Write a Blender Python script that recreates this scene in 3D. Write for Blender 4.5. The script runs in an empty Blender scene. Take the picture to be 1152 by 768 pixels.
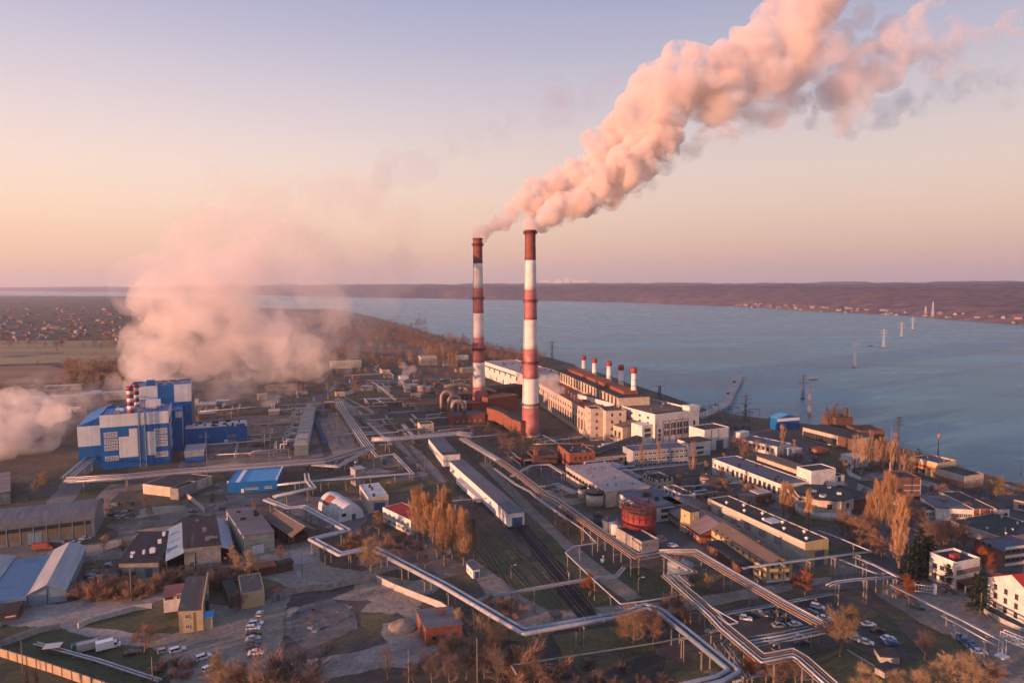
import bpy, bmesh, math, random
from mathutils import Vector, Matrix, noise as mnoise
R = math.radians
rng = random.Random(7)
sc = bpy.context.scene
col = sc.collection
# ---------------------------------------------------------------- image pixels projected to site positions (drone at 110 m, looking north)
H, F = 110.0, 768.0
PITCH = math.atan(64.7/768.0); ROLL = 0.0043
cp, sp_ = math.cos(PITCH), math.sin(PITCH)
def P(px, py, z=0.0):
    x0, y0 = px-576, py-384
    x = (x0 - ROLL*y0)/F; v = -(y0 + ROLL*x0)/F
    dy = cp+v*sp_; dz = -sp_+v*cp
    t = (z-H)/dz
    return Vector((x*t, dy*t, z))
def at(px, py, Y):
    x0, y0 = px-576, py-384
    x = (x0 - ROLL*y0)/F; v = -(y0 + ROLL*x0)/F
    dy = cp+v*sp_; dz = -sp_+v*cp
    t = Y/dy
    return Vector((x*t, Y, H+dz*t))
def hgt(px, pyb, pyt):                       # height of something standing at (px,pyb) whose top shows at pyt
    return at(px, pyt, P(px, pyb).y).z
# ---------------------------------------------------------------- mesh builder
class MB:
    def __init__(s): s.v=[]; s.f=[]; s.m=[]; s.s=[]
    def face(s, pts, m=0, sm=False):
        b=len(s.v); s.v += [tuple(p) for p in pts]; s.f.append(tuple(range(b,b+len(pts)))); s.m.append(m); s.s.append(sm)
    def box(s, x0,x1,y0,y1,z0,z1,m=0):
        if x0>x1: x0,x1=x1,x0
        if y0>y1: y0,y1=y1,y0
        b=len(s.v)
        s.v += [(x0,y0,z0),(x1,y0,z0),(x1,y1,z0),(x0,y1,z0),(x0,y0,z1),(x1,y0,z1),(x1,y1,z1),(x0,y1,z1)]
        for q in ((0,3,2,1),(4,5,6,7),(0,1,5,4),(1,2,6,5),(2,3,7,6),(3,0,4,7)):
            s.f.append(tuple(b+i for i in q)); s.m.append(m); s.s.append(False)
    def prism(s, poly, z0, z1, m=0, mtop=None):
        n=len(poly); b=len(s.v)
        a=sum(poly[i][0]*poly[(i+1)%n][1]-poly[(i+1)%n][0]*poly[i][1] for i in range(n))
        if a<0: poly=list(reversed(poly))
        s.v += [(p[0],p[1],z0) for p in poly]+[(p[0],p[1],z1) for p in poly]
        s.f.append(tuple(range(b+n-1,b-1,-1))); s.m.append(m); s.s.append(False)
        s.f.append(tuple(range(b+n,b+2*n))); s.m.append(m if mtop is None else mtop); s.s.append(False)
        for i in range(n):
            j=(i+1)%n; s.f.append((b+i,b+j,b+n+j,b+n+i)); s.m.append(m); s.s.append(False)
    def extr(s, prof, a, b, m=0, smooth=False):       # profile (list of Vector) swept by vector b-a, closed ends
        n=len(prof); k=len(s.v); d=Vector(b)-Vector(a)
        s.v += [tuple(Vector(p)+Vector(a)) for p in prof]+[tuple(Vector(p)+Vector(a)+d) for p in prof]
        s.f.append(tuple(range(k+n-1,k-1,-1))); s.m.append(m); s.s.append(False)
        s.f.append(tuple(range(k+n,k+2*n))); s.m.append(m); s.s.append(False)
        for i in range(n):
            j=(i+1)%n; s.f.append((k+i,k+j,k+n+j,k+n+i)); s.m.append(m); s.s.append(smooth)
    def bar(s, a, b, r, m=0, r2=None):                # square bar
        s.tube([a,b], r, 4, m, r2=r2, smooth=False)
    def tube(s, path, r, n=8, m=0, r2=None, smooth=True, caps=True):
        path=[Vector(p) for p in path]; k=len(s.v); L=len(path)
        if L<2: return
        t=(path[1]-path[0]); 
        if t.length<1e-6: return
        t.normalize()
        up=Vector((0,0,1)) if abs(t.z)<.9 else Vector((0,1,0))
        side=t.cross(up).normalized(); up=side.cross(t)
        for i,p in enumerate(path):
            if i==0: tt=(path[1]-path[0])
            elif i==L-1: tt=path[-1]-path[-2]
            else: tt=(path[i]-path[i-1]).normalized()+(path[i+1]-path[i]).normalized()
            if tt.length<1e-6: tt=t.copy()
            tt.normalize(); q=t.rotation_difference(tt); side=q@side; up=q@up; t=tt
            rr=r if r2 is None else r+(r2-r)*i/(L-1)
            for a in range(n):
                an=2*math.pi*(a+.5)/n
                s.v.append(tuple(p+side*(math.cos(an)*rr)+up*(math.sin(an)*rr)))
        for i in range(L-1):
            for a in range(n):
                b=(a+1)%n
                s.f.append((k+i*n+a,k+(i+1)*n+a,k+(i+1)*n+b,k+i*n+b)); s.m.append(m); s.s.append(smooth)
        if caps:
            s.f.append(tuple(k+a for a in range(n))); s.m.append(m); s.s.append(False)
            s.f.append(tuple(k+(L-1)*n+a for a in reversed(range(n)))); s.m.append(m); s.s.append(False)
    def lathe(s, prof, c=(0,0), n=24, m=0, smooth=True, mats=None):   # prof list of (r,z)
        k=len(s.v)
        for r,z in prof:
            for a in range(n):
                an=2*math.pi*a/n; s.v.append((c[0]+r*math.cos(an),c[1]+r*math.sin(an),z))
        for i in range(len(prof)-1):
            for a in range(n):
                b=(a+1)%n; s.f.append((k+i*n+a,k+i*n+b,k+(i+1)*n+b,k+(i+1)*n+a)); s.m.append(m if mats is None else mats[i]); s.s.append(smooth)
        if prof[0][0]>1e-4: s.f.append(tuple(k+a for a in reversed(range(n)))); s.m.append(m if mats is None else mats[0]); s.s.append(False)
        if prof[-1][0]>1e-4: s.f.append(tuple(k+(len(prof)-1)*n+a for a in range(n))); s.m.append(m if mats is None else mats[-1]); s.s.append(False)
    def mesh(s, name, mats):
        me=bpy.data.meshes.new(name); me.from_pydata(s.v,[],s.f)
        for x in (mats if isinstance(mats,(list,tuple)) else [mats]): me.materials.append(x)
        me.polygons.foreach_set('material_index', s.m); me.polygons.foreach_set('use_smooth', s.s)
        me.update(); return me
    def build(s, name, mats, parent=None, loc=None, rz=0):
        return ob(name, s.mesh(name,mats), parent, loc, rz)
def ob(name, me, parent=None, loc=None, rz=0):
    o=bpy.data.objects.new(name, me); col.objects.link(o)
    if parent is not None: o.parent=parent
    if loc is not None: o.location=loc
    if rz: o.rotation_euler=(0,0,rz)
    return o
def tag(o, label, cat, group=None, kind=None):
    o['label']=label; o['category']=cat
    if group: o['group']=group
    if kind: o['kind']=kind
    return o
def thing(name, label, cat, loc, rz=0, group=None):
    o=bpy.data.objects.new(name, None); col.objects.link(o); o.location=loc; o.rotation_euler=(0,0,rz); o.empty_display_size=1
    return tag(o,label,cat,group)
def struct(name, mb, mats, label=None, cat=None):
    o=mb.build(name,mats); o['kind']='structure'
    if label: o['label']=label; o['category']=cat
    return o
# ---------------------------------------------------------------- materials
MATS={}
def pm(name, c1, c2=None, c3=None, scale=.25, rough=.85, bump=.15, metal=0., stretch=(1,1,1), coord='Object', brick=None, lo=.35, hi=.65, spots=None, rand=0., spec=.3):
    if name in MATS: return MATS[name]
    m=bpy.data.materials.new(name); m.use_nodes=True; MATS[name]=m
    nt=m.node_tree; N=nt.nodes; L=nt.links; b=N['Principled BSDF']
    b.inputs['Roughness'].default_value=rough; b.inputs['Metallic'].default_value=metal
    b.inputs['Specular IOR Level'].default_value=spec
    if c2 is None: c2=tuple(x*.72 for x in c1)
    if coord=='World': src=N.new('ShaderNodeNewGeometry').outputs['Position']
    else: src=N.new('ShaderNodeTexCoord').outputs['Object']
    mp=N.new('ShaderNodeMapping'); mp.inputs['Scale'].default_value=stretch; L.new(src,mp.inputs['Vector'])
    vec=mp.outputs[0]
    if rand or coord!='World':
        oi=N.new('ShaderNodeObjectInfo'); ad=N.new('ShaderNodeVectorMath'); ad.operation='ADD'
        ml=N.new('ShaderNodeMath'); ml.operation='MULTIPLY'; ml.inputs[1].default_value=97.
        L.new(oi.outputs['Random'],ml.inputs[0]); L.new(ml.outputs[0],ad.inputs[1]); L.new(vec,ad.inputs[0]); vec=ad.outputs[0]
    n=N.new('ShaderNodeTexNoise'); n.inputs['Scale'].default_value=scale; n.inputs['Detail'].default_value=7; n.inputs['Roughness'].default_value=.62
    L.new(vec,n.inputs['Vector'])
    r=N.new('ShaderNodeValToRGB'); e=r.color_ramp.elements
    e[0].position=lo; e[0].color=(*c2,1); e[1].position=hi; e[1].color=(*c1,1)
    if c3: x=r.color_ramp.elements.new((lo+hi)/2); x.color=(*c3,1)
    L.new(n.outputs[0],r.inputs[0]); out=r.outputs[0]
    if brick:
        bw,bh,mc,ms=brick
        sx=N.new('ShaderNodeSeparateXYZ'); L.new(src,sx.inputs[0]); a=N.new('ShaderNodeMath'); a.operation='ADD'
        L.new(sx.outputs[0],a.inputs[0]); L.new(sx.outputs[1],a.inputs[1]); cx=N.new('ShaderNodeCombineXYZ')
        L.new(a.outputs[0],cx.inputs[0]); L.new(sx.outputs[2],cx.inputs[1])
        bt=N.new('ShaderNodeTexBrick'); bt.inputs['Scale'].default_value=1; bt.inputs['Brick Width'].default_value=bw; bt.inputs['Row Height'].default_value=bh
        bt.inputs['Mortar Size'].default_value=ms; bt.inputs['Color1'].default_value=(1,1,1,1); bt.inputs['Color2'].default_value=(.86,.84,.84,1); bt.inputs['Mortar'].default_value=(*mc,1)
        L.new(cx.outputs[0],bt.inputs['Vector'])
        mx=N.new('ShaderNodeMixRGB'); mx.blend_type='MULTIPLY'; mx.inputs[0].default_value=1; L.new(out,mx.inputs[1]); L.new(bt.outputs[0],mx.inputs[2]); out=mx.outputs[0]
    if spots:                                     # (colour, scale, threshold) stains and repairs
        sc_,sz,th=spots
        n2=N.new('ShaderNodeTexNoise'); n2.inputs['Scale'].default_value=sz; n2.inputs['Detail'].default_value=5; n2.inputs['Roughness'].default_value=.7; L.new(vec,n2.inputs['Vector'])
        r2=N.new('ShaderNodeValToRGB'); r2.color_ramp.elements[0].position=th; r2.color_ramp.elements[1].position=th+.08; L.new(n2.outputs[0],r2.inputs[0])
        mx=N.new('ShaderNodeMixRGB'); L.new(r2.outputs[0],mx.inputs[0]); L.new(out,mx.inputs[1]); mx.inputs[2].default_value=(*sc_,1); out=mx.outputs[0]
    if coord=='World':                            # grit, ruts and damp patches at small scale
        n3=N.new('ShaderNodeTexNoise'); n3.inputs['Scale'].default_value=.7; n3.inputs['Detail'].default_value=6; n3.inputs['Roughness'].default_value=.75; L.new(src,n3.inputs['Vector'])
        r3=N.new('ShaderNodeMapRange'); r3.inputs[1].default_value=.3; r3.inputs[2].default_value=.7; r3.inputs[3].default_value=.62; r3.inputs[4].default_value=1.42; L.new(n3.outputs[0],r3.inputs[0])
        mx=N.new('ShaderNodeMixRGB'); mx.blend_type='MULTIPLY'; mx.inputs[0].default_value=1; L.new(out,mx.inputs[1]); L.new(r3.outputs[0],mx.inputs[2]); out=mx.outputs[0]
    if rand:
        hv=N.new('ShaderNodeHueSaturation'); mr=N.new('ShaderNodeMapRange'); mr.inputs[3].default_value=1-rand; mr.inputs[4].default_value=1+rand
        L.new(oi.outputs['Random'],mr.inputs[0]); L.new(mr.outputs[0],hv.inputs['Value']); L.new(out,hv.inputs['Color']); out=hv.outputs[0]
    L.new(out,b.inputs['Base Color'])
    if bump:
        bp=N.new('ShaderNodeBump'); bp.inputs['Strength'].default_value=bump; bp.inputs['Distance'].default_value=.3; L.new(n.outputs[0],bp.inputs['Height']); L.new(bp.outputs[0],b.inputs['Normal'])
    return m
def plain(name,c,rough=.5,metal=0.,spec=.5):
    if name in MATS: return MATS[name]
    m=bpy.data.materials.new(name); m.use_nodes=True; MATS[name]=m
    b=m.node_tree.nodes['Principled BSDF']; b.inputs['Base Color'].default_value=(*c,1); b.inputs['Roughness'].default_value=rough; b.inputs['Metallic'].default_value=metal; b.inputs['Specular IOR Level'].default_value=spec
    return m
def foliage(name,c1,c2,tr=.25):
    if name in MATS: return MATS[name]
    m=bpy.data.materials.new(name); m.use_nodes=True; MATS[name]=m
    nt=m.node_tree; N=nt.nodes; L=nt.links; b=N['Principled BSDF']; b.inputs['Roughness'].default_value=.9; b.inputs['Specular IOR Level'].default_value=.1
    tc=N.new('ShaderNodeTexCoord'); oi=N.new('ShaderNodeObjectInfo'); n=N.new('ShaderNodeTexNoise'); n.inputs['Scale'].default_value=.55; n.inputs['Detail'].default_value=4
    n.noise_dimensions='4D'; L.new(tc.outputs['Object'],n.inputs['Vector']); ml=N.new('ShaderNodeMath'); ml.operation='MULTIPLY'; ml.inputs[1].default_value=50; L.new(oi.outputs['Random'],ml.inputs[0]); L.new(ml.outputs[0],n.inputs['W'])
    r=N.new('ShaderNodeValToRGB'); r.color_ramp.elements[0].position=.35; r.color_ramp.elements[0].color=(*c2,1); r.color_ramp.elements[1].position=.65; r.color_ramp.elements[1].color=(*c1,1); L.new(n.outputs[0],r.inputs[0])
    hv=N.new('ShaderNodeHueSaturation'); mr=N.new('ShaderNodeMapRange'); mr.inputs[3].default_value=.75; mr.inputs[4].default_value=1.25; L.new(oi.outputs['Random'],mr.inputs[0]); L.new(mr.outputs[0],hv.inputs['Value']); L.new(r.outputs[0],hv.inputs['Color'])
    L.new(hv.outputs[0],b.inputs['Base Color'])
    t=N.new('ShaderNodeBsdfTranslucent'); L.new(hv.outputs[0],t.inputs['Color']); mx=N.new('ShaderNodeMixShader'); mx.inputs[0].default_value=tr
    L.new(b.outputs[0],mx.inputs[1]); L.new(t.outputs[0],mx.inputs[2]); L.new(mx.outputs[0],N['Material Output'].inputs['Surface'])
    return m
def soften(m):
    k=m.name+'_soft'
    if k in MATS: return MATS[k]
    n=m.copy(); n.name=k; MATS[k]=n; nt=n.node_tree; N=nt.nodes; L=nt.links; b=N['Principled BSDF']; o=N['Material Output']
    at_=N.new('ShaderNodeAttribute'); at_.attribute_name='edge'; g=N.new('ShaderNodeNewGeometry'); nz=N.new('ShaderNodeTexNoise'); nz.inputs['Scale'].default_value=.28; nz.inputs['Detail'].default_value=5; nz.inputs['Roughness'].default_value=.7; L.new(g.outputs['Position'],nz.inputs['Vector'])
    ad=N.new('ShaderNodeMath'); ad.operation='MULTIPLY_ADD'; L.new(nz.outputs[0],ad.inputs[0]); ad.inputs[1].default_value=1.5; ad.inputs[2].default_value=-.95
    a2=N.new('ShaderNodeMath'); a2.operation='MULTIPLY_ADD'; L.new(at_.outputs['Fac'],a2.inputs[0]); a2.inputs[1].default_value=1.35; L.new(ad.outputs[0],a2.inputs[2])
    mr=N.new('ShaderNodeMapRange'); mr.interpolation_type='SMOOTHSTEP'; mr.inputs[1].default_value=.1; mr.inputs[2].default_value=.5; L.new(a2.outputs[0],mr.inputs[0])
    t=N.new('ShaderNodeBsdfTransparent'); mx=N.new('ShaderNodeMixShader'); L.new(mr.outputs[0],mx.inputs[0]); L.new(t.outputs[0],mx.inputs[1]); L.new(b.outputs[0],mx.inputs[2]); L.new(mx.outputs[0],o.inputs['Surface']); return n
# walls
W_WHITE=pm('white_plaster',(.72,.66,.60),(.52,.47,.42),scale=.35,spots=((.33,.30,.27),.5,.62))
W_CREAM=pm('cream_plaster',(.57,.455,.36),(.41,.325,.26),scale=.35,spots=((.30,.24,.18),.6,.62))
W_YELLOW=pm('yellow_plaster',(.52,.40,.19),(.42,.32,.16),scale=.4,spots=((.33,.25,.14),.5,.62))
W_OCHRE=pm('ochre_plaster',(.55,.40,.22),(.44,.32,.18),scale=.4)
W_PANEL=pm('panel_wall',(.52,.45,.36),(.38,.33,.27),scale=.3,brick=(6,1.5,(.55,.52,.5),.05),spots=((.30,.26,.21),.4,.6))
W_BRICK=pm('red_brick',(.30,.105,.06),(.20,.07,.045),scale=.5,brick=(.5,.16,(.8,.8,.8),.02),spots=((.13,.055,.04),.5,.64))
W_BRICKD=pm('dark_brick',(.17,.085,.06),(.10,.055,.045),scale=.5,brick=(.5,.16,(.8,.8,.8),.02))
W_WASH=pm('whitewashed_brick',(.42,.38,.33),(.25,.22,.19),scale=.5,brick=(2.2,1.1,(.75,.7,.68),.06),spots=((.16,.12,.10),.45,.6))
W_GREY=pm('grey_concrete',(.27,.25,.235),(.17,.16,.15),scale=.4,spots=((.12,.11,.10),.6,.63))
W_BLUE=pm('blue_cladding',(.008,.145,.41),(.006,.115,.34),scale=.2,rough=.5,bump=.03,brick=(1.2,40,(.75,.75,.8),.03))
W_WCLAD=pm('white_cladding',(.80,.76,.72),(.68,.64,.60),scale=.2,rough=.5,bump=.03,brick=(1.2,40,(.8,.8,.8),.03))
W_LBLUE=pm('pale_blue_cladding',(.22,.30,.36),(.16,.23,.29),scale=.3,rough=.5)
W_GSTEEL=pm('grey_steel_wall',(.17,.20,.22),(.12,.15,.17),scale=.3,rough=.6,brick=(1.,40,(.8,.8,.8),.04))
# roofs
def roofm(n,a,b,s,**k): return pm(n,a,b,scale=.22,rough=.9,spots=(s,.35,.58),**k)
R_TAR=roofm('tar_roof',(.055,.048,.044),(.035,.032,.032),(.09,.075,.065))
R_TARG=roofm('green_tar_roof',(.045,.056,.052),(.030,.038,.036),(.07,.075,.066))
R_BLUE=roofm('blue_grey_roof',(.105,.115,.15),(.075,.085,.11),(.14,.13,.14))
R_SKY=roofm('sky_blue_roof',(.085,.32,.55),(.06,.25,.46),(.12,.34,.52))
R_BRN=roofm('brown_slate_roof',(.17,.115,.085),(.11,.08,.065),(.22,.16,.12),stretch=(1,.25,1))
R_DBRN=roofm('dark_brown_sheet_roof',(.085,.052,.045),(.05,.036,.034),(.13,.085,.07),stretch=(1.6,.12,1))
R_PINK=roofm('pinkish_membrane_roof',(.40,.32,.29),(.30,.24,.225),(.25,.20,.19))
R_WORN=roofm('worn_slate_roof',(.26,.19,.165),(.17,.125,.115),(.10,.08,.08),stretch=(.3,1.2,1))
R_PALE=roofm('pale_sheet_roof',(.36,.345,.34),(.27,.26,.26),(.42,.39,.37),stretch=(2,.2,1))
R_WHT=roofm('white_roof',(.55,.52,.50),(.40,.38,.37),(.30,.28,.28))
R_RED=roofm('red_sheet_roof',(.42,.035,.03),(.33,.03,.028),(.48,.06,.045))
R_RUST=roofm('rusty_roof',(.30,.09,.045),(.20,.065,.04),(.13,.06,.04))
R_GREY=roofm('grey_sheet_roof',(.14,.14,.15),(.10,.10,.11),(.18,.17,.17),stretch=(2,.2,1))
# other
CONC=pm('concrete',(.36,.33,.30),(.24,.22,.20),scale=.6,spots=((.16,.15,.13),.8,.62))
CONCL=pm('light_concrete',(.48,.44,.40),(.34,.31,.28),scale=.6)
STEEL=pm('galvanised_steel',(.34,.33,.33),(.24,.235,.235),scale=.7,rough=.55,metal=.3)
DSTEEL=pm('dark_steel',(.07,.075,.085),(.045,.05,.055),scale=.7,rough=.6,metal=.3)
PIPEW=pm('insulated_pipe',(.50,.47,.46),(.36,.335,.33),scale=.5,rough=.45,metal=.35,spots=((.26,.19,.15),.45,.66))
PIPEB=pm('blue_grey_pipe',(.27,.31,.35),(.19,.225,.26),scale=.5,rough=.45,metal=.3,spots=((.24,.18,.14),.5,.66))
PIPER=pm('rusty_pipe',(.33,.17,.08),(.20,.10,.055),scale=.5,rough=.7,metal=.1)
PIPEG=pm('dull_green_pipe',(.19,.20,.17),(.12,.13,.11),scale=.5,rough=.6,metal=.1)
PIPEBL=pm('bright_blue_pipe',(.05,.20,.47),(.035,.14,.36),scale=.5,rough=.5)
POST=pm('support_concrete',(.28,.23,.19),(.17,.145,.125),scale=.8)
GLASS=plain('window_glass',(.035,.04,.05),.12,0,.6)
GLASSW=pm('dusty_glass',(.09,.085,.085),(.05,.05,.055),scale=1.5,rough=.25,bump=0)
FRAME=plain('window_frame_white',(.6,.57,.53),.5)
FRAMED=plain('window_frame_dark',(.10,.085,.075),.6)
DOORM=pm('painted_door',(.13,.15,.17),(.09,.105,.12),scale=1.)
DOORB=pm('blue_door',(.05,.12,.22),(.04,.09,.17),scale=1.)
WOOD=pm('wood_pole',(.22,.17,.12),(.14,.11,.08),scale=2)
REDP=pm('red_paint',(.33,.042,.036),(.24,.034,.03),scale=.3,rough=.6,spots=((.34,.07,.06),.3,.6))
REDF=pm('faded_red_paint',(.43,.165,.155),(.33,.11,.105),scale=.12,rough=.75,spots=((.47,.23,.20),.15,.55))
REDT=pm('sooty_red_paint',(.27,.085,.065),(.17,.055,.045),scale=.2,rough=.8)
WHITEP=pm('chimney_white_paint',(.80,.72,.66),(.64,.56,.50),scale=.12,rough=.75,spots=((.45,.37,.33),.12,.6))
WHITEC=plain('white_metal',(.7,.68,.66),.4)
RUBBER=plain('rubber',(.02,.02,.02),.9)
# trees
TRUNK=pm('bark',(.22,.16,.115),(.13,.095,.075),scale=2.)
TRUNKP=pm('pale_bark',(.30,.23,.18),(.16,.12,.10),scale=2.)
F_POP=foliage('poplar_twigs',(.56,.32,.15),(.39,.215,.11))
F_BARE=foliage('bare_twigs',(.36,.20,.12),(.23,.135,.09))
F_TAN=foliage('tan_twigs',(.48,.32,.17),(.31,.205,.12))
F_RUST=foliage('rust_leaves',(.42,.12,.035),(.27,.075,.03))
F_GREY=foliage('grey_twigs',(.21,.145,.12),(.13,.092,.08))
F_YEL=foliage('yellow_leaves',(.42,.25,.05),(.28,.16,.04))
F_FIR=foliage('fir_needles',(.028,.045,.03),(.015,.026,.02),.1)
# ---------------------------------------------------------------- camera
cam=bpy.data.objects.new('camera',bpy.data.cameras.new('camera')); col.objects.link(cam); sc.camera=cam
cam.data.sensor_width=36; cam.data.lens=24; cam.data.clip_end=90000; cam.data.clip_start=1
cam.matrix_world=Matrix.Translation((0,0,H))@Matrix.Rotation(math.pi/2-PITCH,4,'X')@Matrix.Rotation(-ROLL,4,'Z')
# ---------------------------------------------------------------- light
SUN_AZ=R(213); SUN_EL=R(6.0)
sd=Vector((math.cos(SUN_AZ)*math.cos(SUN_EL),math.sin(SUN_AZ)*math.cos(SUN_EL),math.sin(SUN_EL)))
sun=bpy.data.objects.new('sun',bpy.data.lights.new('sun','SUN')); col.objects.link(sun)
sun.data.energy=5.0; sun.data.angle=R(.6); sun.data.color=(1,.49,.29)
sun.rotation_euler=(-sd).to_track_quat('-Z','Y').to_euler()
w=bpy.data.worlds.new('World'); sc.world=w; w.use_nodes=True
nt=w.node_tree; N=nt.nodes; L=nt.links; bg=N['Background']
sky=N.new('ShaderNodeTexSky'); sky.sky_type='NISHITA'; sky.sun_disc=False; sky.sun_elevation=SUN_EL
sky.sun_rotation=math.pi/2-SUN_AZ; sky.altitude=100; sky.air_density=1.6; sky.dust_density=3.; sky.ozone_density=2.
tc=N.new('ShaderNodeTexCoord'); nv=N.new('ShaderNodeVectorMath'); nv.operation='NORMALIZE'; L.new(tc.outputs['Generated'],nv.inputs[0])
sx=N.new('ShaderNodeSeparateXYZ'); L.new(nv.outputs[0],sx.inputs[0])
def ramp(stops):
    r=N.new('ShaderNodeValToRGB'); r.color_ramp.interpolation='B_SPLINE'; e=r.color_ramp.elements
    while len(e)<len(stops): e.new(.5)
    for x,(p,c) in zip(e,stops): x.position=p; x.color=(*[((v/255+.055)/1.055)**2.4 for v in c],1)
    L.new(sx.outputs[2],r.inputs[0]); return r
LEFT=ramp([(0,(243,190,150)),(.06,(254,211,172)),(.13,(252,224,204)),(.21,(232,214,214)),(.31,(192,188,210)),(.42,(150,160,198)),(.6,(138,166,214)),(1,(112,146,206))])
RIGHT=ramp([(0,(205,166,150)),(.06,(228,190,166)),(.13,(230,205,190)),(.21,(212,198,200)),(.31,(176,176,198)),(.42,(138,150,188)),(.6,(132,162,210)),(1,(112,146,206))])
# warm half towards the sun
dp=N.new('ShaderNodeVectorMath'); dp.operation='DOT_PRODUCT'; L.new(nv.outputs[0],dp.inputs[0]); dp.inputs[1].default_value=(math.cos(R(180)),math.sin(R(180)),0)
mr=N.new('ShaderNodeMapRange'); mr.inputs[1].default_value=-.45; mr.inputs[2].default_value=.62; mr.interpolation_type='SMOOTHSTEP'; L.new(dp.outputs['Value'],mr.inputs[0])
mx=N.new('ShaderNodeMixRGB'); L.new(mr.outputs[0],mx.inputs[0]); L.new(RIGHT.outputs[0],mx.inputs[1]); L.new(LEFT.outputs[0],mx.inputs[2])
SKYGAIN=6.5
gn=N.new('ShaderNodeVectorMath'); gn.operation='SCALE'; gn.inputs['Scale'].default_value=SKYGAIN; L.new(mx.outputs[0],gn.inputs[0])
m2=N.new('ShaderNodeMixRGB'); m2.inputs[0].default_value=.9; L.new(sky.outputs[0],m2.inputs[1]); L.new(gn.outputs[0],m2.inputs[2])
L.new(m2.outputs[0],bg.inputs['Color']); bg.inputs['Strength'].default_value=.1
sc.view_settings.view_transform='Standard'; sc.view_settings.look='None'; sc.view_settings.exposure=.82; sc.view_settings.gamma=1
sc.render.engine='CYCLES'; cy=sc.cycles
cy.use_denoising=True; cy.max_bounces=10; cy.diffuse_bounces=1; cy.glossy_bounces=2; cy.transmission_bounces=2; cy.volume_bounces=8; cy.transparent_max_bounces=8
cy.use_adaptive_sampling=True; cy.adaptive_threshold=.035; cy.caustics_reflective=False; cy.caustics_refractive=False
# ================================================================ SETTING
def water_mat():
    m=bpy.data.materials.new('river_water'); m.use_nodes=True; nt=m.node_tree; N=nt.nodes; L=nt.links; b=N['Principled BSDF']
    g=N.new('ShaderNodeNewGeometry'); mp=N.new('ShaderNodeMapping'); mp.inputs['Scale'].default_value=(.05,.16,1); mp.inputs['Rotation'].default_value=(0,0,R(12)); L.new(g.outputs['Position'],mp.inputs['Vector'])
    n=N.new('ShaderNodeTexNoise'); n.inputs['Scale'].default_value=1; n.inputs['Detail'].default_value=7; n.inputs['Roughness'].default_value=.7; L.new(mp.outputs[0],n.inputs['Vector'])
    mp2=N.new('ShaderNodeMapping'); mp2.inputs['Scale'].default_value=(.0022,.009,1); L.new(g.outputs['Position'],mp2.inputs['Vector'])
    n2=N.new('ShaderNodeTexNoise'); n2.inputs['Scale'].default_value=1; n2.inputs['Detail'].default_value=5; L.new(mp2.outputs[0],n2.inputs['Vector'])
    r=N.new('ShaderNodeValToRGB'); r.color_ramp.elements[0].position=.35; r.color_ramp.elements[0].color=(.042,.165,.205,1); r.color_ramp.elements[1].position=.65; r.color_ramp.elements[1].color=(.105,.285,.325,1); L.new(n2.outputs[0],r.inputs[0]); L.new(r.outputs[0],b.inputs['Base Color'])
    r2=N.new('ShaderNodeMapRange'); r2.inputs[3].default_value=.12; r2.inputs[4].default_value=.4; L.new(n2.outputs[0],r2.inputs[0]); L.new(r2.outputs[0],b.inputs['Roughness'])
    bp=N.new('ShaderNodeBump'); bp.inputs['Strength'].default_value=.9; bp.inputs['Distance'].default_value=2.6; L.new(n.outputs[0],bp.inputs['Height']); L.new(bp.outputs[0],b.inputs['Normal'])
    b.inputs['IOR'].default_value=1.33; b.inputs['Specular IOR Level'].default_value=.16
    return m
FAR=26000
wb=MB(); wb.face([(-FAR,-600,-2.),(FAR,-600,-2.),(FAR,FAR,-2.),(-FAR,FAR,-2.)]); struct('water',wb,water_mat())
# near land, one sheet: shoreline traced on the water level
shore=[(1500,700),(1300,612),(1152,550),(1120,541),(1090,532),(1060,519),(1030,511),(1000,502),(960,490),(920,481),(880,476),(850,472),(800,465),(770,454),(735,442),(700,430),(676,421),(657,419),(646,411),(620,404),(600,401),(570,396),(540,390),(500,382),(470,374),(445,368),(420,361),(398,353),(385,350),(365,348),(330,348),(280,346),(240,343),(190,337),(140,333.5),(60,333),(0,333),(-150,334),(-420,335)]
sp=[P(x,y,-2) for x,y in shore]
fine=[]
for i in range(len(sp)-1):
    a,b=sp[i],sp[i+1]; n=max(1,min(14,int((b-a).length/12)))
    for k in range(n):
        q=a.lerp(b,k/n); d=(b-a).normalized(); nn=Vector((-d.y,d.x,0)); j=mnoise.noise(q*.03)*min(6,(b-a).length*.05)
        fine.append(q+nn*j)
fine.append(sp[-1])
lm=bmesh.new()
top=[lm.verts.new((p.x,p.y,0)) for p in fine]+[lm.verts.new(c) for c in ((-14000,7000,0),(-14000,-600,0),(900,-600,0),(900,60,0))]
f=lm.faces.new(top); f.normal_update()
if f.normal.z<0: f.normal_flip()
cen=[]
low=[]
for i,p in enumerate(fine):
    a=fine[max(0,i-1)]; b=fine[min(len(fine)-1,i+1)]; d=(b-a).normalized(); nn=Vector((d.y,-d.x,0))
    low.append(lm.verts.new((p.x+nn.x*5,p.y+nn.y*5,-4)))
for i in range(len(fine)-1):
    lm.faces.new((top[i],top[i+1],low[i+1],low[i]))
bmesh.ops.triangulate(lm,faces=[f]); bmesh.ops.recalc_face_normals(lm,faces=lm.faces)
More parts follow.
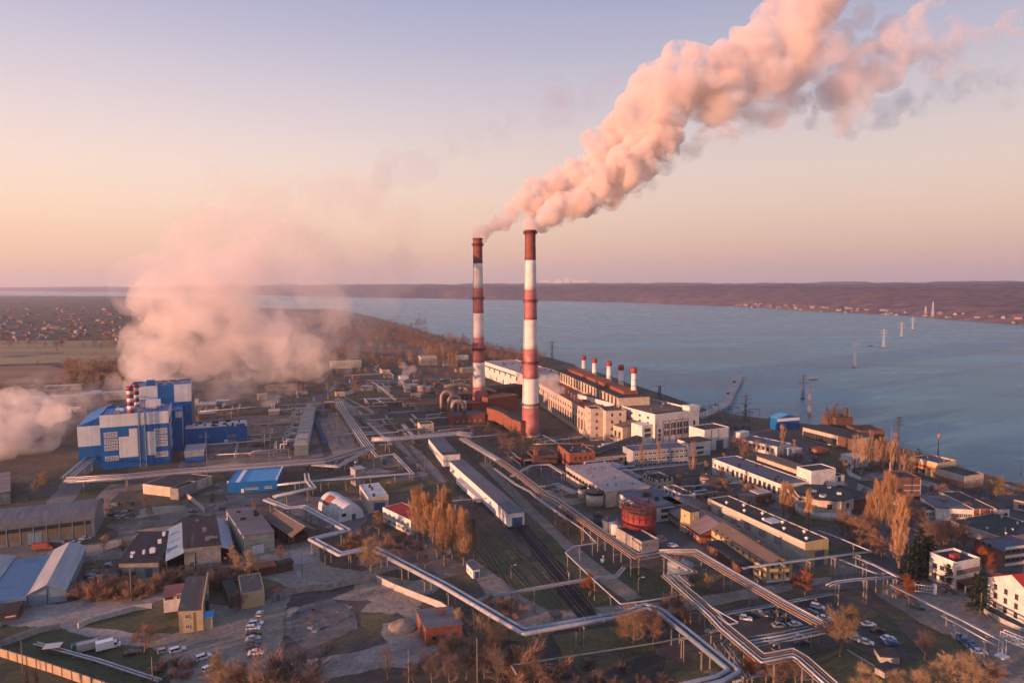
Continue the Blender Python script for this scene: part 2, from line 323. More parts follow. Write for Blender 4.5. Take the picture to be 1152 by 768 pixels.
def ground_mat():
    m=bpy.data.materials.new('ground_soil'); m.use_nodes=True; nt=m.node_tree; N=nt.nodes; L=nt.links; b=N['Principled BSDF']; b.inputs['Roughness'].default_value=.95; b.inputs['Specular IOR Level'].default_value=.1
    g=N.new('ShaderNodeNewGeometry')
    def noi(s,d=8,r=.65):
        n=N.new('ShaderNodeTexNoise'); n.inputs['Scale'].default_value=s; n.inputs['Detail'].default_value=d; n.inputs['Roughness'].default_value=r; L.new(g.outputs['Position'],n.inputs['Vector']); return n
    def rp(n,st):
        r=N.new('ShaderNodeValToRGB'); e=r.color_ramp.elements
        while len(e)<len(st): e.new(.5)
        for x,(p,c) in zip(e,st): x.position=p; x.color=(*c,1)
        L.new(n.outputs[0],r.inputs[0]); return r
    a=rp(noi(.035),[(.3,(0.056,0.043,0.039)),(.45,(0.105,0.074,0.060)),(.55,(0.126,0.099,0.057)),(.68,(0.184,0.128,0.093))])
    c=rp(noi(.011,6),[(.38,(0.070,0.058,0.036)),(.5,(0.140,0.099,0.068)),(.62,(0.219,0.141,0.087))])
    k=rp(noi(.006,5),[(.42,(0,0,0)),(.6,(1,1,1))])
    mx=N.new('ShaderNodeMixRGB'); L.new(k.outputs[0],mx.inputs[0]); L.new(a.outputs[0],mx.inputs[1]); L.new(c.outputs[0],mx.inputs[2])
    d=rp(noi(.5,4),[(.3,(.65,.65,.65)),(.7,(1.3,1.3,1.3))]); m3=N.new('ShaderNodeMixRGB'); m3.blend_type='MULTIPLY'; m3.inputs[0].default_value=.8; L.new(mx.outputs[0],m3.inputs[1]); L.new(d.outputs[0],m3.inputs[2])
    L.new(m3.outputs[0],b.inputs['Base Color'])
    return m
me=bpy.data.meshes.new('ground'); lm.to_mesh(me); lm.free(); me.materials.append(ground_mat()); go=ob('ground',me); go['kind']='structure'
# ---- surface sheets on the ground
SOIL_N=0
def sheet(name, pts, mat, lvl, jit=.8, px=True, kind='structure'):
    global SOIL_N; SOIL_N+=1; zz=.03*lvl+.00006*SOIL_N
    poly=[P(*p) for p in pts] if px else [Vector((p[0],p[1],0)) for p in pts]
    out=[]
    for i,a in enumerate(poly):
        b=poly[(i+1)%len(poly)]; n=max(1,min(40,int((b-a).length/4))) if jit else 1
        for k in range(n):
            q=a.lerp(b,k/n)
            if jit: q=q+Vector((mnoise.noise(q*.13),mnoise.noise(q*.13+Vector((31,7,3))),0))*jit*2
            out.append((q.x,q.y,zz))
    soft=jit>=.5
    mb=MB(); N_=len(out)
    if soft:
        ar=sum(out[i][0]*out[(i+1)%N_][1]-out[(i+1)%N_][0]*out[i][1] for i in range(N_)); sg=1 if ar>0 else -1
        wd=min(3.2,max(1.,math.sqrt(abs(ar)/2)*.08)); inn=[(p[0],p[1],p[2]+.012) for p in out]; oo=[]
        for i in range(N_):
            a=Vector(out[i-2]); b=Vector(out[(i+2)%N_]); d=(b-a); d.z=0; d.normalize(); n=Vector((-d.y,d.x,0))*sg; o_=Vector(out[i])-n*wd; oo.append((o_.x,o_.y,out[i][2]))
        for _ in range(4):                        # no folded edge strips
            for i in range(N_):
                j=(i+1)%N_
                if (Vector(oo[j])-Vector(oo[i])).dot(Vector(out[j])-Vector(out[i]))<=0:
                    for k in (i,j): oo[k]=tuple(Vector(oo[k]).lerp(Vector(out[k]),.6))
        out=oo
        mb.v=out+inn; mb.f=[(i,(i+1)%N_,N_+(i+1)%N_,N_+i) for i in range(N_)]+[tuple(range(N_,2*N_))]; mb.m=[0]*(N_+1); mb.s=[False]*(N_+1)
    else: mb.face(out)
    me=mb.mesh(name,soften(mat) if soft else mat)
    bm=bmesh.new(); bm.from_mesh(me); bm.normal_update(); bm.faces.ensure_lookup_table()
    if sum(f.normal.z*f.calc_area() for f in bm.faces)<0: bmesh.ops.reverse_faces(bm,faces=bm.faces[:])
    bmesh.ops.triangulate(bm,faces=[f for f in bm.faces if len(f.verts)>4]); bm.to_mesh(me); bm.free()
    if soft:
        at_=me.attributes.new('edge','FLOAT','POINT'); at_.data.foreach_set('value',[0.]*N_+[1.]*(len(me.vertices)-N_))
    o=ob(name,me); o['kind']=kind; return o
GRASS=pm('short_grass',(0.060,0.072,0.028),(0.042,0.045,0.024),(0.083,0.075,0.036),scale=.12,coord='World',rough=.95,spots=((0.112,0.083,0.049),.2,.6))
GRASSD=pm('dry_grass',(0.182,0.124,0.054),(0.105,0.078,0.038),(0.119,0.098,0.042),scale=.05,coord='World',rough=.95)
DIRT=pm('bare_dirt',(0.204,0.160,0.130),(0.116,0.094,0.081),scale=.10,coord='World',rough=.95,spots=((0.330,0.263,0.209),.09,.58))
DIRTD=pm('dark_dirt',(0.072,0.057,0.051),(0.045,0.038,0.036),(0.096,0.075,0.062),scale=.12,coord='World',rough=.95)
SAND=pm('pale_sand',(0.372,0.271,0.190),(0.221,0.158,0.114),scale=.12,coord='World',rough=.95,spots=((0.124,0.092,0.070),.15,.6))
ASPH=pm('worn_asphalt',(0.261,0.200,0.149),(0.179,0.141,0.108),scale=.15,coord='World',rough=.9,spots=((0.358,0.268,0.190),.12,.58))
ASPHD=pm('dark_asphalt',(0.083,0.068,0.055),(0.060,0.050,0.044),scale=.15,coord='World',rough=.9)
YARD=pm('concrete_yard',(0.319,0.253,0.186),(0.204,0.163,0.123),scale=.15,coord='World',rough=.9,spots=((0.136,0.112,0.087),.12,.6))
RAILBED=pm('oily_ballast',(0.060,0.049,0.045),(0.036,0.032,0.032),(0.083,0.065,0.056),scale=.2,coord='World',rough=.95)
RAIL=plain('rail_steel',(.16,.12,.10),.4,.6)
FIELD=pm('stubble_field',(.42,.25,.11),(.24,.155,.075),(.31,.20,.095),scale=.012,coord='World',rough=.95,stretch=(.4,1.6,1))
FIELDR=pm('red_brown_field',(.36,.17,.085),(.22,.115,.065),scale=.012,coord='World',rough=.95,stretch=(.4,1.6,1))
# fields on the left behind the plant
sheet('field',[(-160,386),(40,383),(150,383),(195,392),(150,410),(60,408),(-160,414)],FIELD,1,6)
sheet('field',[(-160,416),(50,411),(90,418),(60,432),(-160,436)],FIELDR,1,6)
sheet('field',[(340,352),(400,352),(450,364),(500,380),(530,392),(460,400),(380,392),(330,376)],pm('shore_scrub',(.27,.14,.085),(.15,.09,.065),(.20,.115,.07),scale=.02,coord='World'),1,6)
sheet('sand_bank',[(348,371),(372,366),(391,368),(388,372),(355,376)],SAND,2,3)
# industrial yards
sheet('yard',[(-60,605),(110,600),(125,590),(180,586),(190,570),(250,565),(262,560),(300,590),(330,640),(245,648),(100,668),(92,625),(-60,640)],DIRT,1,1.5)
sheet('dirt_road',[(-60,690),(30,684),(62,682),(110,672),(180,664),(200,668),(150,680),(92,694),(96,704),(130,709),(165,712),(180,724),(120,727),(88,711),(66,704),(-60,704)],pm('track_dirt',(.36,.275,.215),(.22,.175,.145),scale=.15,coord='World',spots=((.09,.075,.06),.1,.62)),2,.8)
sheet('car_park',[(165,716),(200,712),(240,706),(240,680),(262,684),(298,680),(308,668),(322,672),(312,700),(306,745),(262,768),(240,790),(200,790),(182,735)],ASPH,3,.8)
sheet('grass',[(96,703),(120,690),(170,682),(190,688),(203,700),(196,713),(150,709)],GRASS,3,.6)
sheet('grass',[(-60,708),(60,708),(75,715),(130,728),(180,735),(200,790),(-60,790)],GRASS,3,.6)
sheet('wasteland',[(312,670),(330,662),(380,656),(424,652),(470,688),(500,705),(480,730),(400,745),(330,752),(302,745),(306,700)],DIRTD,2,1.2)
sheet('dirt_patch',[(330,690),(345,680),(372,676),(395,690),(398,705),(372,722),(345,728),(330,715)],pm('rubble_dirt',(.155,.135,.12),(.09,.08,.073),scale=.2,coord='World',spots=((.2,.185,.17),.7,.66)),4,1.2)
sheet('dirt_patch',[(405,660),(440,665),(480,690),(488,705),(465,722),(440,725),(428,712),(440,702),(455,695),(435,680),(412,672)],SAND,4,1.5)
sheet('dirt_road',[(300,752),(345,744),(400,736),(440,724),(478,718),(490,730),(470,745),(420,752),(370,760),(330,790),(290,790)],pm('pale_track',(.33,.24,.195),(.19,.145,.125),scale=.15,coord='World'),4,1.)
sheet('concrete_pad',[(312,619),(328,611),(354,608),(356,632),(370,640),(420,645),(400,656),(330,660),(310,650),(262,646),(280,622)],YARD,3,.6)
sheet('concrete_pad',[(326,612),(351,609),(355,632),(329,635)],CONC,4,.2)
sheet('yard',[(258,557),(312,553),(350,560),(420,560),(400,600),(360,590),(310,566),(262,566)],DIRT,3,1)
sheet('grass',[(200,536),(250,534),(256,556),(245,560),(210,548)],GRASSD,2,1)
sheet('grass',[(45,540),(72,541),(130,540),(118,552),(105,566),(40,572),(38,560)],GRASS,2,1)
sheet('grass',[(124,552),(145,549),(142,565),(118,575)],GRASS,2,1)
sheet('path',[(62,572),(106,566),(118,552),(126,545),(160,545),(162,550),(132,553),(120,566),(116,584),(100,584),(100,576),(64,578)],ASPH,4,.5)
sheet('road',[(38,590),(98,512),(118,500),(130,470),(136,470),(128,503),(108,517),(62,588)],pm('old_road',(.20,.165,.15),(.14,.12,.11),scale=.1,coord='World'),3,.8)
sheet('yard',[(205,470),(395,466),(420,500),(380,516),(205,528)],DIRT,1,1)
sheet('sand_bank',[(358,466),(378,464),(402,505),(372,512)],SAND,2,1)
sheet('road',[(349,470),(356,466),(374,512),(366,516)],ASPHD,3,.4)
sheet('road',[(377,449),(381,447),(470,508),(520,560),(512,564),(462,512)],pm('dusty_road',(.23,.185,.16),(.15,.125,.11),scale=.1,coord='World'),2,.5)
sheet('path',[(382,443),(400,436),(440,433),(440,435),(404,439),(388,446),(425,464),(420,466)],YARD,2,.4)
# rail yard, road beside it
sheet('railway_bed',[(430,492),(470,488),(517,532),(575,600),(665,690),(560,660),(520,618),(470,560)],RAILBED,1,1)
sheet('grass',[(480,546),(512,542),(520,556),(488,562)],GRASS,3,1)
sheet('grass',[(540,600),(560,600),(640,680),(600,690),(570,668),(540,640)],GRASS,3,1)
sheet('grass',[(604,598),(622,604),(690,672),(660,684),(640,668)],GRASS,3,1)
sheet('grass',[(655,640),(716,640),(745,655),(730,676),(706,672)],GRASS,3,1)
sheet('road',[(538,520),(548,518),(600,570),(640,608),(722,672),(706,676),(655,640),(622,604),(590,574)],ASPH,4,.3)
sheet('road',[(522,632),(532,628),(560,648),(590,672),(620,688),(700,680),(760,676),(840,662),(935,648),(935,654),(850,672),(770,688),(700,696),(620,706),(590,716),(560,690)],ASPH,4,.3)
sheet('grass',[(560,720),(740,700),(800,750),(840,790),(540,790)],pm('dark_grass',(.052,.050,.034),(.036,.035,.028),scale=.1,coord='World',spots=((.06,.045,.032),.15,.58)),2,1)
sheet('grass',[(716,638),(760,650),(800,664),(742,672),(724,668)],GRASS,4,.6)
# south-east: car park, lawn, avenue
sheet('car_park',[(812,690),(860,678),(940,672),(990,690),(1030,735),(1000,742),(950,720),(880,740),(840,722)],ASPHD,4,.5)
sheet('grass',[(890,735),(950,722),(1000,742),(1050,748),(1100,790),(880,790)],GRASS,3,.6)
sheet('avenue',[(985,668),(1010,655),(1040,650),(1092,652),(1100,664),(1150,706),(1180,730),(1200,800),(1150,800),(1090,728),(1035,700)],ASPH,4,.3)
sheet('grass',[(1035,706),(1072,716),(1105,745),(1090,760),(1045,735)],GRASS,5,.4)
sheet('grass',[(975,690),(990,686),(1050,744),(1035,748)],GRASS,5,.4)
sheet('grass',[(1078,655),(1100,650),(1110,684),(1152,706),(1152,690),(1180,720),(1150,712),(1105,690)],GRASS,5,.4)
sheet('yard',[(600,520),(720,512),(880,560),(1040,640),(990,660),(860,660),(760,620),(640,570)],pm('works_yard',(.115,.098,.088),(.075,.066,.062),scale=.1,coord='World',spots=((.12,.105,.095),.1,.6)),1,1)
sheet('yard',[(820,480),(960,500),(1152,560),(1152,640),(1000,640),(900,560),(820,510)],pm('east_yard',(.095,.082,.076),(.06,.054,.052),scale=.1,coord='World',spots=((.11,.09,.08),.08,.6)),2,1)
sheet('lawn',[(925,500),(965,508),(985,530),(950,535),(925,520)],GRASS,3,.6)
sheet('path',[(1030,538),(1060,545),(1072,552),(1060,553),(1030,543)],YARD,4,.3)
sheet('path',[(950,527),(958,523),(975,523),(975,525),(960,526),(957,531),(972,538),(968,540),(955,535)],CONCL,4,.1)
# weedy, bare and damp patches breaking up the yards
gr_=random.Random(41); DAMP=pm('damp_soil',(.045,.040,.037),(.03,.028,.027),scale=.2,coord='World',rough=.6); WEED=pm('weedy_earth',(.105,.085,.045),(.065,.055,.033),scale=.2,coord='World',rough=.95)
for xa,xb,ya,yb,n in ((95,310,575,660,26),(170,300,690,745,7),(310,480,665,740,16),(0,160,545,610,12),(200,520,455,560,34),(430,500,590,690,14),(600,960,525,660,44),(1000,1140,590,700,18),(560,900,700,768,18),(0,330,395,470,20)):
    for k in range(n):
        c=P(gr_.uniform(xa,xb),gr_.uniform(ya,yb)); rr=gr_.uniform(2.5,9)*(1+c.y/900); a0=gr_.uniform(0,6); ex=gr_.uniform(1,2.2)
        pts=[]
        for j in range(10):
            t=a0+j*.628; q=rr*gr_.uniform(.6,1.2); x,y=math.cos(t)*q*ex,math.sin(t)*q; pts.append((c.x+x*.95-y*.33,c.y+x*.33+y*.95))
        m=gr_.choice([WEED,WEED,GRASSD,DIRT,DAMP,SAND,DIRTD]); sheet({'weedy_earth':'weed_patch','dry_grass':'grass_patch'}.get(m.name,'dirt_patch'),pts,m,2,.6,px=False)
# painted edge lines
def stripe(pts,wd,lvl=6.8):
    mb=MB(); q=[P(*p) for p in pts]
    for a,b in zip(q,q[1:]):
        d=(b-a).normalized(); n=Vector((-d.y,d.x,0))*wd/2
        mb.face([(a-n)+Vector((0,0,.03*lvl)),(b-n)+Vector((0,0,.03*lvl)),(b+n)+Vector((0,0,.03*lvl)),(a+n)+Vector((0,0,.03*lvl))])
    struct('kerb_line',mb,CONCL)
stripe([(1083,675),(1100,684),(1116,698)],.5); stripe([(1052,656),(1070,668)],.5); stripe([(953,731),(985,750)],.4)
# rail tracks
SLEEP=pm('sleepers',(.09,.07,.055),(.05,.042,.036),scale=1.)
def track(pts):
    q=[P(*p) for p in pts]; a,b=q[0],q[-1]
    mb=MB(); L_=(b-a).length; d=(b-a).normalized(); n=Vector((-d.y,d.x,0))
    for k in range(int(L_/1.2)):
        c=a+d*(k*1.2); mb.face([c-n*1.3-d*.14+Vector((0,0,.16)),c-n*1.3+d*.14+Vector((0,0,.16)),c+n*1.3+d*.14+Vector((0,0,.16)),c+n*1.3-d*.14+Vector((0,0,.16))],1)
    for s in (-.76,.76):
        mb.bar(a+n*s+Vector((0,0,.24)),b+n*s+Vector((0,0,.24)),.09,0)
    o=mb.build('railway_track',[RAIL,SLEEP]); o['kind']='structure'
for t in ([(440,498),(552,640)],[(452,497),(600,668)],[(470,500),(640,690)],[(560,575),(660,695)],[(572,572),(672,690)],[(990,690),(1052,750)],[(496,530),(585,680)]): track(t)
# oily band between the tracks
sheet('dark_ballast',[(582,592),(592,592),(640,650),(668,690),(650,692),(622,650)],pm('coal_dust',(.016,.016,.018),(.012,.012,.014),scale=.2,coord='World'),4,.8)
# ---- hills beyond the river
bank=[(-500,327),(-100,327.2),(0,327.4),(140,328.5),(240,331),(380,334.2),(500,336),(600,338),(700,340),(760,342.5),(830,345),(930,351),(1015,355),(1060,359),(1152,366),(1300,378),(1500,400)]
def interp(t,x):
    for (a,b),(c,d) in zip(t,t[1:]):
        if a<=x<=c: return b+(d-b)*(x-a)/(c-a)
    return t[0][1] if x<t[0][0] else t[-1][1]
hm=MB(); cols=[-500+8*i for i in range(251)]; ROWS=34
bl=[P(x,interp(bank,x),-2) for x in cols]
def hill_h(p,dd,px):
    k=1-math.exp(-max(0,dd)/ (420 if px>500 else 900))
    n=mnoise.noise(Vector((p.x*.0011,p.y*.0011,1.3)))*.5+mnoise.noise(Vector((p.x*.0035,p.y*.0035,4.)))*.32+mnoise.noise(Vector((p.x*.012,p.y*.012,9)))*.1
    base=78+dd*.004 if px>200 else 48+dd*.004
    return -3+k*(base*(1+.62*n))+k*3.5*mnoise.noise(Vector((p.x*.035,p.y*.02,2)))
for r in range(ROWS):
    for i,x in enumerate(cols):
        b=bl[i]; D=b.length; dd=(1.16**r-1)*60 if r else 0
        far=min(D+dd,25000); q=b.normalized()*1.0; p=Vector((b.x/D*far,b.y/D*far,0))
        hm.v.append((p.x,p.y,-3 if r==0 else hill_h(p,far-D,x)))
nC=len(cols)
for r in range(ROWS-1):
    for i in range(nC-1):
        hm.f.append((r*nC+i,r*nC+i+1,(r+1)*nC+i+1,(r+1)*nC+i)); hm.m.append(0); hm.s.append(True)
HILLM=pm('wooded_hill',(.27,.155,.145),(.11,.075,.085),(.18,.115,.11),scale=.018,coord='World',rough=1,bump=.0,spec=0,spots=((.26,.14,.095),.0045,.57))
struct('hills',hm,HILLM)
def hill_at(px,dd):
    b=P(px,interp(bank,px),-2); D=b.length; p=Vector((b.x/D*(D+dd),b.y/D*(D+dd),0)); p.z=hill_h(p,dd,px); return p
# ================================================================ BUILDINGS
WINC={}
def win_mesh(w,h,nx,ny,fm,gm):
    k=(round(w,2),round(h,2),nx,ny,fm.name,gm.name)
    if k in WINC: return WINC[k]
    mb=MB(); t=min(.14,w*.09) if w<4 else .3; mk=.3 if w<4 else .42
    mb.face([(-w/2,-.03,0),(w/2,-.03,0),(w/2,-.03,h),(-w/2,-.03,h)],1)
    for x0,x1,z0,z1 in ((-w/2,w/2,0,t),(-w/2,w/2,h-t,h),(-w/2,-w/2+t,t,h-t),(w/2-t,w/2,t,h-t)): mb.box(x0,x1,-.12,.02,z0,z1,0)
    for i in range(1,nx): x=-w/2+w*i/nx; mb.box(x-t*mk,x+t*mk,-.09,.01,t,h-t,0)
    for i in range(1,ny): z=h*i/ny; mb.box(-w/2+t,w/2-t,-.075,.005,z-t*mk,z+t*mk,0)
    mb.box(-w/2-.1,w/2+.1,-.22,-.002,-.1,-.003,0)
    WINC[k]=mb.mesh('window',[fm,gm]); return WINC[k]
class Bld: pass
def bld(name,label,cat,A,B,C,z,h,wall,roof,ang=19.5,rooft='flat',par=.7,rh=2.,win=(),band=(),vents=0,group=None,ridge='v',over=.35,vent_mat=None,base=0.,w=None,l=None,door=()):
    if isinstance(A,Vector): a=A.copy(); u=Vector((math.cos(R(ang)),math.sin(R(ang)),0)); v=Vector((-u.y,u.x,0)); W=w; Ln=l
    else:
        a=P(*A,z); b=P(*B,z) if B else None; c=P(*C,z) if C else None; a.z=0
        if ang is None: ang=math.degrees(math.atan2(b.y-a.y,b.x-a.x))
        u=Vector((math.cos(R(ang)),math.sin(R(ang)),0)); v=Vector((-u.y,u.x,0))
        W=w if w else (b-a).dot(u); Ln=l if l else (c-a).dot(v)
    if W<0: a=a+u*W; W=-W
    if Ln<0: a=a+v*Ln; Ln=-Ln
    a.z=base
    root=thing(name,label,cat,a,R(ang),group)
    o=Bld(); o.root=root; o.W=W; o.L=Ln; o.h=h; o.a=a; o.u=u; o.v=v
    mb=MB(); rb=MB()
    if rooft=='flat':
        mb.box(0,W,0,Ln,0,h); t=.3
        for x0,x1,y0,y1 in ((0,W,0,t),(0,W,Ln-t,Ln),(0,t,t,Ln-t),(W-t,W,t,Ln-t)): mb.box(x0,x1,y0,y1,h,h+par)
        rb.box(t+.01,W-t-.01,t+.01,Ln-t-.01,h+.01,h+.12)
    elif rooft=='slab':
        mb.box(0,W,0,Ln,0,h); rb.box(-over,W+over,-over,Ln+over,h+.003,h+.35)
    elif rooft in('gable','shed','barrel'):
        n=12
        span=W if ridge=='v' else Ln
        if rooft=='gable': prof=[(0,0),(span/2,rh),(span,0)]
        elif rooft=='shed': prof=[(0,rh),(span,0)] if rh>0 else [(0,0),(span,-rh)]
        else: prof=[(span/2-math.cos(math.pi*i/n)*span/2, math.sin(math.pi*i/n)*rh) for i in range(n+1)]
        poly=[(0,-h)]+list(prof)+[(span,-h)]
        if rooft=='shed': poly=[(0,-h)]+list(prof)+[(span,-h)]
        if ridge=='v': mb.extr([Vector((p[0],0,p[1]+h)) for p in poly],(0,0,0),(0,Ln,0))
        else: mb.extr([Vector((0,p[0],p[1]+h)) for p in poly],(0,0,0),(W,0,0))
        th=.22
        pr=list(prof)
        d0=Vector((pr[0][0]-pr[1][0],pr[0][1]-pr[1][1])).normalized()*over; d1=Vector((pr[-1][0]-pr[-2][0],pr[-1][1]-pr[-2][1])).normalized()*over
        pr[0]=(pr[0][0]+d0.x,pr[0][1]+d0.y); pr[-1]=(pr[-1][0]+d1.x,pr[-1][1]+d1.y)
        rp=[(p[0],p[1]+.02) for p in pr]+[(p[0],p[1]+th) for p in reversed(pr)]
        if ridge=='v': rb.extr([Vector((p[0],0,p[1]+h)) for p in rp],(0,-over,0),(0,Ln+over,0),smooth=False)
        else: rb.extr([Vector((0,p[0],p[1]+h)) for p in rp],(-over,0,0),(W+over,0,0),smooth=False)
    mb.build('wall',wall,root); ro=rb.build('roof',roof,root); o.roof=ro
    for wd in win: wins(o,*wd)
    for bd in band: panel(o,*bd)
    for dr in door: add_door(o,*dr)
    if vents:
        r2=random.Random(hash(label)%1000 if False else len(label)*7+vents)
        vm=MB(); vm.lathe([(.28,0),(.28,.9),(.5,.95),(.5,1.15),(.05,1.4)],n=8); vme=vm.mesh('vent',vent_mat or STEEL)
        for k in range(vents):
            ob('vent',vme,ro,(r2.uniform(.1,.9)*W,r2.uniform(.06,.94)*Ln,h+.1 if rooft!='gable' else h+rh*.3))
    return o
def face_xf(o,side):
    return {'f':(Vector((0,0,0)),Vector((1,0,0)),0.,o.W),'b':(Vector((o.W,o.L,0)),Vector((-1,0,0)),math.pi,o.W),
            'l':(Vector((0,o.L,0)),Vector((0,-1,0)),-math.pi/2,o.L),'r':(Vector((o.W,0,0)),Vector((0,1,0)),math.pi/2,o.L)}[side]
def wins(o,side,nc,nr,w,h,z0,dz,s0=.06,s1=.94,nx=2,ny=2,fm=None,gm=None):
    org,d,rz,Ln=face_xf(o,side); me=win_mesh(w,h,nx,ny,fm or FRAME,gm or GLASS)
    for i in range(nc):
        s=Ln*(s0+(s1-s0)*(i+.5)/nc)
        for j in range(nr):
            p=org+d*s; ob('window',me,o.root,(p.x,p.y,z0+dz*j),rz)
def panel(o,side,z0,z1,mat,s0=0.,s1=1.,t=.06,name='wall_panel'):
    org,d,rz,Ln=face_xf(o,side); mb=MB(); mb.box(Ln*s0,Ln*s1,-t,.01,z0,z1); mb.build(name,mat,o.root,(org.x,org.y,0),rz)
def add_door(o,side,s,w,h,mat=None):
    org,d,rz,Ln=face_xf(o,side); mb=MB(); mb.box(-w/2,w/2,-.08,.01,.02,h,0); mb.box(-w/2-.15,w/2+.15,-.14,-.002,h,h+.18,1)
    for k in range(1,max(2,int(w/1.2))): x=-w/2+w*k/max(2,int(w/1.2)); mb.box(x-.03,x+.03,-.1,-.05,.03,h-.02,1)
    p=org+d*(Ln*s); mb.build('door',[mat or DOORM,FRAMED],o.root,(p.x,p.y,0),rz)
def part_box(o,name,x0,x1,y0,y1,z0,z1,mat):
    mb=MB(); mb.box(x0,x1,y0,y1,z0,z1); return mb.build(name,mat,o.root)
def roofstuff(o,seed,n,mat=None,zz=None,big=2.5):
    r2=random.Random(seed)
    for k in range(n):
        mb=MB(); a,b,c=r2.uniform(.6,big),r2.uniform(.6,big),r2.uniform(.5,1.6); mb.box(-a/2,a/2,-b/2,b/2,0,c); mb.box(-a/2-.08,a/2+.08,-b/2-.08,b/2+.08,c+.002,c+.1)
        mb.build('roof_unit',mat or STEEL,o.roof,(r2.uniform(.12,.88)*o.W,r2.uniform(.1,.9)*o.L,(zz or o.h)+.11))
# ---------------- blue boiler house, left
hA=hgt(115,528,469)
bh=bld('boiler_house','tall blue and white clad boiler house with window grids beside the striped stacks','boiler house',(115,528.5),(192,521),None,0,hA,W_BLUE,W_BLUE,ang=None,l=34,par=1.1)
W_=bh.W
panel(bh,'f',hA*.80,hA+1.1,W_WCLAD,0,1,.08)
panel(bh,'f',hA*.20,hA*.60,W_WCLAD,.255,.53,.08); panel(bh,'f',hA*.60,hA*.745,W_WCLAD,.41,.53,.08)
panel(bh,'f',hA*.20,hA*.66,W_WCLAD,.66,.79,.08)
panel(bh,'r',hA*.86,hA+1.1,W_WCLAD,0,1,.08); panel(bh,'r',hA*.25,hA*.75,W_WCLAD,.3,.45,.08)
WINFR=plain('window_grid_frame',(.72,.68,.63),.5)
for zf in (.155,.365,.485,.61):
    wins(bh,'f',1,1,W_*.19,hA*.095,hA*zf,0,.055,.235,8,3,WINFR,GLASS); wins(bh,'f',1,1,W_*.19,hA*.095,hA*zf,0,.78,.97,8,3,WINFR,GLASS)
wins(bh,'r',2,3,3,4,6,8,.5,.95,4,3)
# lift lattice tower on the front
mb=MB()
for x in (.555*W_,.645*W_):
    for y in (-1.2,-.1): mb.bar((x,y,0),(x,y,hA+3),.26)
for k in range(9):
    z=k*hA/8.5; z2=(k+1)*hA/8.5
    for y in (-1.2,): mb.bar((.555*W_,y,z),(.645*W_,y,z2),.1); mb.bar((.645*W_,y,z),(.555*W_,y,z2),.1); mb.bar((.555*W_,y,z),(.645*W_,y,z),.1)
mb.build('lift_tower',pm('blue_lattice',(.24,.36,.50),(.19,.29,.41)),bh.root)
roofstuff(bh,3,16,big=3.5); roofstuff(bh,5,5,W_WCLAD,big=5)
part_box(bh,'roof_house',W_*.62,W_*.85,20,27,hA+.13,hA+5,W_WCLAD)
# low wing left
b2A=bh.a-bh.u*13+bh.v*9
h2=at(90,480,b2A.y).z
lw=bld('turbine_wing','low blue hall with white upper band on the left of the boiler house','factory hall',b2A,None,None,0,h2,W_BLUE,W_BLUE,ang=math.degrees(math.atan2(bh.u.y,bh.u.x)),w=12.8,l=52,rooft='shed',rh=-5,over=.1,ridge='v')
panel(lw,'f',h2*.52,h2,W_WCLAD,0,1,.08); panel(lw,'l',h2*.5,h2,W_WCLAD,0,1,.08)
# linking block and rear block
lk=bld('link_block','blue link building with white vertical strip right of the boiler house','factory block',bh.a+bh.v*34.1+bh.u*3,None,None,0,hA*.83,W_BLUE,W_BLUE,ang=23.8,w=bh.W+3,l=26,par=.8)
panel(lk,'r',3,hA*.83,W_WCLAD,.12,.3,.07); panel(lk,'f',hA*.7,hA*.83,W_WCLAD,.9,1,.07); roofstuff(lk,9,10)
rbA=bh.a+bh.v*60.5+bh.u*10
hR=at(160,437,rbA.y).z
rb_=bld('rear_boiler_block','taller blue block with white top behind the boiler house','boiler block',rbA,None,None,0,hR,W_BLUE,W_BLUE,ang=23.8,w=38,l=28,par=1)
panel(rb_,'f',hR*.80,hR+1,W_WCLAD,0,.45,.08); panel(rb_,'f',hR*.72,hR+1,W_WCLAD,.72,1,.08); panel(rb_,'r',hR*.75,hR+1,W_WCLAD,0,1,.08); panel(rb_,'f',hR*.4,hR*.7,W_WCLAD,.1,.3,.08)
roofstuff(rb_,11,8,big=5); part_box(rb_,'roof_house',10,15,6,12,hR+.13,hR+4,W_BLUE)
# tall grey duct on the right of it
st=thing('exhaust_duct','tall plain grey duct standing at the right corner of the rear blue block','duct',P(216,474)); mb=MB(); hh=hgt(216,474,437); mb.box(-2,2,-2,2,0,hh); mb.build('shaft',W_GREY,st); mb=MB(); mb.box(-2.3,2.3,-2.3,2.3,hh+.01,hh+.8); mb.build('cap',STEEL,st)
# annex right
hx=hgt(209,503,484)
an=bld('blue_annex','long low blue annex with white roof and white end, right of the boiler house','annex',(208,503),(279,499),None,0,hx,W_BLUE,R_WHT,ang=22,l=24,par=.8)
panel(an,'r',0.1,hx+.8,W_WCLAD,0,1,.08); panel(an,'f',hx,hx+2.8,W_WCLAD,.80,1.,.07); panel(an,'f',hx*.45,hx+1.8,W_BLUE,.82,.965,.1)
wins(an,'f',3,2,1.6,1.6,1.5,3.2,.66,.82); wins(an,'f',2,1,2.2,1.6,6,0,.2,.4); panel(an,'f',1.2,3.2,W_WCLAD,.62,.68,.09)
roofstuff(an,13,12,R_TAR,big=4)
sh=bld('pump_shed','small pale flat roofed pump house on a blue base beside the blue annex','pump house',(208,520),(230,518),None,0,6,W_BLUE,R_PALE,ang=22,l=22,rooft='slab'); panel(sh,'f',3.2,6,R_PALE,0,1,.07)
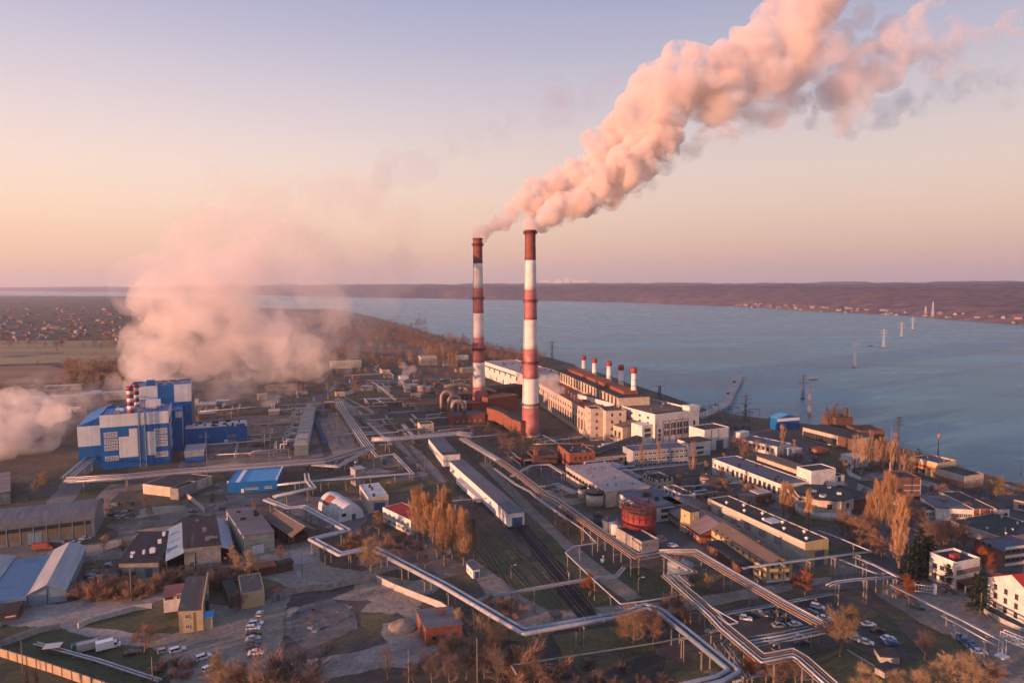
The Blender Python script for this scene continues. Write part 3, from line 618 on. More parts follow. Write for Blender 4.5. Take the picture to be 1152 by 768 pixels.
# striped twin stacks
def twin(px,pyt,lab,r,Y):
    t=at(px,pyt,Y); base=t.copy(); z0=hA+.1; hh=t.z-z0
    root=thing('striped_stack',lab,'chimney',(t.x,t.y,z0),0,'red and white stacks on the boiler house roof')
    nb=7
    for k in range(nb):
        mb=MB(); mb.lathe([(r,hh*k/nb),(r,hh*(k+1)/nb)],n=20); mb.build('paint_band',REDP if k%2==0 else WHITEC,root)
    mb=MB(); mb.lathe([(r+.02,hh*.86),(r+1,hh*.86),(r+1,hh*.86+.15),(r+.02,hh*.86+.15)],n=20)
    for a in range(12): an_=a*math.pi/6; mb.bar((math.cos(an_)*(r+.95),math.sin(an_)*(r+.95),hh*.86),(math.cos(an_)*(r+.95),math.sin(an_)*(r+.95),hh*.86+1.1),.04)
    mb.build('platform',DSTEEL,root); mb=MB(); mb.lathe([(r-.2,hh+.0),(r-.2,hh+.1),(0,hh+.1)],n=20); mb.build('flue',DSTEEL,root)
yb=bh.a.y+18
twin(146,434.5,'nearer red and white striped stack on the blue boiler house roof',1.95,yb-5); twin(152.3,431.5,'farther red and white striped stack just behind its twin on the boiler house',1.75,yb+9)
# cooling banks
ck=bld('cooler_bank','long ribbed grey air cooler bank with pipe loops on its left side','cooler',(331,513),(347,512),(328,469),0,7,W_GSTEEL,R_PALE,ang=None,rooft='slab')
for k in range(12):
    y=ck.L*(k+.5)/12; part_box(ck,'fan_unit',.8,ck.W-.8,y-ck.L/30,y+ck.L/30,7.36,8.3,CONC)
for k in range(7):
    y=ck.L*(k+.5)/7; mb=MB(); mb.tube([(-9,y,1),(-9,y,6),(-5,y,6),(-5,y,9),(-.2,y,9)],.55,8); mb.tube([(-7,y+2,0),(-7,y+2,7.5),(-.2,y+2,7.5)],.45,8); mb.build('pipe',PIPEW,ck.root)
for i,(A,B,l_) in enumerate((((224,462),(243,461),16),((224,473),(243,472),12))):
    x=bld('equipment_shed',('farther' if i==0 else 'nearer')+' of two low grey roofed sheds behind the blue annex','shed',A,B,None,0,5,W_GREY,R_PALE,ang=22,l=l_,rooft='slab')
# flat roofed blue building
hb=hgt(256,555,544)
fb=bld('blue_depot','bright blue flat roofed depot with white parapet corners by the pipe bridge','depot',(256,555),(312,551.5),(256.5,533.5),0,hb,W_BLUE,R_SKY,ang=None,par=.5,win=[('f',5,1,1.1,1.,1.6,0,.35,.62),('f',2,1,1.6,1.2,1.6,0,.74,.9)],door=[('f',.3,1.4,2.2,WHITEC)],l=26)
fb.L
part_box(fb,'parapet_corner',-.15,.6,-.15,2,hb+.5,hb+1.2,WHITEC); part_box(fb,'parapet_wall',fb.W-.5,fb.W+.15,0,fb.L,hb+.51,hb+1.2,WHITEC); part_box(fb,'parapet_strip',4,6,1,fb.L-1,hb+.13,hb+.5,WHITEC)
# ---------------- big grey hall bottom left
hg=hgt(107,603,583)
gh=bld('arched_hall','big grey arched roof hall with a dark clerestory strip at the left edge','hall',(-60,624),(107,603),None,0,hg,W_GSTEEL,R_GREY,ang=None,l=24,rooft='barrel',rh=4.2,ridge='u',over=.3)
panel(gh,'f',hg*.72,hg*.93,plain('clerestory_dark',(.02,.02,.022),.4),0,.97,.05,'clerestory')
panel(gh,'f',hg*.2,hg*.7,pm('ochre_sheet',(.20,.155,.10),(.15,.12,.085),scale=.3,brick=(1,30,(.8,.8,.8),.04)),0,.97,.05)
for k in range(11): panel(gh,'f',.1,hg*.95,W_LBLUE,.03+k*.09,.035+k*.09,.12,'pilaster')
add_door(gh,'f',.58,5,5,W_LBLUE)
# sheds at left edge
h5=hgt(32,682.5,668.6)
gs=bld('gabled_shed','pale ridged metal shed with cream left roof slope above the dirt road','shed',(32,682.5),(75,675.5),(56,633),0,h5,W_LBLUE,R_PALE,ang=None,rooft='gable',rh=2.4,over=.4,l=43)
panel(gs,'f',.1,h5+1.2,DSTEEL,.49,.51,.09,'door_gap')
bs=bld('blue_roofed_shed','flat blue grey roofed shed wedged between two pale gabled sheds','shed',gs.a-gs.u*12.2-gs.v*1,None,None,0,h5*.85,W_LBLUE,pm('blue_sheet_roof',(.12,.20,.28),(.09,.16,.23),(.15,.22,.29),scale=.2,rough=.6),ang=math.degrees(math.atan2(gs.u.y,gs.u.x)),w=12,l=40,rooft='slab',over=.1)
gs2=bld('gabled_shed','pale ridged metal shed cut off by the left edge of the view','shed',gs.a-gs.u*26-gs.v*2,None,None,0,h5,W_LBLUE,R_PALE,ang=math.degrees(math.atan2(gs.u.y,gs.u.x)),w=13.5,l=44,rooft='gable',rh=2.2)
bk=bld('brick_shed','small dark brick shed with patched roof in front of the blue roofed shed','shed',gs.a-gs.u*13-gs.v*9,None,None,0,3,W_BRICKD,R_TAR,ang=math.degrees(math.atan2(gs.u.y,gs.u.x)),w=12,l=7,rooft='slab'); panel(bk,'f',1.2,1.7,WHITEC,.7,.95)
bld('kiosk','small light concrete hut beside the dark brick shed','hut',gs.a-gs.u*9-gs.v*13,None,None,0,2.4,W_WASH,R_TAR,ang=10,w=4,l=3,rooft='slab',door=[('f',.3,1,1.9)])
# dark sheet-roofed workshop
h6=hgt(134.5,652,637)
wk=bld('workshop','whitewashed workshop with rusty dark brown sheet roof behind the bare shrubs','workshop',(134.5,652),(179,647),None,0,h6,W_WASH,R_DBRN,ang=None,l=34,rooft='shed',rh=1.2,win=[('f',2,1,1.6,1.4,1.2,0,.1,.45,3,2,FRAMED)],door=[('f',.75,2.4,3)]); roofstuff(wk,4,7,WHITEC,zz=h6+.9,big=2)
# twin lean-to building
h7=hgt(208,642,619)
tw=bld('workshop','workshop with maroon brown roof flanked by two pale blue lean-to roofs','workshop',(208,642),(249,635),None,0,h7,W_WASH,R_DBRN,ang=None,l=38,rooft='shed',rh=.9,win=[('f',1,1,2,1.4,2,0,.1,.3)])
for sx,nm in ((-1,'lean_to'),(1,'lean_to')):
    x0,x1=(-6.5,-.05) if sx<0 else (tw.W+.05,tw.W+5)
    mb=MB(); za,zb=(h7*.62,h7*.9) if sx<0 else (h7*.9,h7*.62)
    mb.extr([Vector((x0,0,za)),Vector((x1,0,zb)),Vector((x1,0,zb+.2)),Vector((x0,0,za+.2))],(0,-.5,0),(0,tw.L,0)); r_=mb.build('lean_to_roof',W_LBLUE,tw.root)
    mb=MB()
    for k in range(6):
        y=tw.L*k/5; xx=x0+.3 if sx<0 else x1-.3; mb.bar((xx,y,0),(xx,y,min(za,zb)),.12)
    mb.build('post',W_WASH,tw.root)
panel(tw,'f',.02,h7*.8,DSTEEL,.28,.31,.05)
roofstuff(tw,8,5,R_WORN,zz=h7+.6,big=4)
# worn pink-brown roofed garage
h8=hgt(309,619,598)
pk=bld('garage','long tan garage with worn pinkish slate roof and white gate behind an orange tree','garage',(275,626),(309,619),(251,590),0,h8,W_PANEL,R_WORN,ang=None,l=38,rooft='shed',rh=.8,door=[('f',.45,4.5,4,W_WCLAD)],win=[('l',8,1,1.4,.9,h8-1.6,0,.05,.95)]); roofstuff(pk,5,4,R_TAR,zz=h8+.5)
# open gabled shelter
h9=hgt(337,624,609)
os_=thing('open_shelter','open sided shed with brown gabled roof beside the bending twin pipe','shelter',P(330,618),R(math.degrees(math.atan2((P(352,612)-P(330,618)).y,(P(352,612)-P(330,618)).x))))
mb=MB(); Wd=10; Ld=30
for k in range(7):
    for x in (.3,Wd-.3): mb.bar((x,Ld*k/6,0),(x,Ld*k/6,6),.15)
mb.build('post',WOOD,os_)
mb=MB(); mb.extr([Vector((-.8,0,5.6)),Vector((Wd/2,0,8.6)),Vector((Wd+.8,0,5.6)),Vector((Wd+.8,0,5.85)),Vector((Wd/2,0,8.85)),Vector((-.8,0,5.85))],(0,-1,0),(0,Ld+1,0)); mb.build('roof',R_BRN,os_)
mb=MB(); mb.box(Wd/2-.15,Wd/2+.15,-1,Ld+1,8.88,9.0); mb.build('ridge_cap',CONCL,os_)
mb=MB(); mb.box(.5,Wd-.5,6,Ld-.5,0,3); mb.build('back_wall',W_BRICKD,os_)
# quonset hut
hq=hgt(390,586,570)
qh=bld('arched_shed','pale half round metal shed with a rusty roof patch beside the twin pipe','shed',P(381,588),None,None,0,.6,W_WCLAD,R_WHT,ang=math.degrees(math.atan2((P(358,572)-P(381,588)).y,(P(358,572)-P(381,588)).x))-90,w=12.5,l=(P(358,572)-P(381,588)).length,rooft='barrel',rh=hq,over=.05,door=[('f',.6,2,2.6,DOORM)])
mb=MB(); n=8
for i in range(2,5):
    a0,a1=math.pi*i/12,math.pi*(i+1)/12
    q=[]
    for a,y in ((a0,14),(a0,21),(a1,21),(a1,14)): q.append((qh.W/2-math.cos(a)*(qh.W/2+.28),y,.6+math.sin(a)*(hq+.28)))
    mb.face(list(reversed(q)))
mb.build('roof_patch',R_RUST,qh.root); panel(qh,'f',2.5,4,GLASS,.12,.3,.05,'window')
# tan flat roofed building with blue window
h11=hgt(414.7,577,560)
tb=bld('pump_station','tan flat roofed building with a wide blue gate near the bare birch','building',(414.7,577.5),(437.5,574.5),None,0,h11,W_CREAM,R_WHT,ang=None,l=24,par=.25,door=[('f',.55,5.4,4.6,DOORB)],win=[('l',5,1,1.6,2.2,2.5,0,.05,.95)]); roofstuff(tb,6,3,R_TAR,big=1.3)
sb=bld('substation','small grey box substation on the pipe run left of the tan building','substation',(400,547),(411,545),None,0,9,W_WASH,R_PALE,ang=None,l=7,rooft='slab')
h12=hgt(462.4,602,585)
rr=bld('office','small white office with a red roof half hidden by tall poplars','office',(462.4,602.5),(485,596),None,0,h12,W_WHITE,R_RED,ang=None,l=24,par=.2,win=[('l',6,2,2.2,1.5,1,2.9,.03,.97,3,2),('f',4,2,1.6,1.4,1,2.9)])
h13=hgt(499,524,511)
w1=bld('train_shed','white walled shed with flat bluish roof and grey gate north of the long train shed','shed',(499,524.5),(517,523),(467,496),0,h13-1,W_WHITE,R_BLUE,ang=None,rooft='slab',l=52,door=[('f',.5,3.6,4.4,W_LBLUE)]); part_box(w1,'front_block',-.3,w1.W+.3,-.6,5,0,h13,W_WHITE); part_box(w1,'roof_cap',-.5,w1.W+.5,-.8,5.2,h13+.002,h13+.3,R_TAR); add_door(w1,'f',.55,4,4.6,W_LBLUE)
w1.root.children[-1].location.y-=.62
h14=hgt(572,594,577)
w2=bld('train_shed','very long narrow white shed with pale blue grey roof along the rail yard','shed',(572,594.5),(590,592),(514,537),0,h14,W_WCLAD,R_GREY,ang=None,rooft='slab',l=98,over=.3,door=[('f',.55,5,4.6,DOORB)]); part_box(w2,'plinth',-.7,w2.W+.5,-1,w2.L,0.01,1.0,DSTEEL)
# white covered conveyor / wagon roofs next to it
wg=thing('wagon_row','row of white topped wagons standing beside the long white shed','wagons',P(540,567),R(math.degrees(math.atan2((P(514,544)-P(540,568)).y,(P(514,544)-P(540,568)).x))))
for k in range(4):
    mb=MB(); mb.box(k*9.2,k*9.2+8.6,-1.4,1.4,.9,3.4); mb.build('wagon_body',W_WCLAD,wg); mb=MB(); mb.box(k*9.2-.1,k*9.2+8.7,-1.55,1.55,3.402,3.6); mb.build('wagon_roof',R_WHT,wg)
    mb=MB()
    for x in (1.2,2.6,6,7.4): mb.tube([(k*9.2+x,-.9,.45),(k*9.2+x,.9,.45)],.45,10)
    mb.build('wheel',DSTEEL,wg)
# ---------------- bottom left yellow office etc.
hy=hgt(201.7,713,690)
yo=bld('yellow_office','sand yellow two storey office with slanted brown roof beside the car park','office',(201.7,713),(229,708.5),None,0,hy,W_OCHRE,R_BRN,ang=None,l=27,rooft='shed',rh=.8,over=.15,win=[('f',1,2,1.2,1.2,1.4,3.4,.2,.5)])
panel(yo,'f',.3,hy*.95,pm('brown_strip',(.25,.17,.07),(.2,.14,.06)),.6,.68,.07)
part_box(yo,'side_wing',yo.W+.01,yo.W+2.6,.5,5,0,3.6,W_OCHRE); part_box(yo,'canopy_roof',yo.W+.02,yo.W+3,.2,5.4,3.62,3.85,R_SKY); part_box(yo,'parapet_wall',yo.W-.25,yo.W+.12,-.2,yo.L,hy-.2,hy+1.8,W_OCHRE); part_box(yo,'stair_shaft',yo.W+.13,yo.W+1.2,8,13,.0,hy-.5,DSTEEL)
an2=bld('annex','white two storey annex with maroon roof edge left of the yellow office','annex',(184.5,689.5),(206,686),None,0,hgt(184.5,689.5,672),W_WHITE,pm('maroon_roof',(.22,.09,.08),(.17,.07,.065)),ang=None,l=9,rooft='slab',over=.3,win=[('f',1,1,2.6,1.3,4.6,0,.1,.5,3,1,FRAMED),('f',1,1,2,1.8,4.2,0,.72,.98)])
ch=bld('low_store','low ochre store with flat dark roof north of the car park','store',(272,685.5),(298,680.5),None,0,hgt(273,685.5,669),W_OCHRE,R_BRN,ang=None,l=16,par=.4)
ch2=bld('low_store','low grey store with pale flat roof behind the bare bush left of the ochre store','store',(258,684),(271,681),None,0,3.6,W_BRICKD,R_TARG,ang=None,l=16,par=.2)
gt=bld('gatehouse','tiny red roofed guard booth with blue sides at the wasteland entrance','booth',(309,676),(317,674.5),None,0,3.2,W_LBLUE,R_RUST,ang=None,l=3,rooft='slab',over=.4,door=[('f',.5,1.2,2,DOORB)])
bld('store','low brick outbuilding with blue tarpaulin heap behind the boundary wall','store',(252,656),(282,650),None,0,3,W_WASH,R_TAR,ang=None,l=5,rooft='slab')
bld('store','low maroon sheet roofed outbuilding beside the open concrete pad','store',(280,651),(312,645),None,0,3.2,W_BRICKD,R_RUST,ang=None,l=5,rooft='slab')
bld('kiosk','dark open fronted kiosk near the concrete pad','kiosk',(313,645),(330,641),None,0,3.2,W_BRICKD,R_TAR,ang=None,l=4,rooft='slab')
rs=bld('ruined_shed','ruined brick shed with caved in pinkish roof among bare trees','shed',(479,727),(520,719),None,0,5,W_BRICK,R_WORN,ang=None,l=12,rooft='shed',rh=1.,win=[('f',3,1,1.4,1.4,1.5,0,.1,.9,1,1,FRAMED,plain('void',(.01,.01,.01)))])
kx=bld('kiosk','white cabin with a blue door at the road beside the rail yard','cabin',(532,651),(540,649.5),(524.5,643),0,3.4,W_WCLAD,R_BLUE,ang=None,l=7,rooft='slab',over=.15,door=[('f',.55,1.7,2.4,DOORB)],win=[('l',2,1,1.4,1,1.2,0)])
kb=bld('kiosk','small concrete weigh booth at the bend of the big twin pipe','booth',(624,707),(632,705),None,0,4,W_GREY,R_BRN,ang=None,l=3.5,rooft='slab',win=[('f',1,1,1.5,1.2,1.6,0)])
# middle distance left buildings
bld('low_hall','low hall with a dark flat roof and sunlit orange front wall below the pipe bridge','hall',(161,555),(200,560),None,0,5,W_CREAM,R_TAR,ang=None,l=24,par=.3)
ow=bld('ruin_wall_building','roofless concrete walled yard building beside the orange lit hall','ruin',(201,562),(222,553),None,0,5,W_GREY,R_TAR,ang=None,l=5,par=.9)
bld('old_store','long old store with ribbed side wall at the far left edge','store',(-20,571),(12,566),None,0,6,W_WASH,R_WORN,ang=None,l=45,rooft='slab')
for i,(x,y,w_,l_,h_,wm,rm,lb) in enumerate([
 (20,456,60,12,6,W_GREY,R_PALE,'long pale roofed shed at the left edge below the fields'),(50,440,34,8,5,W_WASH,R_WHT,'white roofed strip shed under the tree row left of the steam'),(88,452,40,14,7,W_GREY,R_PALE,'grey shed behind the lower steam plume'),
 (372,415,40,10,11,W_PANEL,R_TAR,'low tan block among bare woods beyond the blue pipe'),(474,411,22,20,11,W_CREAM,R_PALE,'cream box building with a white wall strip left of the farther chimney'),(430,404,24,12,6,W_GREY,R_TAR,'dark shed in the woods left of the farther chimney'),
 (500,412,18,12,7,W_LBLUE,R_BLUE,'pale blue store left of the farther chimney'),(515,405,16,10,6,W_WHITE,R_WHT,'white shed left of the farther chimney near the orange trees'),(520,420,22,12,6,W_GREY,R_PALE,'grey roofed shed close left of the farther chimney'),
 (430,421,10,22,6,W_CREAM,R_TAR,'narrow cream store beside the blue pipe'),(455,440,14,10,6,W_GREY,R_PALE,'grey pump house with a thin steam jet'),(300,440,30,12,7,W_GREY,R_TAR,'dim shed under the steam cloud'),
 (473,490,10,10,8,W_CREAM,R_TAR,'tan hut behind the upper pipe bridge'),(497,455,30,16,8,W_BRICKD,R_RUST,'rust roofed store left of the silver duct arches'),(510,478,26,18,7,W_BRICK,R_BLUE,'brick store with a grey blue roof below the silver ducts'),(470,464,24,14,6,W_GREY,R_RUST,'low store with a lit rusty edge west of the ducts')]):
    bld('store',lb,'store',P(x,y),None,None,0,h_,wm,rm,w=w_,l=l_,rooft='slab' if i%2 else 'flat',par=.4,win=[('f',max(2,int(w_/5)),1 if h_<8 else 2,1.5,1.6,1.8,3.4,.05,.95)] if wm not in(W_GREY,) else ())
# ---------------- chimneys
def chimney(px,pyb,pyt,rb,rt,lab,plat):
    b=P(px,pyb); hh=hgt(px,pyb,pyt); root=thing('chimney',lab,'chimney',b,0,'tall striped chimneys of the power plant')
    rad=lambda z: rt+(rb-rt)*(1-z/hh)**1.25
    nb=7
    for k in range(nb):
        mb=MB(); n=6; prof=[(rad(z),z) for z in [hh*(k+j/n)/nb for j in range(n+1)]]
        mb.lathe(prof,n=40); mt=[REDF,WHITEP][k%2]
        if k==nb-1: mt=REDT
        mb.build('paint_band',mt,root)
    for zf in plat:
        z=hh*zf; r=rad(z); mb=MB(); mb.lathe([(r+.02,z),(r+1.3,z+.05),(r+1.3,z+.25),(r+.02,z+.25)],n=32)
        for q in (.65,1.25): mb.lathe([(r+1.22,z+q),(r+1.3,z+q),(r+1.3,z+q+.1),(r+1.22,z+q+.1)],n=32)
        for a in range(24): an_=a*math.pi/12; x,y=math.cos(an_),math.sin(an_); mb.bar((x*(r+1.26),y*(r+1.26),z),(x*(r+1.26),y*(r+1.26),z+1.3),.05); mb.bar((x*r,y*r,z-1.4),(x*(r+1.2),y*(r+1.2),z),.07)
        mb.build('platform',plain('platform_red',(.14,.035,.03),.7),root)
    mb=MB(); r=rt; mb.lathe([(r+.05,hh-1.2),(r+.5,hh-1.),(r+.5,hh+.1),(r-.6,hh+.1),(r-.6,hh-3)],n=32); mb.build('crown_ring',REDT,root)
    mb=MB(); mb.lathe([(0,hh-2.9),(r-.62,hh-2.9)],n=24); mb.build('flue_opening',plain('soot',(.01,.01,.01),.9),root)
    mb=MB()
    for s in (-.35,.35):
        p=[(-(rad(z)+.35)*math.cos(.5)+0,-(rad(z)+.35)*math.sin(.5)*1+s,z) for z in [hh*i/14 for i in range(15)]]
        mb.tube(p,.12,4)
    for k in range(int(hh/2.5)):
        z=k*2.5+1; x=-(rad(z)+.35)*math.cos(.5); y=-(rad(z)+.35)*math.sin(.5); mb.bar((x,y-.35,z),(x,y+.35,z),.06)
    mb.build('ladder',plain('ladder_red',(.16,.05,.045),.7),root)
    mb=MB(); mb.lathe([(rb+.6,0),(rb+.6,1.5),(rb+.02,1.5)],n=40); mb.build('foundation',CONCL,root)
    return b,hh
c2b,c2h=chimney(597,490,259,6.5,3.75,'nearer tall red and white striped chimney rising beside the main turbine hall',(.985,.66,.36,.155*1.0))
c1b,c1h=chimney(539,462,268,5.9,3.9,'farther tall red and white striped chimney behind the brick flue ducts',(.96,.655,.36))
# ---------------- main hall
hm_=hgt(736.5,503.5,468)
mh=bld('turbine_hall_front','tall white front hall with red pilaster lines and window pairs facing the yard','hall',(736.5,503.5),(786,496.5),(698,453),0,hm_,W_WHITE,R_BRN,ang=None,par=1.2,l=96)
MG=(math.degrees(math.atan2(mh.u.y,mh.u.x)))
RED_L=plain('red_pilaster',(.25,.05,.04),.7)
for s in (.01,.17,.31,.46,.60,.735): panel(mh,'f',.1,hm_*.80,RED_L,s,s+.012,.12,'pilaster')
panel(mh,'f',hm_*.80,hm_*.815,RED_L,.16,.745,.12,'pilaster')
for i in range(4):
    s=.2+.145*i
    for z in (.34,.56): wins(mh,'f',2,1,mh.W*.043,hm_*.17,hm_*z,0,s,s+.115,2,4,FRAMED)
for z in (.38,.58): wins(mh,'f',1,1,mh.W*.05,hm_*.14,hm_*z,0,.82,.95,2,4,FRAMED)
for z in (.2,.34,.48): wins(mh,'f',1,1,mh.W*.05,hm_*.1,hm_*z,0,.05,.15,2,3,FRAMED)
wins(mh,'l',10,1,2.4,hm_*.26,hm_*.5,0,.03,.97,2,5,FRAMED); wins(mh,'l',10,1,2.2,1.4,hm_*.87,0,.03,.97,2,1,FRAMED)
wins(mh,'r',10,1,2.4,hm_*.26,hm_*.5,0,.03,.97,2,5,FRAMED)
part_box(mh,'corner_tower',mh.W-9,mh.W+.25,-.35,7,hm_+.5,hm_+4,W_WHITE); part_box(mh,'roof_deck',4,mh.W*.7,6,70,hm_+.13,hm_+1.1,R_BRN)
roofstuff(mh,14,10)
part_box(mh,'side_bay',-9.,-.02,2,14,0,hm_*.72,W_WHITE)
for z in (.36,.52):
    me=win_mesh(5,hm_*.1,4,2,FRAMED,GLASS); ob('window',me,mh.root,(-4.5,1.97,hm_*z))
# boiler hall: lower aisle, stair tower, upper nave
hl=hgt(664,494.5,461)
A0=P(664,494.5); A1=P(606,455)
aang=math.degrees(math.atan2((A1-A0).y,(A1-A0).x))-90
al=bld('boiler_hall','long cream boiler hall with tall arched windows and lower front aisle','power plant hall',A0,None,None,0,hl*.9,W_CREAM,R_RUST,ang=aang,w=22,l=(A1-A0).length*1.12,par=.5)
wins(al,'l',22,1,3.,hl*.36,hl*.16,0,.06,.99,2,6,FRAMED); wins(al,'l',22,1,2.2,2.2,hl*.66,0,.06,.99,2,2,FRAMED)
wins(al,'f',2,3,1.6,2.2,4,6,.2,.8,2,2,FRAMED)
for k in range(23): panel(al,'l',.1,hl*.62,W_CREAM,.05+k*.0425,.056+k*.0425,.35,'pilaster')
roofstuff(al,21,14,R_RUST,big=3.5)
hu=hl*1.34
nvb=MB(); nvb.box(22.02,46,3,al.L+3,0,hu); nv_=nvb.build('upper_nave',W_CREAM,al.root)
part_box(al,'nave_roof',21.6,46.4,2.6,al.L+3.4,hu+.003,hu+.5,R_TAR)
for k in range(20):
    me=win_mesh(3.2,hl*.30,2,5,FRAMED,GLASS); ob('window',me,al.root,(22.0,8+k*(al.L-10)/20,hl*.99),-math.pi/2)
    me=win_mesh(2.2,1.6,2,1,FRAMED,GLASS); ob('window',me,al.root,(22.0,8+k*(al.L-10)/20,hl*1.30-1.),-math.pi/2)
for k,(y0,y1) in enumerate(((.08,.42),(.46,.62),(.66,.98))):
    part_box(al,'roof_monitor',30,40,al.L*y0,al.L*y1,hu+.51,hu+2.7,W_BRICK); part_box(al,'monitor_roof',29.6,40.4,al.L*y0-.4,al.L*y1+.4,hu+2.705,hu+3.1,R_RUST)
for k in range(9): part_box(al,'roof_pipe',6+k%3,6.8+k%3,al.L*(.35+k*.07),al.L*(.35+k*.07)+.8,hl*.9+.2,hl*.9+3.5,STEEL)
# stair tower
tA=A0-al.v*3
tl=bld('stair_tower','cream stair tower with small windows at the near end of the boiler hall','tower',tA-al.u*.8,None,None,0,hl*1.02,W_CREAM,R_BRN,ang=aang,w=9,l=13,par=.8,win=[('l',1,5,1.2,1.6,3,5,.6,.9,1,2,FRAMED),('f',1,5,1.2,1.6,3,5,.3,.7,1,2,FRAMED)])
t2=bld('stair_block','cream corner block with a brown roof joining the stair tower to the front hall','block',tA+al.u*8.3-al.v*6,None,None,0,hl*1.0,W_CREAM,R_BRN,ang=aang,w=15,l=19,par=.5,win=[('l',2,5,1.3,1.8,3,5,.1,.7,1,2,FRAMED),('f',2,5,1.4,2.,3,5,.1,.9,2,2,FRAMED)])
g3=bld('side_annex','cream single bay annex with brown lean roof along the left of the front hall','annex',mh.a-mh.u*14+mh.v*17,None,None,0,hm_*.55,W_CREAM,R_BRN,ang=MG,w=13.9,l=40,rooft='shed',rh=-3,win=[('l',8,1,2.4,4,4.5,0,.03,.97,2,3,FRAMED)])
# far white hall behind both chimneys
hf=hgt(587,439,420)
fa=P(590,441); fb2=P(546,424)
fang=math.degrees(math.atan2((fb2-fa).y,(fb2-fa).x))-90
fh=bld('deaerator_hall','long white hall with flat roof and few dark openings behind the two chimneys','hall',fa,None,None,0,hf,W_WHITE,R_PINK,ang=fang,w=42,l=(fb2-fa).length*1.05,par=.6,win=[('l',6,1,3,3,hf*.55,0,.1,.9,2,2,FRAMED),('l',5,1,2,4,1,0,.1,.95,2,2,FRAMED)]); roofstuff(fh,31,16,R_RUST,big=6)
panel(fh,'l',hf*.73,hf*.8,DSTEEL,.05,.8,.4,'canopy')
# five small stacks on the hall
for i,(px,pt,pb) in enumerate(((656.6,400,420),(668.6,403,423),(685,406,428.6),(698.5,410.3,432.5),(712.9,413,437))):
    q=P(px,478+ i*2)
    Yk=al.a.y+ (al.L*(.95-.2*i))
    b=at(px,pb+3,Yk); t=at(px,pt,Yk)
    lb=['farthest','second farthest','middle','second nearest','nearest'][i]+' of five white stacks with red caps behind the hall'
    root=thing('roof_stack',lb,'stack',(b.x,b.y,0),0,'five white red capped stacks behind the hall'); z0=0; hh=t.z
    mb=MB(); mb.lathe([(3.1,0),(2.9,hh*.6),(2.1,hh*.66),(1.75,hh*.91)],n=18); mb.build('shaft',WHITEP,root)
    mb=MB(); mb.lathe([(1.8,hh*.91),(2.2,hh*.92),(2.5,hh*.95),(1.9,hh),(1.5,hh),(0,hh-.2)],n=18); mb.build('cap',REDP,root)
    mb=MB(); mb.lathe([(1.9,hh*.72),(2.7,hh*.72),(2.7,hh*.725),(1.9,hh*.725)],n=18); mb.build('platform',DSTEEL,root)
# annex right of front hall
rx=bld('white_annex','white annex with dark gable roof and red edge right of the tall front hall','annex',(792,507.5),(820,503.5),None,0,hgt(789,508,485),W_WHITE,R_TAR,ang=None,l=15,par=.6,door=[('f',.62,6,6,DOORM)]); 
for s in (.28,.56,.97): panel(rx,'f',.1,rx.h,RED_L if s>.9 else DSTEEL,s-.012,s,.09,'pilaster')
sb2=bld('gate_block','small white two storey block with dark flat roof at the foot of the front hall','block',(775,514),(799,511),None,0,hgt(775,514,498),W_WHITE,R_TAR,ang=None,l=12,rooft='slab',over=.5,win=[('f',1,2,6,1.4,1.5,3.2,.1,.9,5,1,FRAMED)])
lo=bld('office_block','long pale three storey office with ribbon windows before the front hall','office',(712,528),(775,522.5),None,0,hgt(712,528,508),pm('shaded_panel',(.36,.36,.37),(.27,.27,.28),scale=.3),R_BLUE,ang=None,l=14,par=.4,win=[('f',12,3,2.6,1.5,1.4,3.4,.02,.98,2,1)])  # white wall given a darker grey, its shade put into the colour
# brick pump house + low long building
hb_=hgt(640.7,528.6,511)
bp_=bld('brick_building','red brick building with arched gateway and flat tar roof below the conveyor','brick building',(640.7,529),(669.5,527),(624.5,521),0,hb_,W_BRICK,R_TAR,ang=None,par=.9,l=24,win=[('f',4,1,1.4,1.6,1.6,0,.12,.9,2,2),('f',4,1,1.2,2,6,0,.12,.9,1,2,FRAMED)],vents=6)
ad=MB(); n=10; wv,hv=4.4,8
pts=[(-wv/2,0)]+[(-wv/2*math.cos(math.pi*i/n),hv-wv/2+math.sin(math.pi*i/n)*wv/2) for i in range(n+1)]+[(wv/2,0)]
ad.extr([Vector((p[0],-.08,p[1]+.02)) for p in pts],(0,0,0),(0,.09,0)); ad.build('gateway',plain('gate_dark',(.035,.02,.018),.8),bp_.root,(0,bp_.L*.38,0),-math.pi/2)
ll=bld('low_store','low grey store with a row of small windows between brick building and conveyor','store',(670,527),(711,523),None,0,hgt(670,527,514),W_WASH,R_TAR,ang=None,l=14,rooft='slab',win=[('f',7,1,1.6,1.8,3.6,0,.04,.75,2,2,FRAMED)]); panel(ll,'f',.05,ll.h*.8,plain('open_bay',(.02,.022,.025),.8),.8,.98,.06)
b3=bld('brick_store','small dark brick store with a stub chimney under the nearer chimney','store',(600,525),(627,523),None,0,6,W_BRICKD,R_TAR,ang=None,l=14,par=.5); part_box(b3,'chimney_stub',1,3.2,1,3.2,6.2,10,W_BRICK)
bld('brick_store','tiny lit brick shed left of the dark brick store','shed',(586,523),(597,521.5),None,0,5,W_BRICK,R_TAR,ang=None,l=6,rooft='slab')
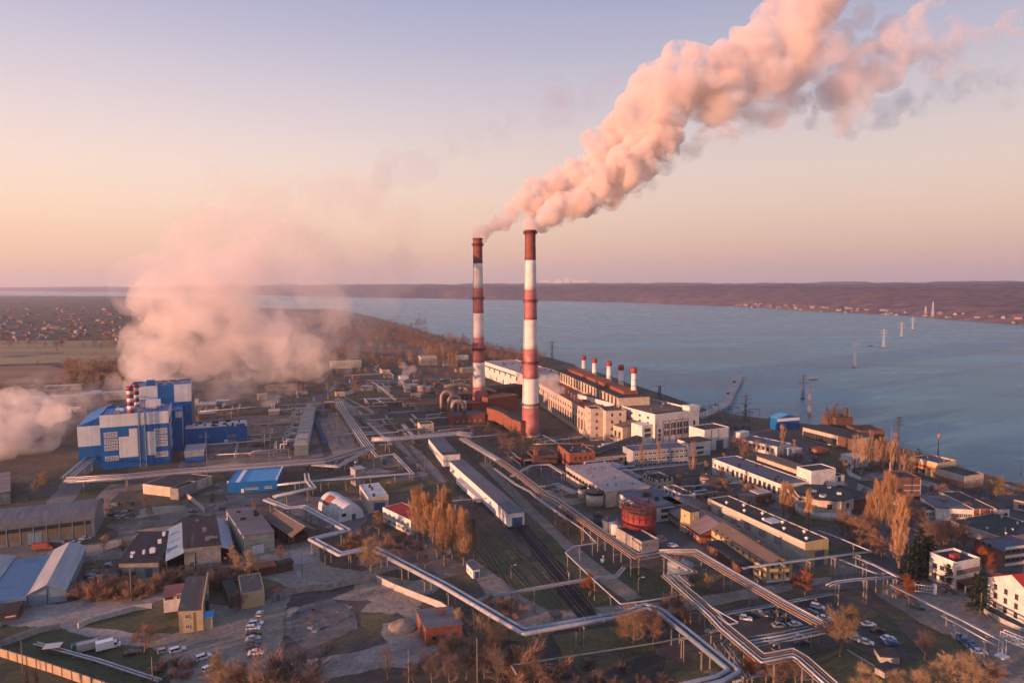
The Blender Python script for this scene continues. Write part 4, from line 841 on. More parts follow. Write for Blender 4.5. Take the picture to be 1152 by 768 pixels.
# conveyor gallery
cv0=P(664,506,17)if False else at(664,509,bp_.a.y+8); cv1=at(724,489,mh.a.y+6)
cg=thing('conveyor_gallery','inclined covered conveyor climbing from the brick building to the front hall','conveyor',(cv0.x,cv0.y,0))
d=Vector((cv1.x-cv0.x,cv1.y-cv0.y,0)); n_=Vector((-d.y,d.x,0)).normalized()*2.2
mb=MB(); z0,z1=cv0.z-3,cv1.z-3
def cvq(t,s,dz): return tuple(d*t+n_*s+Vector((0,0,z0+(z1-z0)*t+dz)))
def sk(mb,s0,s1,a,b,m=0):
    q=[cvq(0,s0,a),cvq(0,s1,a),cvq(0,s1,b),cvq(0,s0,b),cvq(1,s0,a),cvq(1,s1,a),cvq(1,s1,b),cvq(1,s0,b)]
    for f in ((0,3,2,1),(4,5,6,7),(0,1,5,4),(1,2,6,5),(2,3,7,6),(3,0,4,7)): mb.face([q[i] for i in f],m)
sk(mb,-1,1,0,3.2); mb.build('gallery_wall',W_GREY,cg); mb=MB(); sk(mb,-1.12,1.12,3.21,3.5); mb.build('gallery_roof',R_TAR,cg)
for k in range(1,5):
    mb=MB(); t=k/5
    for s in (-.8,.8):
        q=cvq(t,s,0); mb.bar((q[0],q[1],0),q,.35)
    mb.build('trestle',CONC,cg)
for k in range(10):
    mb=MB(); q=cvq((k+.5)/10,-1.02,1.2); mb.box(-.9,.9,-.03,.03,0,1.); ob('window',mb.mesh('window',GLASS),cg,q,math.atan2(d.y,d.x))
# brick flue ducts between the chimneys
fd=thing('flue_duct','curved brick flue duct leading to the foot of the nearer chimney','flue duct',P(551,474))
path=[P(551,474),P(560,476.5),P(570,481),P(580,488),P(590,492)]
o0=path[0]; pp=[p-o0 for p in path]; mb=MB()
for a,b in zip(pp,pp[1:]):
    d_=(b-a).normalized(); nn=Vector((-d_.y,d_.x,0))*3.
    q=[a-nn,b-nn,b+nn,a+nn]; mb.prism([(v.x,v.y) for v in q],2,11.5)
mb.build('duct_body',W_BRICK,fd); mb=MB()
for a,b in zip(pp,pp[1:]):
    d_=(b-a).normalized(); nn=Vector((-d_.y,d_.x,0))*3.2
    q=[a-nn,b-nn,b+nn,a+nn]; mb.prism([(v.x,v.y) for v in q],11.51,12)
mb.build('duct_roof',R_TAR,fd)
for p in pp: mb=MB(); mb.box(p.x-1,p.x+1,p.y-1,p.y+1,0,2); mb.build('pier',W_BRICKD,fd)
bld('brick_flue_house','dark red brick flue house between the two chimneys','brick building',(553,466),(583,461),None,0,13,W_BRICK,R_RUST,ang=None,l=20,par=.6)
bld('brick_flue_house','low brick flue house at the foot of the farther chimney','brick building',(531,470),(552,466),None,0,9,W_BRICK,R_RUST,ang=None,l=24,rooft='shed',rh=3)
bld('fan_house','dark fan house with a lit arch between the flue duct and the boiler hall','fan house',(560,450),(590,446),None,0,11,W_BRICKD,R_TAR,ang=None,l=16,par=.4)
# silver duct arches
DUCTM=pm('weathered_duct',(.36,.27,.22),(.22,.165,.14),scale=.35,rough=.55,metal=.25,spots=((.17,.10,.07),.4,.58))
for i,(x0,y0,lab) in enumerate(((497,468,'leftmost'),(505,471,'middle'),(509,474,'rightmost'))):
    b=P(x0,y0); root=thing('duct_arch',lab+' of three big silver inverted U ducts left of the farther chimney','duct',b,0,'silver duct arches')
    Hh=21-i*2; mb=MB(); pth=[(0,0,3),(0,0,Hh-5)]+[(4.5-4.5*math.cos(math.pi*k/8),.0+k*.35,Hh-5+4.5*math.sin(math.pi*k/8)) for k in range(1,8)]+[(9,3,Hh-5),(9,3,5)]
    mb.tube(pth,1.6,14); mb.build('duct',DUCTM,root); mb=MB()
    for x,y in ((0,0),(9,3)): mb.lathe([(2.3,0),(2.3,3.2),(1.2,3.4)],c=(x,y),n=14)
    for z in (8,14): mb.tube([(-2.2,0,z),(9+2.2,3,z)],.2,5)
    mb.build('duct_base',R_RUST,root)
b=P(500,462); root=thing('duct_run','long horizontal silver duct joining the arches to the farther chimney','duct',b); mb=MB(); mb.tube([(0,0,21),(10,4,22.5),(26,9,20),(44,14,14)],1.7,14); mb.build('duct',DUCTM,root); mb=MB(); [mb.bar((x,y,0),(x,y,20 if x<40 else 13),.35) for x,y in ((10,4),(26,9),(44,14))]; mb.build('support',DSTEEL,root)
for i,(x0,y0,lab) in enumerate(((517,470,'left'),(522.5,471,'right'))):
    b=P(x0,y0); root=thing('cyclone_tank',lab+' one of two slim silver upright cyclones below the duct arches','tank',b,0,'silver cyclones'); mb=MB(); mb.lathe([(.6,2),(2,5),(2.2,13),(1.6,14.6),(.6,15.4),(0,15.5)],n=16); mb.build('shell',PIPEW,root); mb=MB(); [mb.bar((x,y,0),(x,y,6),.15) for x in (-1.8,1.8) for y in (-1.8,1.8)]; mb.build('leg',DSTEEL,root)
# ================================================================ RIGHT HALF: works buildings, tanks
pr=bld('flat_hall','wide low hall with a large pale pink flat roof and small roof vents','hall',(634.6,533),(681.5,528.6),(683,564),7,7,W_CREAM,R_PINK,ang=None,l=-62,rooft='slab',over=.4,vents=12,vent_mat=plain('vent_red',(.25,.09,.07),.7)) if False else None
a0=P(683,564,8); a1=P(634.6,533,8); a2=P(734.5,559,8)
vd=(a1-a0); pang=math.degrees(math.atan2(vd.y,vd.x))-90
pr=bld('flat_hall','wide low hall with a large pale pink flat roof and small roof vents','hall',(a0.x and (683,571)),None,None,0,8,W_CREAM,R_PINK,ang=pang,w=(a2-a0).dot(Vector((math.cos(R(pang)),math.sin(R(pang)),0))),l=vd.length,rooft='slab',over=.4,vents=14,vent_mat=plain('vent_red',(.20,.09,.075),.7),win=[('l',12,1,2.6,1.6,4.6,0,.04,.96,3,1,FRAMED)])
pr2=bld('lab_building','low pale building with blue grey roof and ribbon windows behind the red tank','building',pr.a-pr.v*26+pr.u*6,None,None,0,7,W_WHITE,R_BLUE,ang=pang,w=pr.W-4,l=25.5,rooft='slab',over=.3,win=[('f',7,2,2.6,1.5,1.4,3,.45,.98,3,1,FRAMED)]); roofstuff(pr2,3,5,R_TAR,zz=7.3)
# round tanks
def tank(name,lab,px,pyb,pyt,rpx,mat,topm,cone=.6,group=None,rail=False,base=0.):
    b=P(px,pyb); Y=b.y+rpx/768*b.y; b=Vector(((px-576)/768*Y,Y,base)); r=rpx/768*Y; hh=at(px,pyt,Y).z-base
    root=thing(name,lab,'tank',b,0,group); mb=MB(); mb.lathe([(r,0),(r,hh)],n=36)
    for q in (.25,.5,.75): mb.lathe([(r+.01,hh*q-.05),(r+.06,hh*q),(r+.01,hh*q+.05)],n=36)
    mb.build('shell',mat,root); mb=MB(); mb.lathe([(r+.15,hh+.004),(r+.15,hh+.15),(0,hh+.15+cone)],n=36); mb.build('tank_roof',topm,root)
    if rail:
        mb=MB()
        for a in range(20): an_=a*math.pi/10; mb.bar((math.cos(an_)*r,math.sin(an_)*r,hh+.15),(math.cos(an_)*r,math.sin(an_)*r,hh+1.2),.05)
        mb.lathe([(r-.04,hh+1.15),(r+.05,hh+1.15),(r+.05,hh+1.25),(r-.04,hh+1.25)],n=36); mb.build('railing',DSTEEL,root)
    mb=MB(); mb.lathe([(.45,0),(.45,1),(.7,1.1),(0,1.4)],n=8); mb.build('vent',STEEL,root,(r*.3,r*.2,hh+.1+cone*.6))
    return root,r,hh
TT=pm('tank_concrete',(.58,.46,.36),(.42,.33,.26),scale=.25,spots=((.20,.16,.13),.4,.6))
tank('concrete_tank','taller concrete tank in front with lit left flank below the pink roof','',0,0,0) if False else None
tank('concrete_tank','farther and smaller of two sunlit concrete tanks at the pink roofed hall',656.5,563,548.5,5.2,TT,R_TAR,group='concrete tanks',rail=True)
tank('concrete_tank','nearer and larger of two sunlit concrete tanks at the pink roofed hall',671,571,554.5,10.8,TT,R_TAR,group='concrete tanks',rail=True)
tank('small_tank','dark green grey tank in the row left of the red tank',674,592,580,5.5,pm('green_tank',(.10,.13,.12),(.07,.09,.085)),R_TARG,group='small tanks in a row')
tank('small_tank','grey tank in the middle of the row left of the red tank',684,599,585,5.2,W_GSTEEL,R_GREY,group='small tanks in a row')
tank('small_tank','white tank at the near end of the row left of the red tank',694.7,602,588,6.8,W_WCLAD,R_PALE,group='small tanks in a row')
tank('blue_grey_tank','squat blue grey tank with pale roof and dark stain between pipe racks',770.3,657,634,14.8,pm('bluegrey_tank',(.16,.21,.24),(.12,.16,.19),scale=.3),R_PALE,cone=.8)
# red gasholder-like tank
rt,rr_,rh_=tank('red_tank','large faded red round tank with dark open railings standing on a dark plinth',721.7,607,575,19.3,REDP,R_RUST,cone=.2)
mb=MB(); mb.lathe([(rr_+.25,0),(rr_+.25,2.6),(rr_+.02,2.7)],n=36); mb.build('plinth',DSTEEL,rt)
mb=MB()
for a in range(18):
    an_=a*math.pi/9; x,y=math.cos(an_)*(rr_+.1),math.sin(an_)*(rr_+.1); an2=(a+1)*math.pi/9; x2,y2=math.cos(an2)*(rr_+.1),math.sin(an2)*(rr_+.1)
    mb.bar((x,y,rh_-3),(x,y,rh_+3.6),.2)
    for z in (-1.2,.6,2.1,3.6): mb.bar((x,y,rh_+z),(x2,y2,rh_+z),.18)
    mb.bar((x,y,rh_-2),(x2,y2,rh_+.4),.1)
mb.build('guide_frame',plain('dark_red_frame',(.10,.022,.02),.6),rt)
mb=MB()
for k in range(-3,4): w_=math.sqrt(max(0,rr_**2-(k*1.9)**2)); mb.bar((-w_,k*1.9,rh_+1.6),(w_,k*1.9,rh_+1.6),.12); mb.bar((k*1.9,-w_,rh_+1.5),(k*1.9,w_,rh_+1.5),.12)
mb.build('roof_truss',plain('dark_red_frame',(.10,.022,.02),.6),rt)
cb=bld('concrete_basement','concrete retaining box with sunlit left wall beside the red tank','basement',(722,622),(741,618),(698,604),0,4,CONC,R_TAR,ang=None,par=.8)
# the big tan hall and the houses before it
b0=P(905,639); hB=hgt(905,639,611)
bhx=bld('long_hall','very long tan hall with faded sign panels, dark tar roof and yellow end wall','hall',(905,639.5),None,None,0,hB,W_PANEL,R_TAR,ang=math.degrees(math.atan2((P(797,561,hB)-P(906.5,611,hB)).y,(P(797,561,hB)-P(906.5,611,hB)).x))-90,par=.5,w=(P(937,637.5)-P(905,639.5)).length,l=(P(797,561,hB)-P(906.5,611,hB)).length,vents=0)
panel(bhx,'f',.05,hB+.5,W_YELLOW,0,1,.07); panel(bhx,'f',.1,hB*.62,DOORM,.42,.82,.12,'gate')
for s in (.12,.27,.42,.57,.72): panel(bhx,'l',hB*.45,hB*.78,W_GREY,s,s+.07,.05)
wins(bhx,'l',5,1,2,1.4,hB*.3,0,.0,.4,2,1,FRAMED); panel(bhx,'l',hB*.9,hB+.45,W_CREAM,0,1,.06)
mb=MB(); mb.lathe([(.5,0),(.5,.6),(.9,.7),(0,1.3)],n=10); vme=mb.mesh('vent',WHITEC)
for k in range(9): ob('vent',vme,bhx.roof,(bhx.W*(.3+.4*(k%2)),bhx.L*(.05+.1*k),hB+.12))
mb=MB(); mb.box(-3,3,-3,3,0,.35); mb.build('skylight',R_WHT,bhx.root,(bhx.W*.55,bhx.L*.42,hB+.12))
h2s=hgt(862,655,636)
ho=bld('yellow_house','two storey pale yellow house with brown gabled roof beside the pipe rack','house',(862,655.5),(891,652),None,0,h2s,W_YELLOW,R_BRN,ang=None,l=39,rooft='gable',rh=2.6,over=.5,win=[('f',3,2,1.2,1.7,1.6,4,.08,.95,2,2,FRAMED),('l',9,1,1.3,2,5.2,0,.04,.98,2,2,FRAMED),('l',5,1,1.3,1.6,1.6,0,.5,.98,2,2,FRAMED),('f',2,1,.7,.8,h2s+.9,0,.42,.58,1,1,FRAMED)])
panel(ho,'f',0.02,.8,WHITEP,0,1,.08); part_box(ho,'chimney_stub',ho.W*.6,ho.W*.6+.8,15,15.8,h2s+1,h2s+3.4,W_BRICK)
ga=bld('gabled_store','long low brick store with worn grey gabled roof and white doors','store',ho.a+ho.v*40-ho.u*4.5,None,None,0,4.6,W_BRICK,R_WORN,ang=math.degrees(math.atan2(ho.u.y,ho.u.x)),w=19,l=40,rooft='gable',rh=3.2,over=.6,door=[('l',.25,2,2.6,WHITEC),('l',.62,2,2.6,WHITEC)],win=[('l',5,1,1.2,1.3,1.4,0,.3,.58),('l',4,1,1.2,1.3,1.4,0,.68,.98)])
pch=bld('porch','dark covered passage with an arched blue gate left of the yellow house','porch',ho.a-ho.u*6+ho.v*8,None,None,0,4,W_BRICKD,R_TAR,ang=math.degrees(math.atan2(ho.u.y,ho.u.x)),w=5.5,l=24,rooft='slab',door=[('f',.5,3,3,DOORB)])
y2=bld('yellow_tower','little yellow two storey block with square windows behind the red tank','block',(776,602),(786,600),None,0,hgt(776,602,576),W_YELLOW,R_TAR,ang=None,l=7,rooft='slab',win=[('f',1,2,1.3,1.5,3,4,.2,.8),('l',1,2,1.3,1.5,3,4,.2,.8)])
y3=bld('flat_block','dark roofed low block at the back end of the long tan hall','block',(772,590),(797,586),None,0,7,W_CREAM,R_BRN,ang=None,l=18,rooft='slab',over=.8)
wv=bld('white_block','white three storey block with small windows between the pink roof and tan hall','block',(770,574),(782,572),(751,562),0,hgt(770,574,558),W_WHITE,R_TAR,ang=None,par=.5,win=[('l',5,3,1.2,1.5,1.5,3.4,.05,.95,1,2,FRAMED),('f',2,3,1.2,1.5,1.5,3.4,.1,.9,1,2,FRAMED)])
yb2=bld('cream_block','cream two storey block with cluttered roof left of the white three storey block','block',(738,553),(757,550),(724,546),0,hgt(738,553,541),W_CREAM,R_TARG,ang=None,par=.6,win=[('l',4,2,1.3,1.5,1.5,3.6,.05,.95,1,2,FRAMED),('f',3,2,1.3,1.5,1.5,3.6,.05,.95,2,2,FRAMED)]); roofstuff(yb2,8,6,R_TAR)
bld('low_store','low flat store with a tar roof among pipes behind the white three storey block','store',(760,548),(800,543),None,0,5,W_GREY,R_TAR,ang=None,l=22,rooft='slab')
bld('low_store','low pale wall store under the lit windows of the white long works','store',(803,562),(858,556),None,0,4,W_WASH,R_TARG,ang=None,l=8,rooft='slab')
tank('small_tank','rust topped concrete tank between cream block and white long works',797,551,536,6,CONC,R_RUST,rail=True)
# long white works with sunlit left wall
hw=hgt(853,556,537)
A_=P(878,566); B_=P(799,533); wa=math.degrees(math.atan2((B_-A_).y,(B_-A_).x))-90
lwk=bld('white_works','long white works with a row of windows on its sunlit left wall','works',(880,566),None,None,0,hw,W_WHITE,R_BLUE,ang=wa,w=17,l=(B_-A_).length,par=.4,win=[('l',11,1,2,3.6,hw*.42,0,.3,.99,2,3,FRAMED),('l',4,1,1.4,1.4,hw*.6,0,.02,.28,1,1,FRAMED)])
part_box(lwk,'rear_wing',17.02,34,2,lwk.L-6,0,hw+.4,W_WHITE); part_box(lwk,'rear_roof',16.8,34.3,1.8,lwk.L-5.8,hw+.403,hw+.8,R_TAR); part_box(lwk,'clerestory',20,29,6,lwk.L-14,hw+.81,hw+3,W_CREAM); part_box(lwk,'clerestory_roof',19.6,29.4,5.6,lwk.L-13.6,hw+3.003,hw+3.4,R_BRN)
roofstuff(lwk,12,6,R_TAR,big=2)
lb=bld('white_end_block','taller plain white block at the near end of the white works','block',lwk.a+lwk.u*17-lwk.v*1,None,None,0,hw+5.5,W_WHITE,R_TAR,ang=wa,w=16,l=10,par=.5)
lb2=bld('white_end_block','small white block with dark tall windows beside the plain white block','block',lb.a+lb.u*16.1+lb.v*1,None,None,0,hw+1,W_WHITE,R_TAR,ang=wa,w=7,l=9,par=.4,win=[('f',1,2,1.8,2.4,3,4.4,.3,.7,2,2,FRAMED)])
# octagonal house with brick drum
oc=P(940,587); orr=13.2
og=thing('octagonal_house','eight sided cream building with flat cluttered roof beside autumn poplars','building',(oc.x,oc.y+orr,0),R(11)); ho_=hgt(940,587,564)
mb=MB(); mb.lathe([(orr,ho_*.42),(orr,ho_)],n=8,smooth=False); mb.build('wall',W_CREAM,og); mb=MB(); mb.lathe([(orr*.94,0),(orr*.94,ho_*.415)],n=24); mb.build('drum_base',W_WHITE,og)
mb=MB(); mb.lathe([(orr+.4,ho_+.003),(orr+.4,ho_+.5),(0,ho_+.7)],n=8,smooth=False); mb.build('roof',R_TARG,og)
for k in range(8):
    an_=math.pi/8+k*math.pi/4; rr2=orr*math.cos(math.pi/8); ob('window',win_mesh(2.2,2.2,2,2,FRAMED,GLASS),og,(math.cos(an_)*rr2,math.sin(an_)*rr2,ho_*.6),an_+math.pi/2)
rs2=random.Random(4)
for k in range(7): mb=MB(); mb.box(-.8,.8,-1,1,0,.9); mb.build('roof_unit',R_WHT,og,(rs2.uniform(-8,8),rs2.uniform(-8,8),ho_+.6),rs2.uniform(0,3))
bridge0=lwk.a+lwk.u*4+Vector((0,0,hw*.55)); d=(Vector((oc.x-orr*.9,oc.y+orr*.6,0))-Vector((bridge0.x,bridge0.y,0)))
sbd=thing('skybridge','orange lit covered footbridge from white works to the eight sided house','bridge',(bridge0.x,bridge0.y,0),math.atan2(d.y,d.x)); Ls=d.length
mb=MB(); mb.box(.0,Ls,-1.6,1.6,hw*.5,hw*.5+3.4); mb.build('gallery',W_CREAM,sbd); mb=MB(); mb.box(-.0,Ls,-1.8,1.8,hw*.5+3.403,hw*.5+3.7); mb.build('gallery_roof',R_TAR,sbd)
for t in (.3,.7): mb=MB(); mb.box(Ls*t-.4,Ls*t+.4,-.8,.8,0,hw*.5); mb.build('pier',CONC,sbd)
# low brick building behind
bld('brick_store','low orange brick wall building with a green grey roof right of the eight sided house','store',(961,575),(985,572),None,0,5,W_BRICK,R_TARG,ang=None,l=30,rooft='slab')
# hall with blue grey roof near the pylon
b9=bld('store_hall','white walled hall with purplish flat roof left of the first orange poplar','hall',(874,513),(890,509),(841,498),0,hgt(874,513,503),W_WHITE,R_BLUE,ang=None,par=.4,win=[('l',9,1,2,2.2,2.4,0,.05,.95,2,2,FRAMED)])
part_box(b9,'stair_house',1,11,b9.L-5,b9.L,b9.h+.4,b9.h+4,W_WHITE)
# shore buildings
bo=bld('boathouse','bright blue gabled boathouse with white gable end on the river bank','boathouse',(874,484),(899,482),None,0,hgt(874,484,471),W_BLUE,R_SKY,ang=None,l=9,rooft='gable',rh=2.6,ridge='v',over=.3); panel(bo,'f',bo.h*.75,bo.h,WHITEC,0,1,.07)
la,lb_=P(917,496),P(955,506)
lg=math.degrees(math.atan2((la-lb_).y,(la-lb_).x))-90
ql=bld('shore_warehouse','long low tan warehouse with a row of dark bays on the shore','warehouse',(957,507),None,None,0,8,W_CREAM,R_TAR,ang=lg,w=20,l=(la-lb_).length*1.45,rooft='slab',over=.6,win=[('l',11,1,3,4.6,.8,0,.02,.72,1,1,FRAMED)]); panel(ql,'l',.02,8,W_BRICKD,.74,1,.08)
bld('brick_store','dark brick block behind poplars at the shore warehouse','block',(940,489),(959,488),None,0,12,W_BRICKD,R_TAR,ang=None,l=16,par=.6)
bld('brick_store','dark red brick block with flat roof right of the shore warehouse','block',(967,500),(995,500),None,0,hgt(967,500,485),W_BRICKD,R_TAR,ang=None,l=20,par=.6)
yc=P(1054,538); ye=P(1025,530)
yl=bld('yellow_building','yellow building with orange red window band and blue grey roof by the river','building',(1054,538.5),(1075,535),(1025,530),0,hgt(1054,538,522),W_OCHRE,R_BLUE,ang=None,par=.9,vents=3,win=[('l',2,1,5.5,2.6,1.2,0,.06,.5,3,1,FRAMED)])
panel(yl,'l',4.2,6.2,pm('orange_band',(.36,.10,.04),(.28,.08,.035)),.05,.97,.06); panel(yl,'f',.1,yl.h*.5,pm('orange_band'  ,(.36,.10,.04)),.2,.9,.06)
wp=bld('white_store','white store with a rose lower wall and dark flat roof right of the yellow building','store',(1085,549),(1106,546),(1061,538),0,hgt(1085,549,536),W_CREAM,R_TAR,ang=None,par=.3); panel(wp,'l',.05,wp.h*.48,pm('rose_wall',(.36,.16,.13),(.28,.12,.10)),0,1,.15)
ob1=bld('orange_brick_house','orange brick stair block with white bands between the autumn poplars','brick building',(1008,566),(1035,566),None,0,hgt(1008,566,539),W_BRICKD,R_TARG,ang=None,l=13,par=1)
for z in (.3,.52,.74): panel(ob1,'f',ob1.h*z,ob1.h*(z+.045),CONC,.3,1,.1)
panel(ob1,'f',.2,ob1.h,CONC,.97,1.,.13)
dg=bld('low_hall','low hall with dark green roof and white window front right of the orange brick block','hall',(1036,584),(1052,583),None,0,4.5,W_WHITE,R_TARG,ang=None,l=46,rooft='slab',win=[('f',4,1,2,1.6,1.6,0)])
gr=bld('low_hall','low hall with a grey roof and a shaded white front near the spruces','hall',(1053,585),(1094,587),None,0,6,W_WHITE,R_GREY,ang=None,l=18,rooft='slab',over=.5,win=[('l',3,1,2,1.8,2,0),('f',5,1,2,1.8,2,0,.4,.98)])
tb2=bld('brick_front_hall','hall with a long tan lit side wall, orange brick front and tar roof','hall',(1095,588),(1121,588),(1068,567),0,hgt(1095,588,573),W_CREAM,R_TAR,ang=None,par=.4,win=[('l',2,1,2,4,.5,0,.55,.8,1,1,FRAMED)])
panel(tb2,'f',.1,tb2.h+.4,W_BRICK,0,.82,.06); panel(tb2,'f',.1,tb2.h+.4,WHITEC,.24,.27,.1); panel(tb2,'f',.1,tb2.h+.4,WHITEC,.7,.73,.1)
bld('white_store','small white flat roofed store right of the orange brick fronted hall','store',(1121,587),(1135,586),None,0,6,W_WHITE,R_TAR,ang=None,l=12,rooft='slab',win=[('f',1,1,2,2,2,0,.5,.9,1,1,FRAMED)])
gv=bld('green_roof_hall','broad hall with large dark green roof and tan lit left wall at the right edge','hall',(1130,613+4),(1180,606),(1086,593),0,hgt(1130,617,606),W_CREAM,R_TARG,ang=None,par=.3,vents=7,vent_mat=WHITEC)
bb=bld('banded_brick_building','brick building with white floor bands and flat roof behind the bare red tree','building',(1130,637),(1175,631),(1096,622),0,hgt(1130,637,622),W_BRICK,R_BLUE,ang=None,par=.5,win=[('f',8,2,1.8,1.4,1.6,3.6,.02,.98,2,1,FRAMED),('l',3,2,1.6,1.4,1.6,3.6,.05,.6,2,1,FRAMED)])
for z in (0.1,3.3,6.6): panel(bb,'f',z,z+1.1,WHITEP,0,1,.08)
bld('store','store with a dark tar roof behind the river tree at the right edge','store',(1140,573),(1180,581),None,0,5,W_CREAM,R_TAR,ang=None,l=18,rooft='slab',win=[('f',2,1,3,2.4,1,0,.1,.6)])
wo=bld('gate_office','white two storey office with pink window bands, red roof box and canopied entrance','office',(1074,664),(1101,658),(1055,649),0,hgt(1074,664,635),W_WHITE,R_TAR,ang=None,par=.9,win=[('l',3,2,1.7,1.6,1.8,3.7,.08,.92,2,2,FRAMED)])
for z in (2.2,5.6): panel(wo,'f',z,z+1.7,pm('pink_band',(.32,.20,.17),(.25,.15,.13)),.04,.98,.07); wins(wo,'f',6,1,1.5,1.5,z+.08,0,.06,.96,2,1,FRAMED)
part_box(wo,'red_roof_box',3,6,3,5,wo.h+.13,wo.h+1.8,REDP); part_box(wo,'canopy',1,9,-3.2,-.1,3.0,3.35,plain('dark_red_canopy',(.12,.02,.02),.6)); part_box(wo,'canopy_post',1.2,1.6,-3.1,-2.7,0,2.99,WHITEC); part_box(wo,'canopy_post',8.4,8.8,-3.1,-2.7,0,2.99,WHITEC); panel(wo,'f',.05,2.9,GLASSW,.08,.5,.1,'entrance')
# white house with red roof: gable towards the avenue
g0=P(1110,683); g1=P(1153,706); ga_=math.degrees(math.atan2((g1-g0).y,(g1-g0).x))
hr=hgt(1110,683,649)
wr=bld('red_roofed_house','white three storey house with bright red roof and a gable facing the avenue','house',g0,None,None,0,hr,W_WHITE,R_RED,ang=ga_,w=17.5,l=30,rooft='gable',rh=4.6,over=.35,win=[('f',4,3,1.25,1.75,1.7,hr*.29,.06,.94,2,2,FRAMED)])
panel(wr,'f',.02,1.1,CONC,0,1,.1); part_box(wr,'white_tower',5.5,12,8,13,hr,hr+7.2,W_WHITE); part_box(wr,'tower_roof',5.2,12.3,7.7,13.3,hr+7.203,hr+7.5,R_PALE)
# small shelters on the lawn lower right
for A,B,lb in (((990,745),(1012,747),'low flat concrete bunker with pale rim on the lawn by the rails'),((984,757),(995,763),'little tan concrete hatch hut on the lawn below the bunker')):
    bld('bunker',lb,'bunker',A,B,None,0,1.8,CONCL,R_TAR,ang=None,l=5.5,rooft='slab',over=.2)
# ---------------- far: village houses left, far-bank houses, far town
HW=[pm('house_wall_white',(.36,.32,.29)),pm('house_wall_tan',(.28,.21,.16)),pm('house_wall_brick',(.30,.15,.11))]
HR=[pm('house_roof_grey',(.15,.135,.135)),pm('house_roof_red',(.22,.085,.06)),pm('house_roof_pale',(.28,.26,.25)),pm('house_roof_brown',(.16,.10,.08))]
protos=[]
for wm in HW:
    for rm in HR:
        mb=MB(); mb.extr([Vector((-4.5,0,0)),Vector((-4.5,0,3.6)),Vector((0,0,6.8)),Vector((4.5,0,3.6)),Vector((4.5,0,0))],(0,-6,0),(0,6,0),0)
        mb.extr([Vector((-5,0,3.4)),Vector((0,0,7.)),Vector((5,0,3.4)),Vector((5,0,3.7)),Vector((0,0,7.35)),Vector((-5,0,3.7))],(0,-6.5,0),(0,6.5,0),1); protos.append(mb.mesh('house',[wm,rm]))
hr_=random.Random(11)
n=0
while n<222:
    px=hr_.uniform(-30,165); py=345+ (hr_.random()**.75)*38
    if mnoise.noise(Vector((px*.05,py*.16,2)))<-.28: continue
    p=P(px,py); s=hr_.uniform(.65,1.15)
    o=ob('house',hr_.choice(protos),None,(p.x,p.y,0),hr_.uniform(0,3.1)); o.scale=(s,s*hr_.uniform(.9,1.5),s)
    tag(o,'tiny pitched roof house of the far village beyond the fields at the left','house','houses of the far left village'); n+=1
for k in range(70):
    px=hr_.uniform(828,1010) if k<58 else hr_.uniform(1015,1150)
    dd=hr_.uniform(6,110); p=hill_at(px,dd); s=hr_.uniform(.7,1.2)
    o=ob('house',hr_.choice(protos[:8]),None,(p.x,p.y,p.z-1),hr_.uniform(0,3.1)); o.scale=(s,s*1.3,s)
    tag(o,'tiny pale house of the village along the far river bank','house','houses on the far bank')
for k,(px,w_,h_) in enumerate(((612,220,40),(628,160,60),(637,120,90),(645,110,40),(655,300,35),(598,120,50))):
    b=P(px,interp(bank,px),-2); D=b.length; q=b/D*14500; bo_=MB(); bo_.box(-w_/2,w_/2,-60,60,0,h_); bo_.box(-w_/4,w_/4,-40,40,h_+.01,h_*1.25)
    o=bo_.build('factory_block',W_WHITE,None,(q.x,q.y,hill_h(q,14500-D,px)-2)); tag(o,'distant pale factory block on the horizon beyond the far woods','factory','factory blocks on the horizon')
# ================================================================ PIPE RACKS AND PIPELINES
def fillet(pts,rad,n=3):
    out=[pts[0]]
    for i in range(1,len(pts)-1):
        a,b,c=pts[i-1],pts[i],pts[i+1]; d1=(a-b); d2=(c-b); r_=min(rad,d1.length*.45,d2.length*.45)
        p=b+d1.normalized()*r_; q=b+d2.normalized()*r_
        for k in range(n+1):
            t=k/n; out.append(p*(1-t)**2+b*2*t*(1-t)+q*t*t)
    out.append(pts[-1]); return out
def offset(pts,off,dz=0):
    out=[]
    for i,p in enumerate(pts):
        d1=(pts[i]-pts[i-1]) if i else None; d2=(pts[i+1]-pts[i]) if i<len(pts)-1 else None
        if d1 is None: d1=d2
        if d2 is None: d2=d1
        a=Vector((d1.x,d1.y,0)); b=Vector((d2.x,d2.y,0))
        if a.length<.05: a=b
        if b.length<.05: b=a
        if a.length<.05: out.append(p+Vector((0,0,dz))); continue
        n1=Vector((-a.y,a.x,0)).normalized(); n2=Vector((-b.y,b.x,0)).normalized(); m=(n1+n2)
        if m.length<.2: m=n1
        m.normalize(); k=1/max(.45,m.dot(n1)); out.append(p+m*off*k+Vector((0,0,dz)))
    return out
